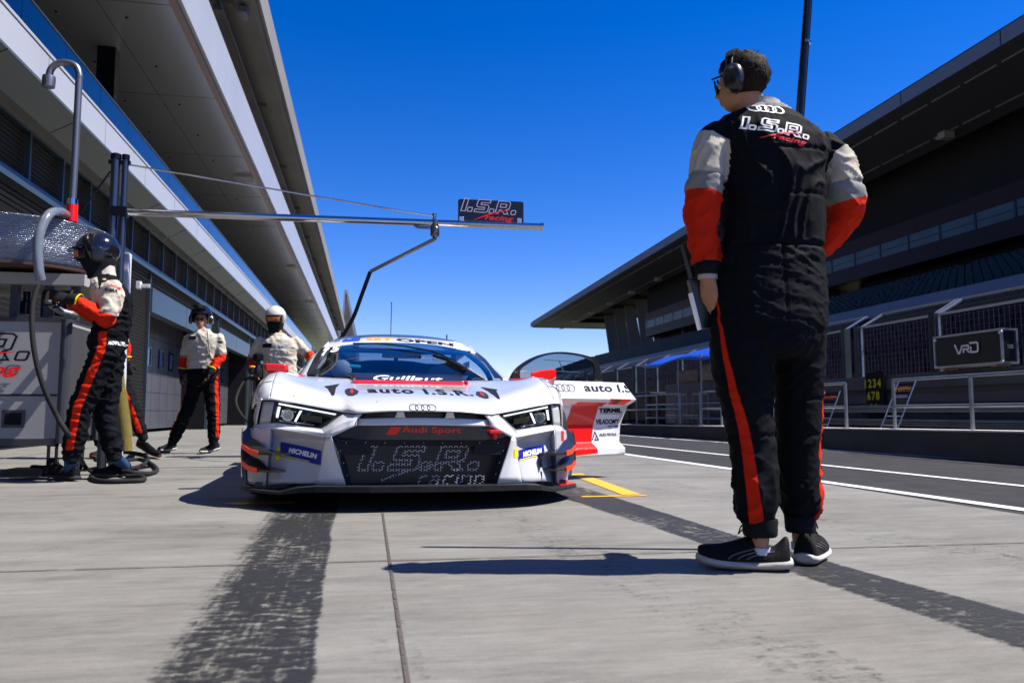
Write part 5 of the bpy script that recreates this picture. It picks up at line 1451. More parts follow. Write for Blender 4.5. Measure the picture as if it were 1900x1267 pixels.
def cb(q, name, m, parent, **k):
    sub = k.pop('under', None)
    o = q.build(name, m, None, **k)
    o.parent = sub or parent; o.matrix_parent_inverse = Matrix.Translation(-Vector(parent.location)); 
    if sub: o.matrix_parent_inverse = Matrix.Identity(4)
    return o
def shoe(root, heel, toe, up_m, sole_m, wd=.10, ht=.085, stripes=None, lift=0.0, laces=True, name='shoe'):
    "running shoe from heel point to toe point (ground points)"
    H = Vector(heel); T = Vector(toe); d = T - H; L_ = d.length; d.normalize(); r = d.cross(Vector((0, 0, 1))).normalized(); u = r.cross(d)
    prof = [(0.0, .62, .95), (.05, .80, 1.0), (.11, .85, .72), (.19, .86, .46), (.28, .84, .60), (.36, .84, .98), (.45, .86, .93), (.6, .95, .74), (.75, 1.0, .58), (.88, .88, .48), (.96, .62, .36), (1.0, .3, .24)]
    R = []
    for t, w_, h_ in prof:
        c = H + d * (t * L_) + u * (.036 + .012 * (1 - abs(2 * t - 1)) * 0 + (.02 * max(0, t - .8) / .2)); hw = wd / 2 * w_; hh = ht * h_ * 1.0
        ring = []
        for k in range(18):
            a = 2 * math.pi * k / 18; x = math.cos(a); z = math.sin(a)
            z = z if z > 0 else z * .12
            tap = 1 - (.10 if t < .32 else .35) * max(0, z) ** 1.5
            ring.append(c + r * (x * hw * tap) + u * (z * hh))
        R.append(ring)
    s = cb(MB().rings(R), name, up_m, root, smooth=True, angle=60, sub=1)
    R = []
    for t, w_, _ in prof:
        z0 = .0 + .022 * max(0, (t - .72) / .28) ** 2 + .012 * max(0, (.1 - t) / .1); z1 = .049 + .006 * math.sin(t * 9 + .6) + .012 * max(0, (t - .8) / .2) - .004
        c = H + d * (t * L_); hw = wd / 2 * w_ * 1.06 + .003
        ring = []
        for k in range(18):
            a = 2 * math.pi * k / 18; x = math.cos(a); z = math.sin(a); f = (z + 1) / 2
            ring.append(c + r * (x * hw * (1.04 - .1 * abs(z))) + u * lerp(z0, z1, f))
        R.append(ring)
    R[0] = [p - d * .012 for p in R[0]]; R[-1] = [p + d * .008 for p in R[-1]]
    so = cb(MB().rings(R), 'sole', sole_m, root, smooth=True, angle=60, sub=1, under=s)
    if laces:
        q = MB()
        for k in range(5):
            t = .42 + .06 * k; c = H + d * (t * L_) + u * (.03 + ht * lerp(.98, .62, k / 4)); q.tube([c - r * .022, c + u * .004, c + r * .022], .0028, 5)
        c = H + d * (.40 * L_) + u * (.03 + ht * 1.0); q.tube(smooth_path([c, c + d * .03 + u * .035 + r * .01, c + d * .045 - u * .0 + r * .02], 4), .0028, 5); q.tube(smooth_path([c, c + d * .02 + u * .03 - r * .02, c + d * .05 + u * .01 - r * .03], 4), .0028, 5)
        cb(q, 'laces', up_m, root, smooth=True, under=s)
    if stripes:
        dg = bvh_of([s])
        for sd in (1, -1):
            for k in range(3):
                pts = [(.30 + .1 * k + .30 * tt, .030 + .036 * tt ** .6 * (1 - .12 * k)) for tt in [j / 8 for j in range(9)]]
                q2 = MB(); L1 = []; 
                for t, z in pts:
                    p = H + d * ((1 - t - .02) * L_) + u * (z + .012) + r * (sd * .3); h = dg.ray_cast(p, -r * sd, .5)
                    if h[0]: L1.append(h[0] + r * sd * .0015)
                if len(L1) > 2: q2.tube(L1, .0022, 5); cb(q2, 'stripe', stripes, root, smooth=True, under=s)
    return s
def head_blob(q, c, f, u, sc=1.0, ear=True):
    "adult head centred at c, facing f"
    f = Vector(f).normalized(); u = Vector(u); u = (u - f * u.dot(f)).normalized(); r = f.cross(u)
    def ell(cf, cu, cr, rf, ru, rr, n=16):
        R = []
        for i in range(1, n):
            t = math.pi * i / n
            R.append([c + (f * (cf + rf * math.sin(t) * math.cos(p)) + r * (cr + rr * math.sin(t) * math.sin(p)) + u * (cu - ru * math.cos(t))) * sc for p in [2 * math.pi * k / 18 for k in range(18)]])
        q.rings(R)
    ell(-.012, .025, 0, .098, .088, .077); ell(.030, -.03, 0, .062, .078, .060); ell(.048, -.078, 0, .036, .032, .040); ell(.060, .012, 0, .034, .020, .055)
    P = lambda a, b_, d_: c + (f * a + u * b_ + r * d_) * sc
    capsule(q, [(P(.088, .005, 0), .009 * sc), (P(.108, -.025, 0), .012 * sc)], 10)
    capsule(q, [(P(.098, -.033, .012), .008 * sc), (P(.098, -.033, -.012), .008 * sc)], 8)
    capsule(q, [(P(.088, -.058, .02), .007 * sc), (P(.092, -.057, 0), .008 * sc), (P(.088, -.058, -.02), .007 * sc)], 8)
    capsule(q, [(P(.085, -.071, .016), .007 * sc), (P(.088, -.071, -.016), .008 * sc)], 8)
    if ear:
        for s in (1, -1): ell(-.008, -.005, s * .078, .018, .031, .010, 8)
    return r
def face_details(root, par_, c, f, u, sc=1.0, brow=True):
    f = Vector(f).normalized(); u = Vector(u); u = (u - f * u.dot(f)).normalized(); r = f.cross(u)
    for s in (1, -1):
        e = MB(); e.ball(c + (f * .078 + u * .0 + r * s * .031) * sc, .012 * sc, 12, 8); eo = cb(e, 'eye', mat('eye white', (.6, .6, .58), .3), root, smooth=True, under=par_)
        e = MB(); e.ball(c + (f * .087 + r * s * .032) * sc, .0055 * sc, 10, 6); cb(e, 'iris', M_blk, root, smooth=True, under=par_)
        if brow:
            e = MB(); e.tube([c + (f * .088 + u * .022 + r * s * .015) * sc, c + (f * .088 + u * .027 + r * s * .032) * sc, c + (f * .078 + u * .022 + r * s * .048) * sc], .004 * sc, 6); cb(e, 'eyebrow', M_hair, root, smooth=True, under=par_)
def hand(q, wrist, d, palmn, sc=1.0, curl=.4, side_=1, spread=.12):
    "hand with palm, four unequal bent fingers and a thumb; d along the hand, palmn out of the palm"
    d = Vector(d).normalized(); n = Vector(palmn); n = (n - d * n.dot(d)).normalized(); s = d.cross(n) * side_
    w_ = Vector(wrist)
    P = lambda a, b_, c_: w_ + (d * a + s * b_ + n * c_) * sc
    R = []
    for t, hw, hh in ((-.01, .027, .020), (.02, .034, .019), (.05, .041, .017), (.078, .043, .015), (.095, .040, .012)):
        R.append(ringe(P(t, 0, 0), s, n, hw * sc, hh * sc, 14))
    q.rings(R)
    for k, (off, ln, rad) in enumerate(((-.031, .072, .0088), (-.0105, .080, .0092), (.0105, .075, .0088), (.031, .058, .0078))):
        a = Vector((0, 0, 0)); ang = 0; p = P(.088, off, 0); pts = [(p, rad * sc)]
        dd = (d + s * off * spread * 20 * .1).normalized()
        for seg, fr in ((0, .45), (1, .32), (2, .23)):
            ang += curl * (1.0, 1.15, .9)[seg]
            v = dd * math.cos(ang) + n * math.sin(ang); p = p + v * (ln * fr * sc); pts.append((p, rad * (.95, .88, .78)[seg] * sc))
        capsule(q, pts, 9)
    p0 = P(.025, -.036, .008); p1 = p0 + (d * .035 - s * .028 + n * .015) * sc; p2 = p1 + (d * .032 - s * .006 + n * .018) * sc
    capsule(q, [(p0, .012 * sc), (p1, .0105 * sc), (p2, .0085 * sc)], 9)
def tee(root, o, sub=None): pass

# ---- the standing man in the foreground
HY = 2.62
man = thing('person', 'man in black suit, headset and sneakers, standing with his back to the camera', 'person', (1.43, 2.62, 0))
PX = 1 / 507.0
def hp(x, y, dy=0.0): return aY(x, y, HY + dy)
X_ = Vector((1, 0, 0)); Yv = Vector((0, 1, 0)); Zv = Vector((0, 0, 1))
TR = [(1420, 200, 36, .068, 0), (1421, 214, 62, .082, .05), (1423, 232, 96, .100, .10), (1425, 252, 116, .118, .11), (1427, 275, 118, .128, .10), (1430, 310, 104, .135, .07), (1433, 355, 97, .136, .04), (1433, 400, 96, .132, .03), (1431, 450, 98, .128, .02), (1428, 500, 103, .132, 0), (1426, 550, 109, .142, 0), (1425, 600, 110, .148, 0), (1425, 640, 100, .135, 0), (1425, 665, 70, .10, 0)]
def torso_rings(scale=1.0, minus=0.0):
    R = []
    for cx, cy, hw, hd, tl in TR:
        c = hp(cx, cy, 0); u = (X_ + Vector((0, -.10, -tl))).normalized(); v = u.cross(Zv).normalized()
        R.append(ringe(c, u, v, hw * PX * scale - minus, hd * scale - minus, 28, 2.35))
    return R
LL = [(1376, 600, 0, .120), (1375, 660, -.01, .116), (1381, 720, -.01, .108), (1390, 780, -.01, .094), (1397, 840, -.02, .087), (1402, 895, -.03, .088), (1405, 945, -.04, .084), (1409, 965, -.04, .066), (1410, 976, -.04, .056)]
RL = [(1479, 600, .03, .112), (1482, 660, .04, .103), (1482, 720, .05, .096), (1482, 780, .05, .089), (1481, 840, .05, .086), (1484, 895, .05, .086), (1486, 945, .05, .078), (1486, 957, .05, .060), (1485, 968, .05, .050)]
LA = [(1330, 250, 0, .058), (1314, 285, -.01, .068), (1309, 330, -.01, .069), (1303, 375, -.01, .070), (1302, 420, 0, .064), (1308, 465, .0, .054), (1310, 490, .0, .050)]
RA = [(1530, 272, 0, .058), (1552, 305, 0, .070), (1563, 345, -.01, .073), (1572, 380, -.01, .068), (1560, 410, .03, .062), (1538, 440, .09, .055), (1512, 468, .16, .048), (1490, 490, .20, .044)]
def pth(A, k=1.0): return [(hp(x, y, dy), r * k * (.95 if A in (LL, RL) else 1)) for x, y, dy, r in A]
q = MB(); q.rings(torso_rings())
for A in (LL, RL, LA, RA): capsule(q, pth(A), 22)
def crease(v, sharp=.55):
    "rounded folds with sharp valleys: noise in, -1..1 out"
    return 1 - 2 * min(1, abs(v) * 2.6) ** sharp
def mdisp(p, n):
    z = p.z; x = p.x; f = 0; V = Vector
    w1 = noise.noise(V((x * 5, p.y * 5, z * 4))); w2 = noise.noise(V((x * 5 + 9, p.y * 5, z * 4)))
    LAx = hp(1345, 300).x; RAx = hp(1528, 300).x
    sleeve = (x < LAx or x > RAx) and z > 1.05
    if sleeve:
        s_ = 1 if x > RAx else -1
        f += .0056 * crease(noise.noise(V((x * 5 + w1 * 1.5, p.y * 5, z * 14 + s_ * x * 10 + w2 * 1.5))))
        f += .0010 * crease(noise.noise(V((x * 18 + 5, p.y * 14, z * 40 - s_ * x * 20)))); 
        f -= .006 * math.exp(-((z - 1.415) / .006) ** 2)
    elif z > 1.17:
        k = min(1, max(0, (1.70 - z) * 4))
        f += .0075 * crease(noise.noise(V((x * 15 + w1 * 2.2, p.y * 5, z * 3.5 + w2)))) * k
        f += .0014 * crease(noise.noise(V((x * 26 + w2 * 3, p.y * 9, z * 12 - x * 6))))
        for zz in (1.50, 1.33): f -= .005 * math.exp(-((z - zz - .01 * math.sin(x * 9)) / .005) ** 2)
        f -= .004 * math.exp(-((x - 1.435 + .02 * w1) / .004) ** 2)
    elif z > .84:
        f += (.0022 + .004 * math.exp(-((x - 1.50) / .07) ** 2 - ((z - 1.10) / .06) ** 2)) * crease(noise.noise(V((x * 6 + w1 * 2, p.y * 6, z * 22 + x * 5 + w2))))
        f += .0018 * crease(noise.noise(V((x * 15, p.y * 12, z * 48 + x * 12))))
        f -= .010 * math.exp(-((z - 1.155) / .009) ** 2); f -= .005 * math.exp(-((x - 1.445) / .004) ** 2)
    else:
        k = .0035 + .0105 * max(0, (.40 - z) / .40)
        f += k * crease(noise.noise(V((x * 7 + w1 * 2, p.y * 8, z * 14 - x * 9 + w2 * 1.5))))
        f += .0014 * crease(noise.noise(V((x * 20, p.y * 20, z * 36 + x * 14))))
        for zz in (.47, .60): f -= .006 * math.exp(-((z - zz) / .005) ** 2)
        f -= .012 * math.exp(-((z - .128) / .010) ** 2)
    return f
suit = remesh(q, 'race_suit', M_suit, man, .0068, 6, mdisp)
pLA, pRA, pLL, pRL = pth(LA), pth(RA), pth(LL), pth(RL)
def interp(tab, y):
    for (a, va), (b_, vb) in zip(tab, tab[1:]):
        if y <= b_: return lerp(va, vb, max(0, min(1, (y - a) / (b_ - a))))
    return tab[-1][1]
zpx = lambda z: 766 - (z - .55) * 507 + 6
def stripe(p, path, off, hwid):
    h = axis_hit(path, p); v = p - h[2]; v.z = 0
    if h[0] > 1.6 or v.length < 1e-5: return -1
    y = zpx(p.z); ox = interp(off, y); ang0 = math.atan2(-math.sqrt(max(0, 1 - ox * ox)), ox); ang = math.atan2(v.y, v.x)
    d = (ang - ang0 + math.pi) % (2 * math.pi) - math.pi
    return interp(hwid, y) * PX - abs(d) * v.length
def mz(p):
    la = axis_hit(pLA, p); ra = axis_hit(pRA, p); cream = red = grey = blk = -1.0
    ed = hp(1345, 300).x
    for h, s, pa in ((la, -1, pLA), (ra, 1, pRA)):
        if h[0] > (1.22 if s < 0 else 1.45): continue
        # vest armhole: curved line
        lim = hp((1358 if s < 0 else 1527) - s * 8, 300).x - s * .02 * 0
        curve = .045 * ((p.z - 1.32) / .25) ** 2
        side_d = (p.x - (lim + s * (curve if p.z > 1.32 else 0))) * s
        c_ = min(side_d, h[1] - .035)
        if p.z > .98:
            cream = max(cream, c_)
            t_red = .245 if s < 0 else .235
            red = max(red, min(c_, h[1] - t_red)); grey = max(grey, min(c_, .035 - abs(h[1] - t_red + .033)))
    if p.z < 1.0:
        red = max(red, min(stripe(p, pLL, [(560, -.99), (600, -.95), (700, -.80), (800, -.68), (900, -.60), (970, -.50)], [(560, 2.5), (600, 3.5), (700, 6.5), (800, 9.5), (900, 11.5), (970, 13)]), p.z - .115))
        red = max(red, min(stripe(p, pRL, [(600, .99), (700, .94), (800, .78), (900, .70), (970, .68)], [(600, 2), (700, 3), (800, 6.5), (970, 8.5)]), p.z - .125))
    if p.z > 1.66: grey = max(grey, (p.z - 1.675))
    if la[1] > .495 and la[0] < 1.5: blk = .01
    return cream, grey, red, blk
zones(suit, mz)
# body under the suit: head, neck, forearm, hand, ankles
q = MB(); HS = .91; hc = hp(1375, 154, .0); hf = Vector((-.66, .75, -.10)); head_r = head_blob(q, hc, hf, (0, 0, 1), HS)
capsule(q, [(hp(1405, 240), .06), (hp(1398, 205), .054), (hp(1384, 178), .052)], 16)
q.rings(torso_rings(.86, .012)[:-3])
for A in (LL, RL, LA, RA): capsule(q, pth(A, .72), 14)
wr = hp(1310, 488); capsule(q, [(wr, .030), (hp(1313, 512), .026)], 12)
hand(q, hp(1313, 510), (.10, .12, -1), (.9, .4, .1), 1.0, .25, 1)
capsule(q, [(hp(1411, 985, -.04), .034), (hp(1411, 1010, -.04), .029), (hp(1411, 1030, -.04), .027)], 12)
capsule(q, [(hp(1485, 978, .05), .033), (hp(1485, 1002, .05), .029), (hp(1487, 1024, .05), .027)], 12)
body = remesh(q, 'body', M_skin, man, .0065, 2)
face_details(man, body, hc, hf, (0, 0, 1), HS)
# hair: short shell with strands, longer on top
hfN = hf.normalized(); hu = (Zv - hfN * Zv.dot(hfN)).normalized(); hr = hfN.cross(hu)
q = MB(); R = []
for i in range(1, 22):
    t = math.pi * i / 26; ring = []
    for k in range(40):
        a = 2 * math.pi * k / 40
        dirv = (hfN * math.sin(t) * math.cos(a) + hr * math.sin(t) * math.sin(a) + hu * math.cos(t))
        fr = math.cos(a) * math.sin(t)
        rad_f, rad_u, rad_r = .110 * HS, .104 * HS, .088 * HS
        e = Vector((dirv.dot(hfN) * rad_f, dirv.dot(hu) * rad_u, dirv.dot(hr) * rad_r)) * (1.0 if fr < .55 or math.cos(t) > .45 else .86)
        nz_ = .007 * noise.noise(Vector((math.cos(a) * 5, math.sin(a) * 5, t * 5))) + .0035 * noise.noise(Vector((math.cos(a) * 22, math.sin(a) * 22, t * 9)))
        low = max(0, (t - 1.95)) * .02
        c = hc + (hfN * (-.012) + hu * .022) * HS
        vv = hfN * e.x + hu * e.y + hr * e.z
        ring.append(c + vv * (1 + nz_ / .1 - low * 8 * .1))
    R.append(ring)
q.rings(R); hair = cb(q, 'hair', M_hair, man, smooth=True, angle=80)
random.seed(4); q = MB()
for k in range(1500):
    t = random.uniform(0, 1.95); a = random.uniform(0, 2 * math.pi)
    dirv = (hfN * math.sin(t) * math.cos(a) + hr * math.sin(t) * math.sin(a) + hu * math.cos(t)); fr = math.cos(a) * math.sin(t)
    if fr > .6 and math.cos(t) < .45: continue
    c = hc + (hfN * (-.012) + hu * .022) * HS; p = c + hfN * dirv.dot(hfN) * .110 * HS + hu * dirv.dot(hu) * .104 * HS + hr * dirv.dot(hr) * .088 * HS
    dn_ = (dirv * .55 + hfN * (.5 if t < .9 else -.1) - hu * (.2 if t < .9 else 1.0) + Vector((random.uniform(-.4, .4), random.uniform(-.4, .4), random.uniform(-.3, .3)))).normalized()
    ln = random.uniform(.007, .014); sd = dn_.cross(dirv).normalized() * .0013
    q.add([p - sd, p + sd, p + dn_ * ln], [(0, 1, 2)])
cb(q, 'hair_strands', M_hair, man, under=hair)
# headset
earc = hc - hr * 0 + hu * (-.012)
side_cam = -1 if (hr.y > 0) else 1      # side of the head towards the camera
for s in (1, -1):
    c = earc + hr * (s * .084) - hfN * .004
    q = MB(); R = []
    for off, rr_ in ((-.022, .036), (-.016, .042), (.0, .043), (.014, .040), (.024, .030), (.027, .012)):
        R.append(ringe(c + hr * s * off, hfN, hu, rr_ * .92, rr_ * 1.28, 26, 2.3))
    q.rings(R); cup = cb(q, 'ear_cup', M_blk, man, smooth=True, angle=60)
    vf = fit(text_polys('DPH-55' if 0 else 'PRO 55', 1, .02), w=.03)
    q = MB(); o_ = c + hr * s * .0285 - hu * .024; q.add([o_ + (-hfN * s * -1 if 0 else hfN * (1 if s * 1 < 0 else -1)) * x + hu * y for x, y in vf[0]], vf[1])
q = MB(); P = []
for k in range(15):
    a = math.pi * k / 14; P.append(hc + hr * (math.cos(a) * .090) + hu * (math.sin(a) * .122 + .0) - hfN * .002)
q.tube(P, .0045, 8); P2 = [p + hfN * .018 for p in P]; q.tube(P2, .0045, 8)
for k in range(4, 11): pass
cb(q, 'headband', M_blk, man, smooth=True)
q = MB(); R = []
for k in range(3, 12): R.append([P[k] + hfN * .024 + (P[k] - hc) * .02, P[k] - hfN * .008 + (P[k] - hc) * .02, P[k] - hfN * .008 + (P[k] - hc) * .09, P[k] + hfN * .024 + (P[k] - hc) * .09])
q.rings(R); cb(q, 'headband_pad', M_knit, man, smooth=True, angle=50)
# cap of sunglasses arm on the brow
q = MB(); q.tube([hc + hr * side_cam * .082 + hu * .015, hc + hr * side_cam * .068 + hfN * .085 + hu * .02], .004, 6); q.box(0, 0, 0, 0, 0, 0) if 0 else None
cb(q, 'glasses_arm', M_blk, man, smooth=True)
q = MB(); R = []
for s_ in (-1, -.33, .33, 1):
    c = hc + hr * s_ * .055 + hfN * (.090 - .012 * s_ * s_) + hu * .002
    R.append([c + hu * .017, c + hfN * .006 + hu * .017, c + hfN * .006 - hu * .02, c - hu * .02])
q.rings(R); cb(q, 'sunglasses', M_blk, man, smooth=True, angle=50)
# collar
q = MB(); R = []
for z, k in ((0, 1.0), (.03, .92), (.045, .90), (.045, .80), (.0, .86)):
    c = hp(1412, 207) + Zv * (z - .012); R.append(ringe(c, (X_ + Vector((0, -.1, -.14))).normalized(), Yv, .076 * k, .070 * k, 28))
q.rings(R, cap=False); cb(q, 'collar', mat('cream collar', (.45, .42, .37), .8, var=.15, vscale=40, bump=.4, bscale=60), man, smooth=True, angle=50)
# back lettering
SBV = bvh_of([suit])
def mdec(name, vf, m, x0, y0, x1, y1, slope=0.0, par_=None, bv=None, hp_=None, off=.002, rt=None):
    hp_ = hp_ or (lambda x, y: hp(x, y, -.125)); a = hp_(x0, (y0 + y1) / 2); e = hp_(x1, (y0 + y1) / 2); t = hp_((x0 + x1) / 2, y0); b_ = hp_((x0 + x1) / 2, y1)
    V = fit(vf, w=e.x - a.x, h=t.z - b_.z); c = (a + e) / 2
    o = decal(name, V, m, bv or SBV, c - Yv * 1.0, (1, 0, slope), (0, 0, 1), (0, 1, 0), None, off=off, L=.012, maxd=3)
    rt = rt or man; o.parent = par_ or rt; o.matrix_parent_inverse = Matrix.Identity(4) if par_ else Matrix.Translation(-Vector(rt.location)); return o
mdec('ring_emblem', rings2(4, .5, .16, .70, 30), M_whiteink, 1403, 186, 1464, 203, -.10, suit)
A_l, B_l = isr_logo(1.0, .11)
ymn = [p[1] for p in A_l[0]]; 
xs0, xs1 = min(p[0] for p in A_l[0]), max(p[0] for p in A_l[0])
ww = hp(1505, 230, -.125).x - hp(1385, 230, -.125).x; k = ww / (xs1 - xs0)
def mlogo(vf, m, off): 
    V = ([(x * k, y * k * .8) for x, y in vf[0]], vf[1]); c = hp(1446, 240, -.125)
    o = decal('lettering', V, m, SBV, c - Yv, (1, 0, -.16), (0, 0, 1), (0, 1, 0), None, off=off, L=.012, maxd=3); o.parent = suit; o.matrix_parent_inverse = Matrix.Identity(4)
mlogo(A_l, M_whiteink, .002); mlogo(B_l, M_redink, .0032)
# watch, shoes, radio
q = MB(); c = hp(1313, 513); R = [ringe(c + Zv * z, X_, Yv, .036, .030, 20) for z in (-.010, .010)]; q.rings(R); w_ = cb(q, 'watch', mat('pale watch strap', (.42, .40, .36), .5), man, smooth=True, angle=50)
gh1 = aG(1458, 1062); gh1 = Vector((1.478, 2.545, 0)); gt1 = Vector((1.165, 2.70, 0))
shoe(man, Vector((1.470, 2.555, 0)), Vector((1.172, 2.665, 0)), M_shoe, M_sole, .108, .088, mat('grey stripe', (.12, .12, .12), .5))
shoe(man, Vector((1.560, 2.615, 0)), Vector((1.735, 2.80, 0)), M_shoe, M_sole, .105, .088, mat('grey stripe', (.12, .12, .12), .5))
for (x, y, dy, r_) in ((1411, 1021, -.04, .033), (1485, 1012, .05, .032)):
    c = hp(x, y, dy); q = MB(); q.rings([ringe(c + Zv * z, X_, Yv, r_, r_, 20) for z in (-.012, .0, .012)]); cb(q, 'sock', M_sock, man, smooth=True)
for (x, y, dy, r_) in ((1410, 978, -.04, .058), (1485, 971, .05, .053)):
    c = hp(x, y, dy); q = MB(); q.rings([ringe(c + Zv * z, X_, Yv, r_ * s_, r_ * s_, 24) for z, s_ in ((-.030, .93), (-.022, 1.0), (.0, 1.02), (.03, 1.04))]); cb(q, 'knit_cuff', M_knit, man, smooth=True)
c = hp(1311, 499); q = MB(); q.rings([ringe(c + Zv * z, X_, Yv, .044 * s_, .040 * s_, 24) for z, s_ in ((-.022, .85), (0, .95), (.02, 1.05))]); cb(q, 'knit_cuff', M_knit, man, smooth=True)
rad = thing('radio', 'black two-way radio with clip hanging at the foreground man\'s left hip', 'radio', hp(1300, 560, .05))
q = MB(); q.box(-.028, .028, -.018, .018, -.10, .09); q.build('radio_body', M_blk, rad, bevel=.006, rot=(0, math.radians(-14), 0))
q = MB(); q.tube([(-.018, 0, .09), (-.03, 0, .22)], [.010, .007], 8); q.build('antenna', M_blk, rad, smooth=True, rot=(0, math.radians(-10), 0))
q = MB(); q.box(-.034, -.028, -.014, .014, -.10, .04); q.build('metal_clip', M_alu, rad, rot=(0, math.radians(-14), 0))
# pole above the man's shoulder: a long black handle he holds in front of him
pl = thing('long_pole', 'long black pole rising vertically into the sky beyond the foreground man\'s right shoulder', 'pole', (0, 0, 0))
a = aY(1478, 300, 2.95); c_ = aY(1504, -60, 2.95); lowp = a + (a - c_).normalized() * 1.35
pl.location = lowp
q = MB(); q.tube([Vector((0, 0, 0)), c_ - lowp], [.019, .018], 14); q.build('pole_tube', mat('gloss black tube', (.008, .008, .010), .2, coat=.5), pl, smooth=True)
m_ = aY(1495.5, 79, 2.95) - lowp; dd_ = (c_ - lowp).normalized()
q = MB(); q.tube([m_ - dd_ * .006, m_ + dd_ * .004], .0205, 14); q.build('pole_ring', M_chrome, pl, smooth=True)
# ------------------------------------------------------------------ the other crew members
def gperson(label, root, D, opts):
    "D: joints as world points"
    t = thing('person', label, 'person', root)
    S = opts.get('s', 1.0); V = {k: Vector(v) for k, v in D.items()}
    pel = V['pel']; nk = V['neck']; up = (nk - pel).normalized()
    us = (V['shR'] - V['shL']).normalized(); uh = opts.get('hipdir'); uh = Vector(uh).normalized() if uh else us
    L_ = (nk - pel).length
    q = MB(); R = []; G = opts.get('girth', 1.0)
    for f, hw, hd in ((-.20, .09, .08), (-.12, .155, .12), (0, .175, .128), (.2, .172, .124), (.4, .172, .124), (.6, .187, .130), (.78, .205, .125), (.90, .170, .105), (.97, .095, .08), (1.04, .062, .062)):
        u = uh.lerp(us, max(0, min(1, f))).normalized(); v = u.cross(up).normalized(); c = pel.lerp(nk, f) if f >= 0 else pel + up * (f * L_)
        c = c + Vector(opts.get('bend', (0, 0, 0))) * math.sin(math.pi * max(0, min(1, f)))
        R.append(ringe(c, u, v, hw * S * G, hd * S * G, 24, 2.3))
    q.rings(R)
    AR = {}; LG = {}
    for s in 'LR':
        AR[s] = [(V['sh' + s], .066 * S), (V['sh' + s].lerp(V['el' + s], .5), .070 * S), (V['el' + s], .064 * S), (V['el' + s].lerp(V['wr' + s], .5), .058 * S), (V['wr' + s], .046 * S)]
        LG[s] = [(V['hip' + s], .115 * S), (V['hip' + s].lerp(V['kn' + s], .5), .100 * S), (V['kn' + s], .088 * S), (V['kn' + s].lerp(V['an' + s], .5), .086 * S), (V['kn' + s].lerp(V['an' + s], .85), .078 * S), (V['an' + s], .055 * S)]
        capsule(q, AR[s], 18); capsule(q, LG[s], 18)
    def disp(p, n):
        w1 = noise.noise(p * 4); f = .008 * crease(noise.noise(Vector((p.x * 8 + w1, p.y * 8, p.z * (17 if p.z < pel.z or p.z < 1.35 else 9) + p.x * 4)))); f += .003 * crease(noise.noise(Vector((p.x * 20, p.y * 20, p.z * 30))))
        return f * opts.get('fold', 1.0)
    su = remesh(q, 'race_suit', M_suit, t, opts.get('vox', .013), 4, disp)
    fwd = us.cross(up) * opts.get('fsign', -1)
    waist = pel.lerp(nk, opts.get('waist', .22))
    def zf(p):
        cream = red = grey = blk = -1.0
        hs = {s: axis_hit(AR[s], p) for s in 'LR'}; s = 'L' if hs['L'][0] < hs['R'][0] else 'R'; h = hs[s]; ul = (V['el' + s] - V['sh' + s]).length
        tors = abs((p - pel.lerp(nk, .6)).dot(us)) < .155 * S and (p - pel).dot(up) > -.1
        inarm = h[0] < 1.35 and not tors
        if inarm:
            cream = min(ul * .92 - h[1], .2) ; red = min(h[1] - ul * .92, (V['wr' + s] - V['el' + s]).length * .93 + ul - h[1]); grey = .022 - abs(h[1] - ul * .90)
        elif (p - waist).dot(up) > -.05:
            front = (p - pel.lerp(nk, .5)).dot(fwd)
            cream = min((p - waist).dot(up), front + opts.get('creamback', .02)) if opts.get('chest', True) else -1
            if opts.get('allcream'): cream = (p - waist).dot(up)
        if not inarm and p.z < V['hipL'].z + .25:
            for s2 in 'LR':
                hh = axis_hit(LG[s2], p); v = p - hh[2]
                if hh[0] < 1.5:
                    o = (V['hip' + s2] - pel); o = o - up * o.dot(up); o = Vector(opts.get('out' + s2, o)).normalized(); v.z = 0; vl = v.length + 1e-6
                    dd = v.dot(Vector((o.x, o.y, 0)).normalized()) / vl
                    red = max(red, min(.030 - vl * math.acos(max(-1, min(1, dd))), p.z - V['an' + s2].z - .06) if dd > .2 else -1)
        if opts.get('sidebody') and not inarm and (p - waist).dot(up) > -.3:
            sd = us * opts['sidebody']; v = p - pel.lerp(nk, .5); v = v - up * v.dot(up); dd = v.normalized().dot(sd)
            if dd > .85 and (p - pel).dot(up) < L_ * .62: red = max(red, .026 - v.length * math.acos(min(1, dd)))
        return cream, grey, red, blk
    zones(su, zf)
    # body
    q = MB(); hd_ = V['head']; f = Vector(opts['face']); 
    head_blob(q, hd_, f, (0, 0, 1), S * .98); capsule(q, [(nk - up * .05, .055 * S), (nk + (hd_ - nk) * .5, .052 * S), (hd_ - Vector((0, 0, .05)), .05 * S)], 12)
    R2 = [[nk.lerp(c_, 1) + (c_ - pel.lerp(nk, .5)) * 0 for c_ in r] for r in R]
    q.rings([[sum(r, Vector()) / len(r) + (c_ - sum(r, Vector()) / len(r)) * .82 for c_ in r] for r in R])
    for s in 'LR': 
        capsule(q, [(p, r * .7) for p, r in AR[s]], 10); capsule(q, [(p, r * .68) for p, r in LG[s]], 10)
        hdir = Vector(opts.get('hand' + s, V['wr' + s] - V['el' + s])); hand(q, V['wr' + s] + hdir.normalized() * .01, hdir, opts.get('palm' + s, (0, 1, 0)), S * .93, opts.get('curl', .5), 1 if s == 'R' else -1)
    bd = remesh(q, 'body', M_skin, t, .009, 2)
    face_details(t, bd, hd_, f, (0, 0, 1), S * .98)
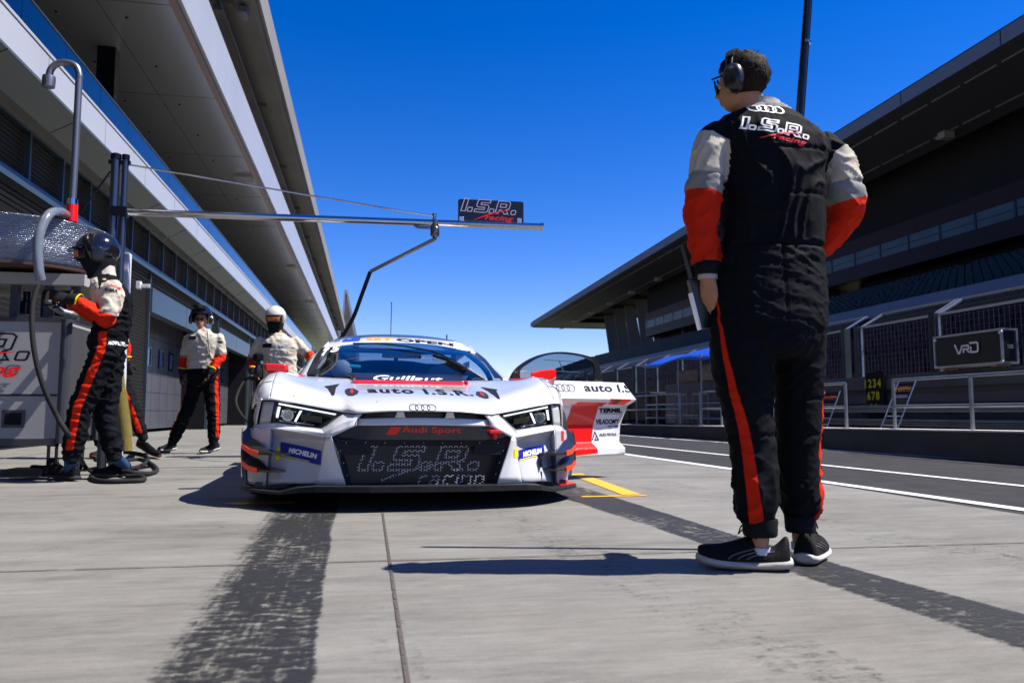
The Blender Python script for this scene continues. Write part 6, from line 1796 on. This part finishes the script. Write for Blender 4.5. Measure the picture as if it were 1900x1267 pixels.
    # gloves
    for s in 'LR':
        hdir = Vector(opts.get('hand' + s, V['wr' + s] - V['el' + s])); q = MB()
        hand(q, V['wr' + s] + hdir.normalized() * .012, hdir, opts.get('palm' + s, (0, 1, 0)), S * 1.12, opts.get('curl', .5), 1 if s == 'R' else -1)
        d = hdir.normalized(); a, b_ = d.orthogonal().normalized(), None; b_ = d.cross(a)
        q.rings([ringe(V['wr' + s] + d * tt, a, b_, r_ * S, r_ * S, 16) for tt, r_ in ((-.07, .056), (-.02, .052), (.03, .042))])
        gl = remesh(q, 'glove', M_glove, t, .007, 2)
        q = MB(); q.rings([ringe(V['wr' + s] + d * tt, a, b_, r_ * S, r_ * S, 16) for tt, r_ in ((-.066, .0575), (-.054, .0565))]); cb(q, 'yellow_trim', M_yelink, t, smooth=True, under=gl)
    # feet
    for s in 'LR':
        heel, toe = opts['foot' + s]
        shoe(t, heel, toe, opts.get('shoe_m', M_shoe), opts.get('sole_m', M_sole), .105, .09, opts.get('stripe_m'), laces=opts.get('laces', True))
        a_ = V['an' + s]; h = Vector(heel).lerp(Vector(toe), .16); q = MB(); q.tube([a_ + (h - a_) * .0, a_.lerp(h + Vector((0, 0, .09)), .6), h + Vector((0, 0, .09))], [.05 * S, .043 * S, .042 * S], 14); cb(q, 'sock', opts.get('sock', M_knit), t, smooth=True)
        q = MB(); dd = (a_ - V['kn' + s]).normalized(); a = dd.orthogonal().normalized(); b2 = dd.cross(a); q.rings([ringe(a_ + dd * tt, a, b2, r_ * S, r_ * S, 18) for tt, r_ in ((-.03, .060), (.01, .056), (.03, .052))]); cb(q, 'knit_cuff', M_knit, t, smooth=True)
    return t, su, bd
def frame_of(f): 
    f = Vector(f).normalized(); u = (Zv - f * Zv.dot(f)).normalized(); return f, u, f.cross(u)
def helmet(t, c, f, shell, S=1.0, visor=None, chin=None, goggle=None, logo=None, flip=False, cups=True, brim=True):
    f, u, r = frame_of(f); c = Vector(c)
    q = MB(); R = []
    for i in range(1, 19):
        th = math.pi * i / 25; ring = []
        for k in range(32):
            a = 2 * math.pi * k / 32; fx = math.cos(a); 
            e = .135 * (1 + .06 * max(0, -fx)); drop = 1.0
            z = math.cos(th)
            if th > 1.45 and fx > .55: z = math.cos(1.45); ex = math.sin(1.45) 
            else: ex = math.sin(th)
            ring.append(c + (f * (fx * ex * e - .005) + r * (math.sin(a) * ex * .120) + u * (z * .128 + .028)) * S)
        R.append(ring)
    q.rings(R, cap=False); q.add([c + u * .156 * S], []); n0 = len(q.v) - 1
    for k in range(32): q.f.append([n0, k, (k + 1) % 32]); q.m.append(0)
    h = cb(q, 'helmet', shell, t, smooth=True, angle=60, solid=.008)
    for s in (1, -1):
        if cups:
            q = MB(); R = [ringe(c + (r * s * (.112 + o) - f * .01 - u * .02) * S, f, u, a * S, b_ * S, 20) for o, a, b_ in ((-.02, .04, .05), (.0, .045, .055), (.018, .035, .045), (.022, .01, .012))]; q.rings(R); cb(q, 'ear_shell', shell if not brim else M_blk, t, smooth=True, under=h)
    if brim:
        q = MB(); R = []
        for k in range(9):
            a = (-.9 + 1.8 * k / 8); p0 = c + (f * (math.cos(a) * .132) + r * (math.sin(a) * .118) + u * .035) * S; p1 = p0 + (f * .045 * math.cos(a) + u * .004) * S
            R.append([p0 + u * .008, p1 + u * .004, p1 - u * .004, p0 - u * .006])
        q.rings(R); cb(q, 'helmet_peak', shell, t, smooth=True, angle=50, under=h)
    if flip:
        q = MB(); R = []
        for k in range(9):
            a = (-.75 + 1.5 * k / 8); p0 = c + (f * (math.cos(a) * .118) + r * (math.sin(a) * .105) + u * .098) * S; p1 = p0 + (f * .06 * math.cos(a) + u * .02) * S
            R.append([p0 + u * .012, p1 + u * .012, p1 - u * .022, p0 - u * .022])
        q.rings(R); cb(q, 'raised_visor', M_blk, t, smooth=True, angle=50, under=h)
    if chin:
        q = MB(); R = []
        for zz, rf, rr_ in ((.035, .100, .090), (0, .112, .098), (-.05, .112, .096), (-.095, .095, .085), (-.13, .075, .075), (-.16, .078, .082)):
            R.append(ringe(c + (u * zz - f * .005) * S, f, r, rf * S, rr_ * S, 22))
        q.rings(R); cb(q, 'balaclava', chin, t, smooth=True, under=h)
    if goggle:
        q = MB(); R = []
        for k in range(9):
            a = -1.0 + 2.0 * k / 8; b0 = c + (f * (math.cos(a) * .128 - .0) + r * (math.sin(a) * .108)) * S
            R.append([b0 + u * .030 * S, b0 + f * .008 + u * .026 * S, b0 + f * .010 - u * .028 * S, b0 - u * .034 * S])
        q.rings(R); g = cb(q, 'goggles', M_blk, t, smooth=True, angle=50, under=h)
        q = MB(); R = []
        for k in range(9):
            a = -.72 + 1.44 * k / 8; b0 = c + (f * (math.cos(a) * .128 + .0125) + r * (math.sin(a) * .108)) * S
            R.append([b0 + u * .020 * S, b0 + f * .002 + u * .019 * S, b0 + f * .002 - u * .020 * S, b0 - u * .022 * S])
        q.rings(R); cb(q, 'goggle_lens', goggle, t, smooth=True, angle=50, under=h)
    return h

# refuelling mechanic, far left, side on
def lp(x, y, dy=0.0): return aY(x, y, 6.95 + dy)
D = dict(pel=lp(200, 632), neck=lp(192, 510), head=lp(178, 480, -.0), shL=lp(214, 530, -.17), elL=lp(196, 590, -.24), wrL=lp(133, 556, -.20), shR=lp(206, 530, .2), elR=lp(172, 585, .26), wrR=lp(118, 550, .12),
         hipL=lp(196, 652, -.10), knL=lp(150, 758, -.12), anL=lp(132, 848, -.12), hipR=lp(205, 655, .11), knR=lp(197, 765, .12), anR=lp(212, 846, .12))
D['shL'] = lp(212, 532, -.17)
t1, su1, bd1 = gperson('mechanic in black helmet at the fuel rig, holding a hose, seen from the side', lp(150, 890) * 1.0, D, dict(
    face=(-.93, -.25, -.25), hipdir=(-.05, 1, 0), girth=1.10, s=1.06, fsign=-1, creamback=-.05, waist=.30, outL=(0, -1, 0), outR=(0, 1, 0), handL=(-.95, .1, .22), palmL=(.1, .8, -.5), handR=(-.9, -.2, .1), palmR=(0, -.8, -.4), curl=.75,
    footL=(aG(143, 893), aG(56, 886) + Vector((0, 0, .03))), footR=(aG(240, 882), aG(172, 889)), sock=M_bsock, sole_m=mat('dark sole', (.03, .03, .03), .6), sidebody=-1, bend=(.06, 0, 0), vox=.011))
t1.location = t1.location
helmet(t1, lp(180, 472), (-.93, -.25, -.12), mat('black helmet', (.008, .008, .010), .12, coat=.6), 1.22, goggle=mat('orange lens', (.6, .15, .02), .15, .3), chin=M_knit, brim=True)
SL = bvh_of([su1])
def l2(x, y): return lp(x, y, -.3)
mdec('sleeve_lettering', text_polys('KOBRA', 1, .05), M_ink, 190, 533, 213, 539, -.1, su1, SL, l2, .003, t1)
mdec('sleeve_lettering', text_polys('racing', 1, .03, .3), M_redink, 198, 526, 217, 532, -.35, su1, SL, l2, .003, t1)
mdec('belt_lettering', text_polys('MOTUREX MOTO', 1, .05), M_whiteink, 193, 630, 240, 637, .05, su1, SL, l2, .004, t1)
# collar and red shoulder belt
q = MB(); c = lp(195, 505); q.rings([ringe(c + Zv * z, X_, Yv, .075 * k, .07 * k, 22) for z, k in ((-.03, 1.15), (.02, 1.0), (.05, .95), (.05, .85))], cap=False); cb(q, 'collar', mat('cream collar', (.45, .42, .37)), t1, smooth=True)

# walking mechanic mostly hidden behind him
def wp(x, y, dy=0.0): return aY(x, y, 10.3 + dy)
D = dict(pel=wp(210, 672), neck=wp(206, 590), head=wp(203, 572), shL=wp(220, 598, -.15), elL=wp(232, 640, -.2), wrL=wp(236, 672, -.2), shR=wp(214, 598, .18), elR=wp(205, 640, .2), wrR=wp(185, 655, .1),
         hipL=wp(218, 690, -.08), knL=wp(244, 752, -.08), anL=wp(266, 812, -.08), hipR=wp(208, 690, .1), knR=wp(186, 752, .1), anR=wp(184, 822, .1))
t2, su2, bd2 = gperson('mechanic walking away to the left, mostly hidden behind the fuelling mechanic', wp(210, 850), D, dict(
    face=(-1, .1, -.1), hipdir=(0, 1, 0), s=.95, chest=False, footL=(aG(256, 842) + Vector((0, 0, .10)), aG(296, 852) * 1.0), footR=(aG(196, 850), aG(168, 852)), vox=.016, laces=False, sole_m=mat('red dark sole', (.10, .02, .02), .6), outL=(0, -1, 0), outR=(0, 1, 0)))
# toe down, heel up needs the foot reversed: heel is the raised end
helmet(t2, wp(203, 568), (-1, .1, 0), mat('black helmet', (.008, .008, .010), .12, coat=.6), 1.1)

# mechanic walking in front of the garage
def mp(x, y, dy=0.0): return aY(x, y, 11.3 + dy)
D = dict(pel=mp(377, 700), neck=mp(377, 614), head=mp(373, 594), shL=mp(408, 626, -.05), elL=mp(411, 662, -.08), wrL=mp(390, 690, -.22), shR=mp(350, 628, .05), elR=mp(342, 665, .1), wrR=mp(338, 692, .05),
         hipL=mp(391, 712, .0), knL=mp(396, 765, -.02), anL=mp(396, 820, .0), hipR=mp(363, 712, .05), knR=mp(345, 765, .0), anR=mp(320, 820, .05))
t3, su3, bd3 = gperson('mechanic with glasses and raised black visor walking in front of the garage door', mp(360, 842), D, dict(
    face=(.0, -1, -.05), s=1.03, girth=1.22, fsign=1, allcream=True, waist=.18, handL=(-.25, -.3, -1), palmL=(-.8, -.2, 0), handR=(-.1, -.1, -1), palmR=(.8, 0, 0), curl=.35, vox=.013,
    footL=(aG(404, 834), aG(372, 843)), footR=(aG(324, 834), aG(294, 840)), laces=False, outL=(.8, -.6, 0), outR=(-.9, -.3, 0)))
helmet(t3, mp(373, 590), (.0, -1, 0), mat('black helmet', (.008, .008, .010), .12, coat=.6), 1.2, flip=True, brim=False)
q = MB(); hh = mp(373, 594)
for s in (1, -1): q.rings([ringe(hh + Vector((s * .030, -.10 - o, .002)), X_, Zv, .024, .017, 14) for o in (0, .004)])
q.bar(hh + Vector((-.01, -.104, .004)), hh + Vector((.01, -.104, .004)), .005, .005); cb(q, 'glasses', M_blk, t3)
SM = bvh_of([su3])
def m2(x, y): return mp(x, y, -.2)
mdec('chest_patch', poly2([(-1, -1), (-1, 1), (1, 1), (1, -1)]), M_ink, 347, 622, 362, 629, .05, su3, SM, m2, .004, t3)
mdec('sleeve_lettering', poly2([(-1, -1), (-1, 1), (1, 1), (1, -1)]), M_ink, 402, 632, 411, 635, .0, su3, SM, m2, .004, t3)
q = MB(); q.tube(smooth_path([mp(384, 612, -.2), mp(387, 640, -.22), mp(390, 670, -.22)], 6), .006, 6); cb(q, 'radio_cable', M_blk, t3, smooth=True)
q = MB(); q.box(*[v for a in zip(mp(393, 718, -.2) - Vector((.03, .02, .05)), mp(393, 718, -.2) + Vector((.03, .02, .05))) for v in a]); cb(q, 'belt_radio', M_blk, t3, bevel=.008)

# mechanic behind the car with white helmet, holding the fuel nozzle
def bpx(x, y, dy=0.0): return aY(x, y, 10.3 + dy)
D = dict(pel=bpx(521, 712), neck=bpx(517, 622), head=bpx(511, 596), shL=bpx(548, 633, .0), elL=bpx(572, 658, .05), wrL=bpx(584, 672, -.1), shR=bpx(483, 633, .02), elR=bpx(468, 668, .1), wrR=bpx(470, 692, -.15),
         hipL=bpx(533, 722), knL=bpx(534, 780), anL=bpx(534, 838), hipR=bpx(508, 722), knR=bpx(504, 780), anR=bpx(500, 838))
t4, su4, bd4 = gperson('mechanic in white helmet and orange goggles standing behind the parked race car', bpx(520, 852), D, dict(
    face=(-.12, -1, -.12), s=1.03, girth=1.2, fsign=1, allcream=True, waist=.02, handL=(.3, -.5, -.8), palmL=(-.5, -.5, .2), handR=(0, -.6, -.8), palmR=(.4, -.6, .2), curl=.9, vox=.013,
    footL=(aG(532, 845), aG(540, 852)), footR=(aG(500, 845), aG(494, 853)), laces=False))
for o in (t4,): pass
helmet(t4, bpx(511, 592), (-.12, -1, -.10), mat('white helmet', (.50, .49, .44), .25, coat=.4), 1.12, chin=M_knit, goggle=mat('orange lens', (.6, .15, .02), .15, .3), brim=False, cups=False)
SM = bvh_of([su4])
def m2(x, y): return bpx(x, y, -.2)
mdec('chest_patch', poly2([(-1, -1), (-1, 1), (1, 1), (1, -1)]), M_ink, 485, 636, 503, 644, .05, su4, SM, m2, .004, t4)
mdec('chest_patch', poly2([(-1, -1), (-1, 1), (1, 1), (1, -1)]), mat('pale patch', (.4, .38, .45), .6), 516, 638, 531, 643, .0, su4, SM, m2, .004, t4)
q = MB(); P0 = bpx(472, 655, -.45); 
nz_ = thing('fuel_nozzle', 'black fuel hose nozzle held up by the mechanic in the white helmet', 'nozzle', bpx(478, 700, -.3))
B0 = Vector(nz_.location)
q = MB(); q.lathe([(.035, 0), (.05, .02), (.05, .10), (.035, .13), (.03, .2)], (0, 0, 0), 'Z', 16); q.build('coupling', M_blk, nz_, smooth=True)
q = MB(); q.lathe([(.06, .2), (.065, .22), (.065, .28), (.04, .3)], (0, 0, 0), 'Z', 16); q.build('nozzle_head', M_gcol, nz_, smooth=True)
q = MB(); q.tube(smooth_path([(0, 0, .25), (-.12, 0, .2), (-.1, 0, .05)], 5), .012, 8); q.build('grip', M_blk, nz_, smooth=True)
hs_ = thing('refuelling_hose', 'black hose looping down beside the front wheel from the held nozzle', 'hose', B0)
q = MB(); q.tube(smooth_path([(0, 0, 0), bpx(455, 705, -.3) - B0, bpx(438, 740, -.5) - B0, bpx(447, 768, -.8) - B0, bpx(470, 790, -1.0) - B0, bpx(520, 830, -1.0) - B0], 8), .016, 8); q.build('hose_tube', M_rub, hs_, smooth=True)

# ------------------------------------------------------------------ refuelling rig
rig = thing('refuelling_cart', 'grey wheeled refuelling cart with open racks beside the helmeted mechanic', 'cart', aG(70, 880))
RO = Vector(rig.location)
M_cart = mat('cart panel', (.30, .30, .31), .45, var=.05, vscale=1)
M_cartd = mat('cart edge', (.06, .065, .08), .35, .4)
def rp(x, y, dy=0.0): return aY(x, y, 7.35 + dy) 
A = rp(130, 592); Z1 = A.z; Z0 = rp(130, 822).z; XR = A.x; X0 = XR - 1.35; Yf = 7.35
q = MB(); q.box(X0, XR - .05, Yf, Yf + .85, Z0, Z1 - .02); cb(q, 'cabinet', M_cart, rig)
q = MB(); q.tube([(XR - .03, Yf + .02, Z0), (XR - .03, Yf + .02, Z1)], .045, 12); q.tube([(XR - .03, Yf + .85, Z0), (XR - .03, Yf + .85, Z1)], .045, 12); q.box(X0, XR - .06, Yf - .012, Yf + .86, Z1 - .03, Z1 + .01); q.box(X0, XR - .07, Yf - .012, Yf - .002, Z0 - .02, Z0 + .04); cb(q, 'cabinet_frame', M_cartd, rig, smooth=True, angle=40)
zj = rp(60, 733).z; q = MB(); q.box(X0, XR - .07, Yf - .006, Yf - .001, zj - .008, zj + .008); cb(q, 'panel_gap', M_seamd, rig)
q = MB(); c = rp(25, 777); q.box(c.x - .09, c.x + .09, Yf - .01, Yf - .002, c.z - .075, c.z + .075); h_ = cb(q, 'latch_plate', M_cartd, rig)
q = MB(); q.box(c.x - .065, c.x + .065, Yf - .014, Yf - .009, c.z - .05, c.z + .05); cb(q, 'latch_recess', M_dark, rig, under=h_)
# side panel visible to the right (pale)
q = MB(); q.box(XR - .03, XR - .02, Yf + .1, Yf + .8, Z0 + .05, Z1 - .05); cb(q, 'side_panel', mat('dark cart panel', (.05, .05, .055), .4), rig)
# lettering
A_l, B_l = isr_logo(1.0, .07)
c = rp(58, 655); k_ = .34 * 4.2 / 1.0 * .78
def clog(vf, m, y):
    V = [(x * 1.18, yy * .95) for x, yy in vf[0]]; rt_ = max(p[0] for p in [(x * 1.18, 0) for x, _ in A_l[0]])
    vs = [Vector((c.x - rt_ + x, y, rp(58, 652).z + yy - .02)) - RO for x, yy in V]
    keepf = [f for f in vf[1] if all(vs[i].x + RO.x > X0 for i in f)]
    b_ = MB(); b_.add(vs, keepf); b_.build('lettering', m, rig)
clog(A_l, M_ink, Yf - .016); clog(B_l, M_redink, Yf - .018)
# casters
for xx, yy in ((XR - .12, Yf + .1), (XR - .12, Yf + .75), (X0 + .15, Yf + .1), (X0 + .15, Yf + .75)):
    q = MB(); q.lathe([(.05, -.02), (.075, -.018), (.08, 0), (.075, .018), (.05, .02)], (xx, yy, .08), 'X', 18); w_ = cb(q, 'caster', M_rub, rig, smooth=True)
    q = MB(); q.box(xx - .035, xx - .028, yy - .03, yy + .03, .06, Z0); q.box(xx + .028, xx + .035, yy - .03, yy + .03, .06, Z0); q.box(xx - .035, xx + .035, yy - .04, yy + .04, Z0 - .03, Z0); cb(q, 'caster_fork', M_gcol, rig, under=w_)
q = MB(); q.tube([(XR - .3, Yf - .25, .07), (XR + .05, Yf - .25, .07)], .02, 8); q.box(XR - .35, XR - .05, Yf - .28, Yf, .04, .09); cb(q, 'axle', M_gcol, rig)
# uprights and platform
zp0 = rp(60, 527).z; zp1 = rp(60, 506).z
q = MB(); q.box(X0, XR + .10, Yf + .0, Yf + .85, zp0, zp1); cb(q, 'platform', M_cart, rig)
for xx in (X0 + .2, rp(22, 500).x, rp(85, 500).x, XR - .0):
    for yy in (Yf + .1, Yf + .75):
        q = MB(); q.box(xx - .03, xx + .03, yy - .03, yy + .03, Z1, zp0); cb(q, 'upright', M_cartd, rig)
for k, (x, y0, y1) in enumerate(((30, 560, 582), (48, 555, 582), (112, 556, 586))):
    a = rp(x, y1, .3); q = MB(); q.lathe([(.05, 0), (.05, .10), (.03, .12), (.03, .2)], a, 'Z', 14); cb(q, 'valve', M_gcol, rig, smooth=True)
# insulated tank
tk = thing('fuel_tank', 'round silver foil-insulated fuel tank on top of the cart', 'tank', Vector((rp(78, 500).x - .42, Yf + .55, zp1)))
def foil():
    m, nt, b, out = newmat('insulation foil'); L = nt.links.new
    g = N(nt, "ShaderNodeTexCoord"); br = N(nt, "ShaderNodeTexBrick", i_Scale=26.0); br.offset = 0; br.inputs['Mortar Size'].default_value = .04
    mp = N(nt, "ShaderNodeMapping"); L(g.outputs['Generated'], mp.inputs[0])
    nz = N(nt, "ShaderNodeTexNoise", i_Scale=9.0, i_Detail=8.0, i_Roughness=.75); L(g.outputs['Object'], nz.inputs['Vector'])
    vo = N(nt, "ShaderNodeTexVoronoi", i_Scale=7.0); L(g.outputs['Object'], vo.inputs['Vector'])
    ad = N(nt, "ShaderNodeMath", operation='ADD'); L(nz.outputs[0], ad.inputs[0]); L(vo.outputs['Distance'], ad.inputs[1])
    bp_ = N(nt, "ShaderNodeBump"); bp_.inputs['Strength'].default_value = .8; bp_.inputs['Distance'].default_value = .03; L(ad.outputs[0], bp_.inputs['Height'])
    b.inputs['Base Color'].default_value = (.27, .29, .34, 1); b.inputs['Metallic'].default_value = .9; b.inputs['Roughness'].default_value = .24; L(bp_.outputs[0], b.inputs['Normal']); return m
M_foil = foil()
RT = rp(170, 450).x - (tk.location.x); zt = rp(60, 395).z - zp1 - .05
q = MB(); q.lathe([(RT * .98, .05), (RT * 1.0, .10), (RT * 1.005, zt * .5), (RT, zt * .98), (RT * .97, zt), (RT * .3, zt + .03), (.001, zt + .03)], (0, 0, 0), 'Z', 64); tkb = q.build('tank_body', M_foil, tk, smooth=True, angle=50)
q = MB()
for k in range(22): z = .08 + (zt - .1) * k / 21; q.lathe([(RT * 1.004, z - .0018), (RT * 1.010, z), (RT * 1.004, z + .0018)], (0, 0, 0), 'Z', 64)
q.build('foil_thread', mat('foil thread', (.25, .27, .32), .3, .8), tkb, smooth=True)
q = MB(); q.lathe([(RT * .99, .035), (RT * 1.015, .04), (RT * 1.015, .06), (RT * 1.0, .065)], (0, 0, 0), 'Z', 64); q.build('tank_base_ring', mat('copper trim', (.09, .045, .03), .4, .5), tkb, smooth=True)
# red filler pipe and chrome swan neck
vp = thing('vent_pipe', 'chrome swan-neck vent pipe rising from a red base above the tank', 'pipe', rp(133, 408, .1)); VO = Vector(vp.location)
def v_(x, y): return rp(x, y, .1) - VO
q = MB(); q.tube([v_(133, 412), v_(134, 380)], .048, 18); q.build('red_base', M_red, vp, smooth=True)
q = MB(); q.lathe([(.044, 0), (.044, .05)], v_(134, 380), 'Z', 16); q.lathe([(.048, .01), (.048, .02)], v_(134, 380), 'Z', 16); q.build('clamp', M_chrome, vp, smooth=True)
q = MB(); q.tube([v_(134, 380)] + smooth_path([v_(139, 300), v_(146, 160), v_(147, 140), v_(141, 124), v_(126, 117), v_(108, 118), v_(96, 127), v_(91, 140)], 6), .030, 16); q.build('swan_neck', mat('brushed chrome', (.20, .205, .22), .38, .85), vp, smooth=True)
q = MB(); q.lathe([(.036, 0), (.052, .0), (.055, -.03), (.052, -.10), (.04, -.105)], v_(91, 142), 'Z', 20); q.build('vent_cap', mat('brushed chrome', (.20, .205, .22), .38, .85), vp, smooth=True)
# clear hose over the tank
ch = thing('clear_hose', 'thick grey translucent hose arching over the front of the silver tank', 'hose', rp(118, 398, -.1)); CO = Vector(ch.location)
q = MB(); q.tube(smooth_path([rp(x, y, d) - CO for x, y, d in ((122, 398, .05), (112, 393, -.1), (92, 397, -.35), (76, 425, -.45), (70, 460, -.48), (72, 500, -.48), (76, 520, -.46))], 8), .038, 16); q.build('hose_tube', mat('grey clear hose', (.13, .15, .18), .2, coat=.6), ch, smooth=True)
ch2 = thing('clear_hose', 'lower translucent hose hanging in a loop under the gloves of the mechanic', 'hose', rp(80, 545, -.2)); CO = Vector(ch2.location)
q = MB(); q.tube(smooth_path([rp(x, y, d) - CO for x, y, d in ((84, 545, -.2), (95, 565, -.2), (115, 578, -.15), (135, 583, -.1), (155, 580, 0))], 8), .030, 14); q.build('hose_tube', mat('grey clear hose', (.13, .15, .18), .2, coat=.6), ch2, smooth=True)
# black fuel hose from the gloves to the ground with coils
fh = thing('fuel_hose', 'black fuel hose falling from the gloves and coiling on the ground by the shoes', 'hose', aG(170, 890)); FO = Vector(fh.location)
def g_(x, y, z=.02): return aG(x, y, z) - FO
pts = [rp(70, 530, -.55) - FO, rp(60, 570, -.6) - FO, rp(62, 640, -.65) - FO, rp(78, 710, -.65) - FO, rp(105, 770, -.6) - FO, rp(135, 820, -.5) - FO, g_(160, 868), g_(185, 878), g_(230, 872), g_(265, 862), g_(275, 850), g_(262, 842), g_(225, 838), g_(190, 842), g_(180, 852), g_(215, 856), g_(262, 852), g_(290, 868), g_(280, 878), g_(240, 876, .05), g_(200, 874), g_(170, 882), g_(185, 892), g_(240, 892), g_(266, 890), g_(262, 884), g_(235, 883)]
q = MB(); q.tube(smooth_path(pts, 8), .020, 10); q.build('hose_tube', M_rub, fh, smooth=True)
# amber ribbed hose
ah = thing('ribbed_hose', 'yellow translucent ribbed hose hanging behind the fuelling mechanic', 'hose', rp(222, 690, .2)); AO = Vector(ah.location)
pp = smooth_path([rp(x, y, .2) - AO for x, y in ((217, 680), (221, 720), (227, 760), (232, 800), (234, 836))], 10)
M_amber = mat('amber ribbed plastic', (.45, .37, .13), .3, coat=.5)
q = MB(); q.tube(pp, .048, 18); q.build('hose_tube', M_amber, ah, smooth=True)
q = MB()
for i in range(0, len(pp) - 1):
    for k in (0, .5): p = pp[i].lerp(pp[i + 1], k); q.lathe([(.046, -.006), (.062, 0), (.046, .006)], p, 'Z', 18)
q.build('rib', M_amber, ah, smooth=True)
# white post behind
wpst = thing('white_post', 'white pillar standing behind the back of the fuelling mechanic', 'post', Vector((rp(224, 700, .9).x, 8.25, 0)))
q = MB(); z_ = rp(224, 470, .9).z; q.box(-.045, .045, -.04, .04, 0, z_); q.build('post_body', mat('white painted post', (.55, .56, .6), .4), wpst, bevel=.015)
q = MB(); q.box(-.25, .25, -.2, .2, 0, .02); q.build('base_plate', M_gcol, wpst)
# gantry boom
GY = 8.1
def gpx(x, y, dy=0.0): return aY(x, y, GY + dy)
gb = thing('boom_gantry', 'chrome pit boom gantry reaching from a twin post over the race car', 'gantry', Vector((gpx(208, 600).x, GY, 0))); GO = Vector(gb.location)
M_chr = mat('polished steel', (.50, .50, .52), .12, 1.0)
zt = gpx(208, 292).z
for dx, r_ in ((-.035, .042), (.055, .030)):
    q = MB(); q.tube([(dx, 0, 0), (dx, 0, zt)], r_, 18); q.build('post', mat('dark polished post', (.10, .11, .14), .28, .85), gb, smooth=True)
q = MB(); q.lathe([(.05, zt - .02), (.05, zt + .03), (.03, zt + .04)], (-.035, 0, 0), 'Z', 16); q.lathe([(.036, zt - .02), (.036, zt + .03)], (.055, 0, 0), 'Z', 16); q.box(-.1, .1, -.02, .02, zt - .07, zt - .03); q.build('post_cap', M_gcol, gb, smooth=True)
b0 = gpx(216, 393) - GO; b1 = gpx(1006, 421) - GO
q = MB(); q.tube([b0, b1], [.036, .036], 20); bo = q.build('boom', M_chr, gb, smooth=True)
q = MB(); d_ = (b1 - b0).normalized(); q.tube([b1 - d_ * .02, b1 + d_ * .012], .043, 20); q.tube([b0 - d_ * .02, b0 + d_ * .07], .045, 20); q.build('boom_collar', M_chr, gb, smooth=True)
q = MB(); q.box(-.06, .10, -.05, .05, b0.z - .05, b0.z + .05); q.build('hinge', M_gcol, gb, bevel=.01)
c1 = gpx(806, 402) - GO; c0 = gpx(222, 303) - GO
q = MB(); q.tube([c0, c1], .009, 8); q.build('stay_cable', M_chr, gb, smooth=True)
q = MB(); q.tube([gpx(205, 318) - GO, gpx(150, 395) - GO], .009, 8); q.build('stay_rod', M_gcol, gb, smooth=True)
q = MB(); q.lathe([(.018, -.05), (.018, .01), (.026, .015), (.026, .03), (.01, .035)], c1, 'Z', 12); q.build('cable_clamp', M_chr, gb, smooth=True)
hg = gpx(807, 413) - GO
q = MB(); q.lathe([(.030, .03), (.045, .02), (.045, -.03), (.040, -.05), (.047, -.06), (.047, -.14), (.035, -.155), (.02, -.16), (.02, -.19)], hg, 'Z', 18); q.build('swivel', mat('dark steel', (.18, .17, .16), .25, .9), gb, smooth=True)
q = MB(); q.tube(smooth_path([gpx(768, 413) - GO, gpx(770, 419) - GO, gpx(778, 422) - GO, gpx(800, 423) - GO], 5), .014, 10); q.build('bracket_pipe', mat('dark steel', (.18, .17, .16), .25, .9), gb, smooth=True)
e1 = gpx(806, 444) - GO; e2 = gpx(687, 504, .1) - GO
q = MB(); q.tube([e1, e2], .020, 12); q.build('drop_arm', mat('dark steel', (.18, .17, .16), .25, .9), gb, smooth=True)
hh = thing('boom_hose', 'black air hose hanging from the boom arm down behind the race car roof', 'hose', e2 + GO); HO = e2 + GO
q = MB(); q.tube(smooth_path([Vector((0, 0, 0)), gpx(672, 545, .15) - HO, gpx(655, 590, .25) - HO, gpx(632, 630, .4) - HO, gpx(610, 670, .6) - HO, gpx(600, 720, .7) - HO], 8), .021, 10); q.build('hose_tube', M_rub, hh, smooth=True)
# team sign on the boom
sg = thing('team_sign', 'black team sign with outlined letters standing on the boom end', 'sign', gpx(909, 412)); SO = Vector(sg.location)
P = [gpx(x, y) - SO for x, y in ((850, 409), (971, 413), (971, 377), (967, 375), (853, 370), (850, 372))]
q = MB(); q.prism([p + Vector((0, -.012, 0)) for p in P], (0, .024, 0)); q.build('sign_board', mat('sign black', (.006, .007, .012), .3), sg)
A_l, B_l = isr_logo(1.0, .06)
w_ = (gpx(961, 390) - gpx(857, 390)).x / (max(p[0] for p in A_l[0]) - min(p[0] for p in A_l[0]))
for vf, m, y_ in ((A_l, mat('pale lilac ink', (.55, .48, .62), .5), -.0135), (B_l, M_redink, -.0145)):
    c = gpx(909, 390) - SO; b_ = MB(); b_.add([Vector((c.x + x * w_, y_, c.z + y * w_ * .92 - x * w_ * .03)) for x, y in vf[0]], vf[1]); b_.build('lettering', m, sg)
for x in (856, 963):
    p = gpx(x, 408 + (x > 900) * 3) - SO; q = MB(); q.box(p.x - .025, p.x + .025, -.018, .018, p.z - .02, p.z + .03); q.build('clamp', M_alu, sg, bevel=.004)
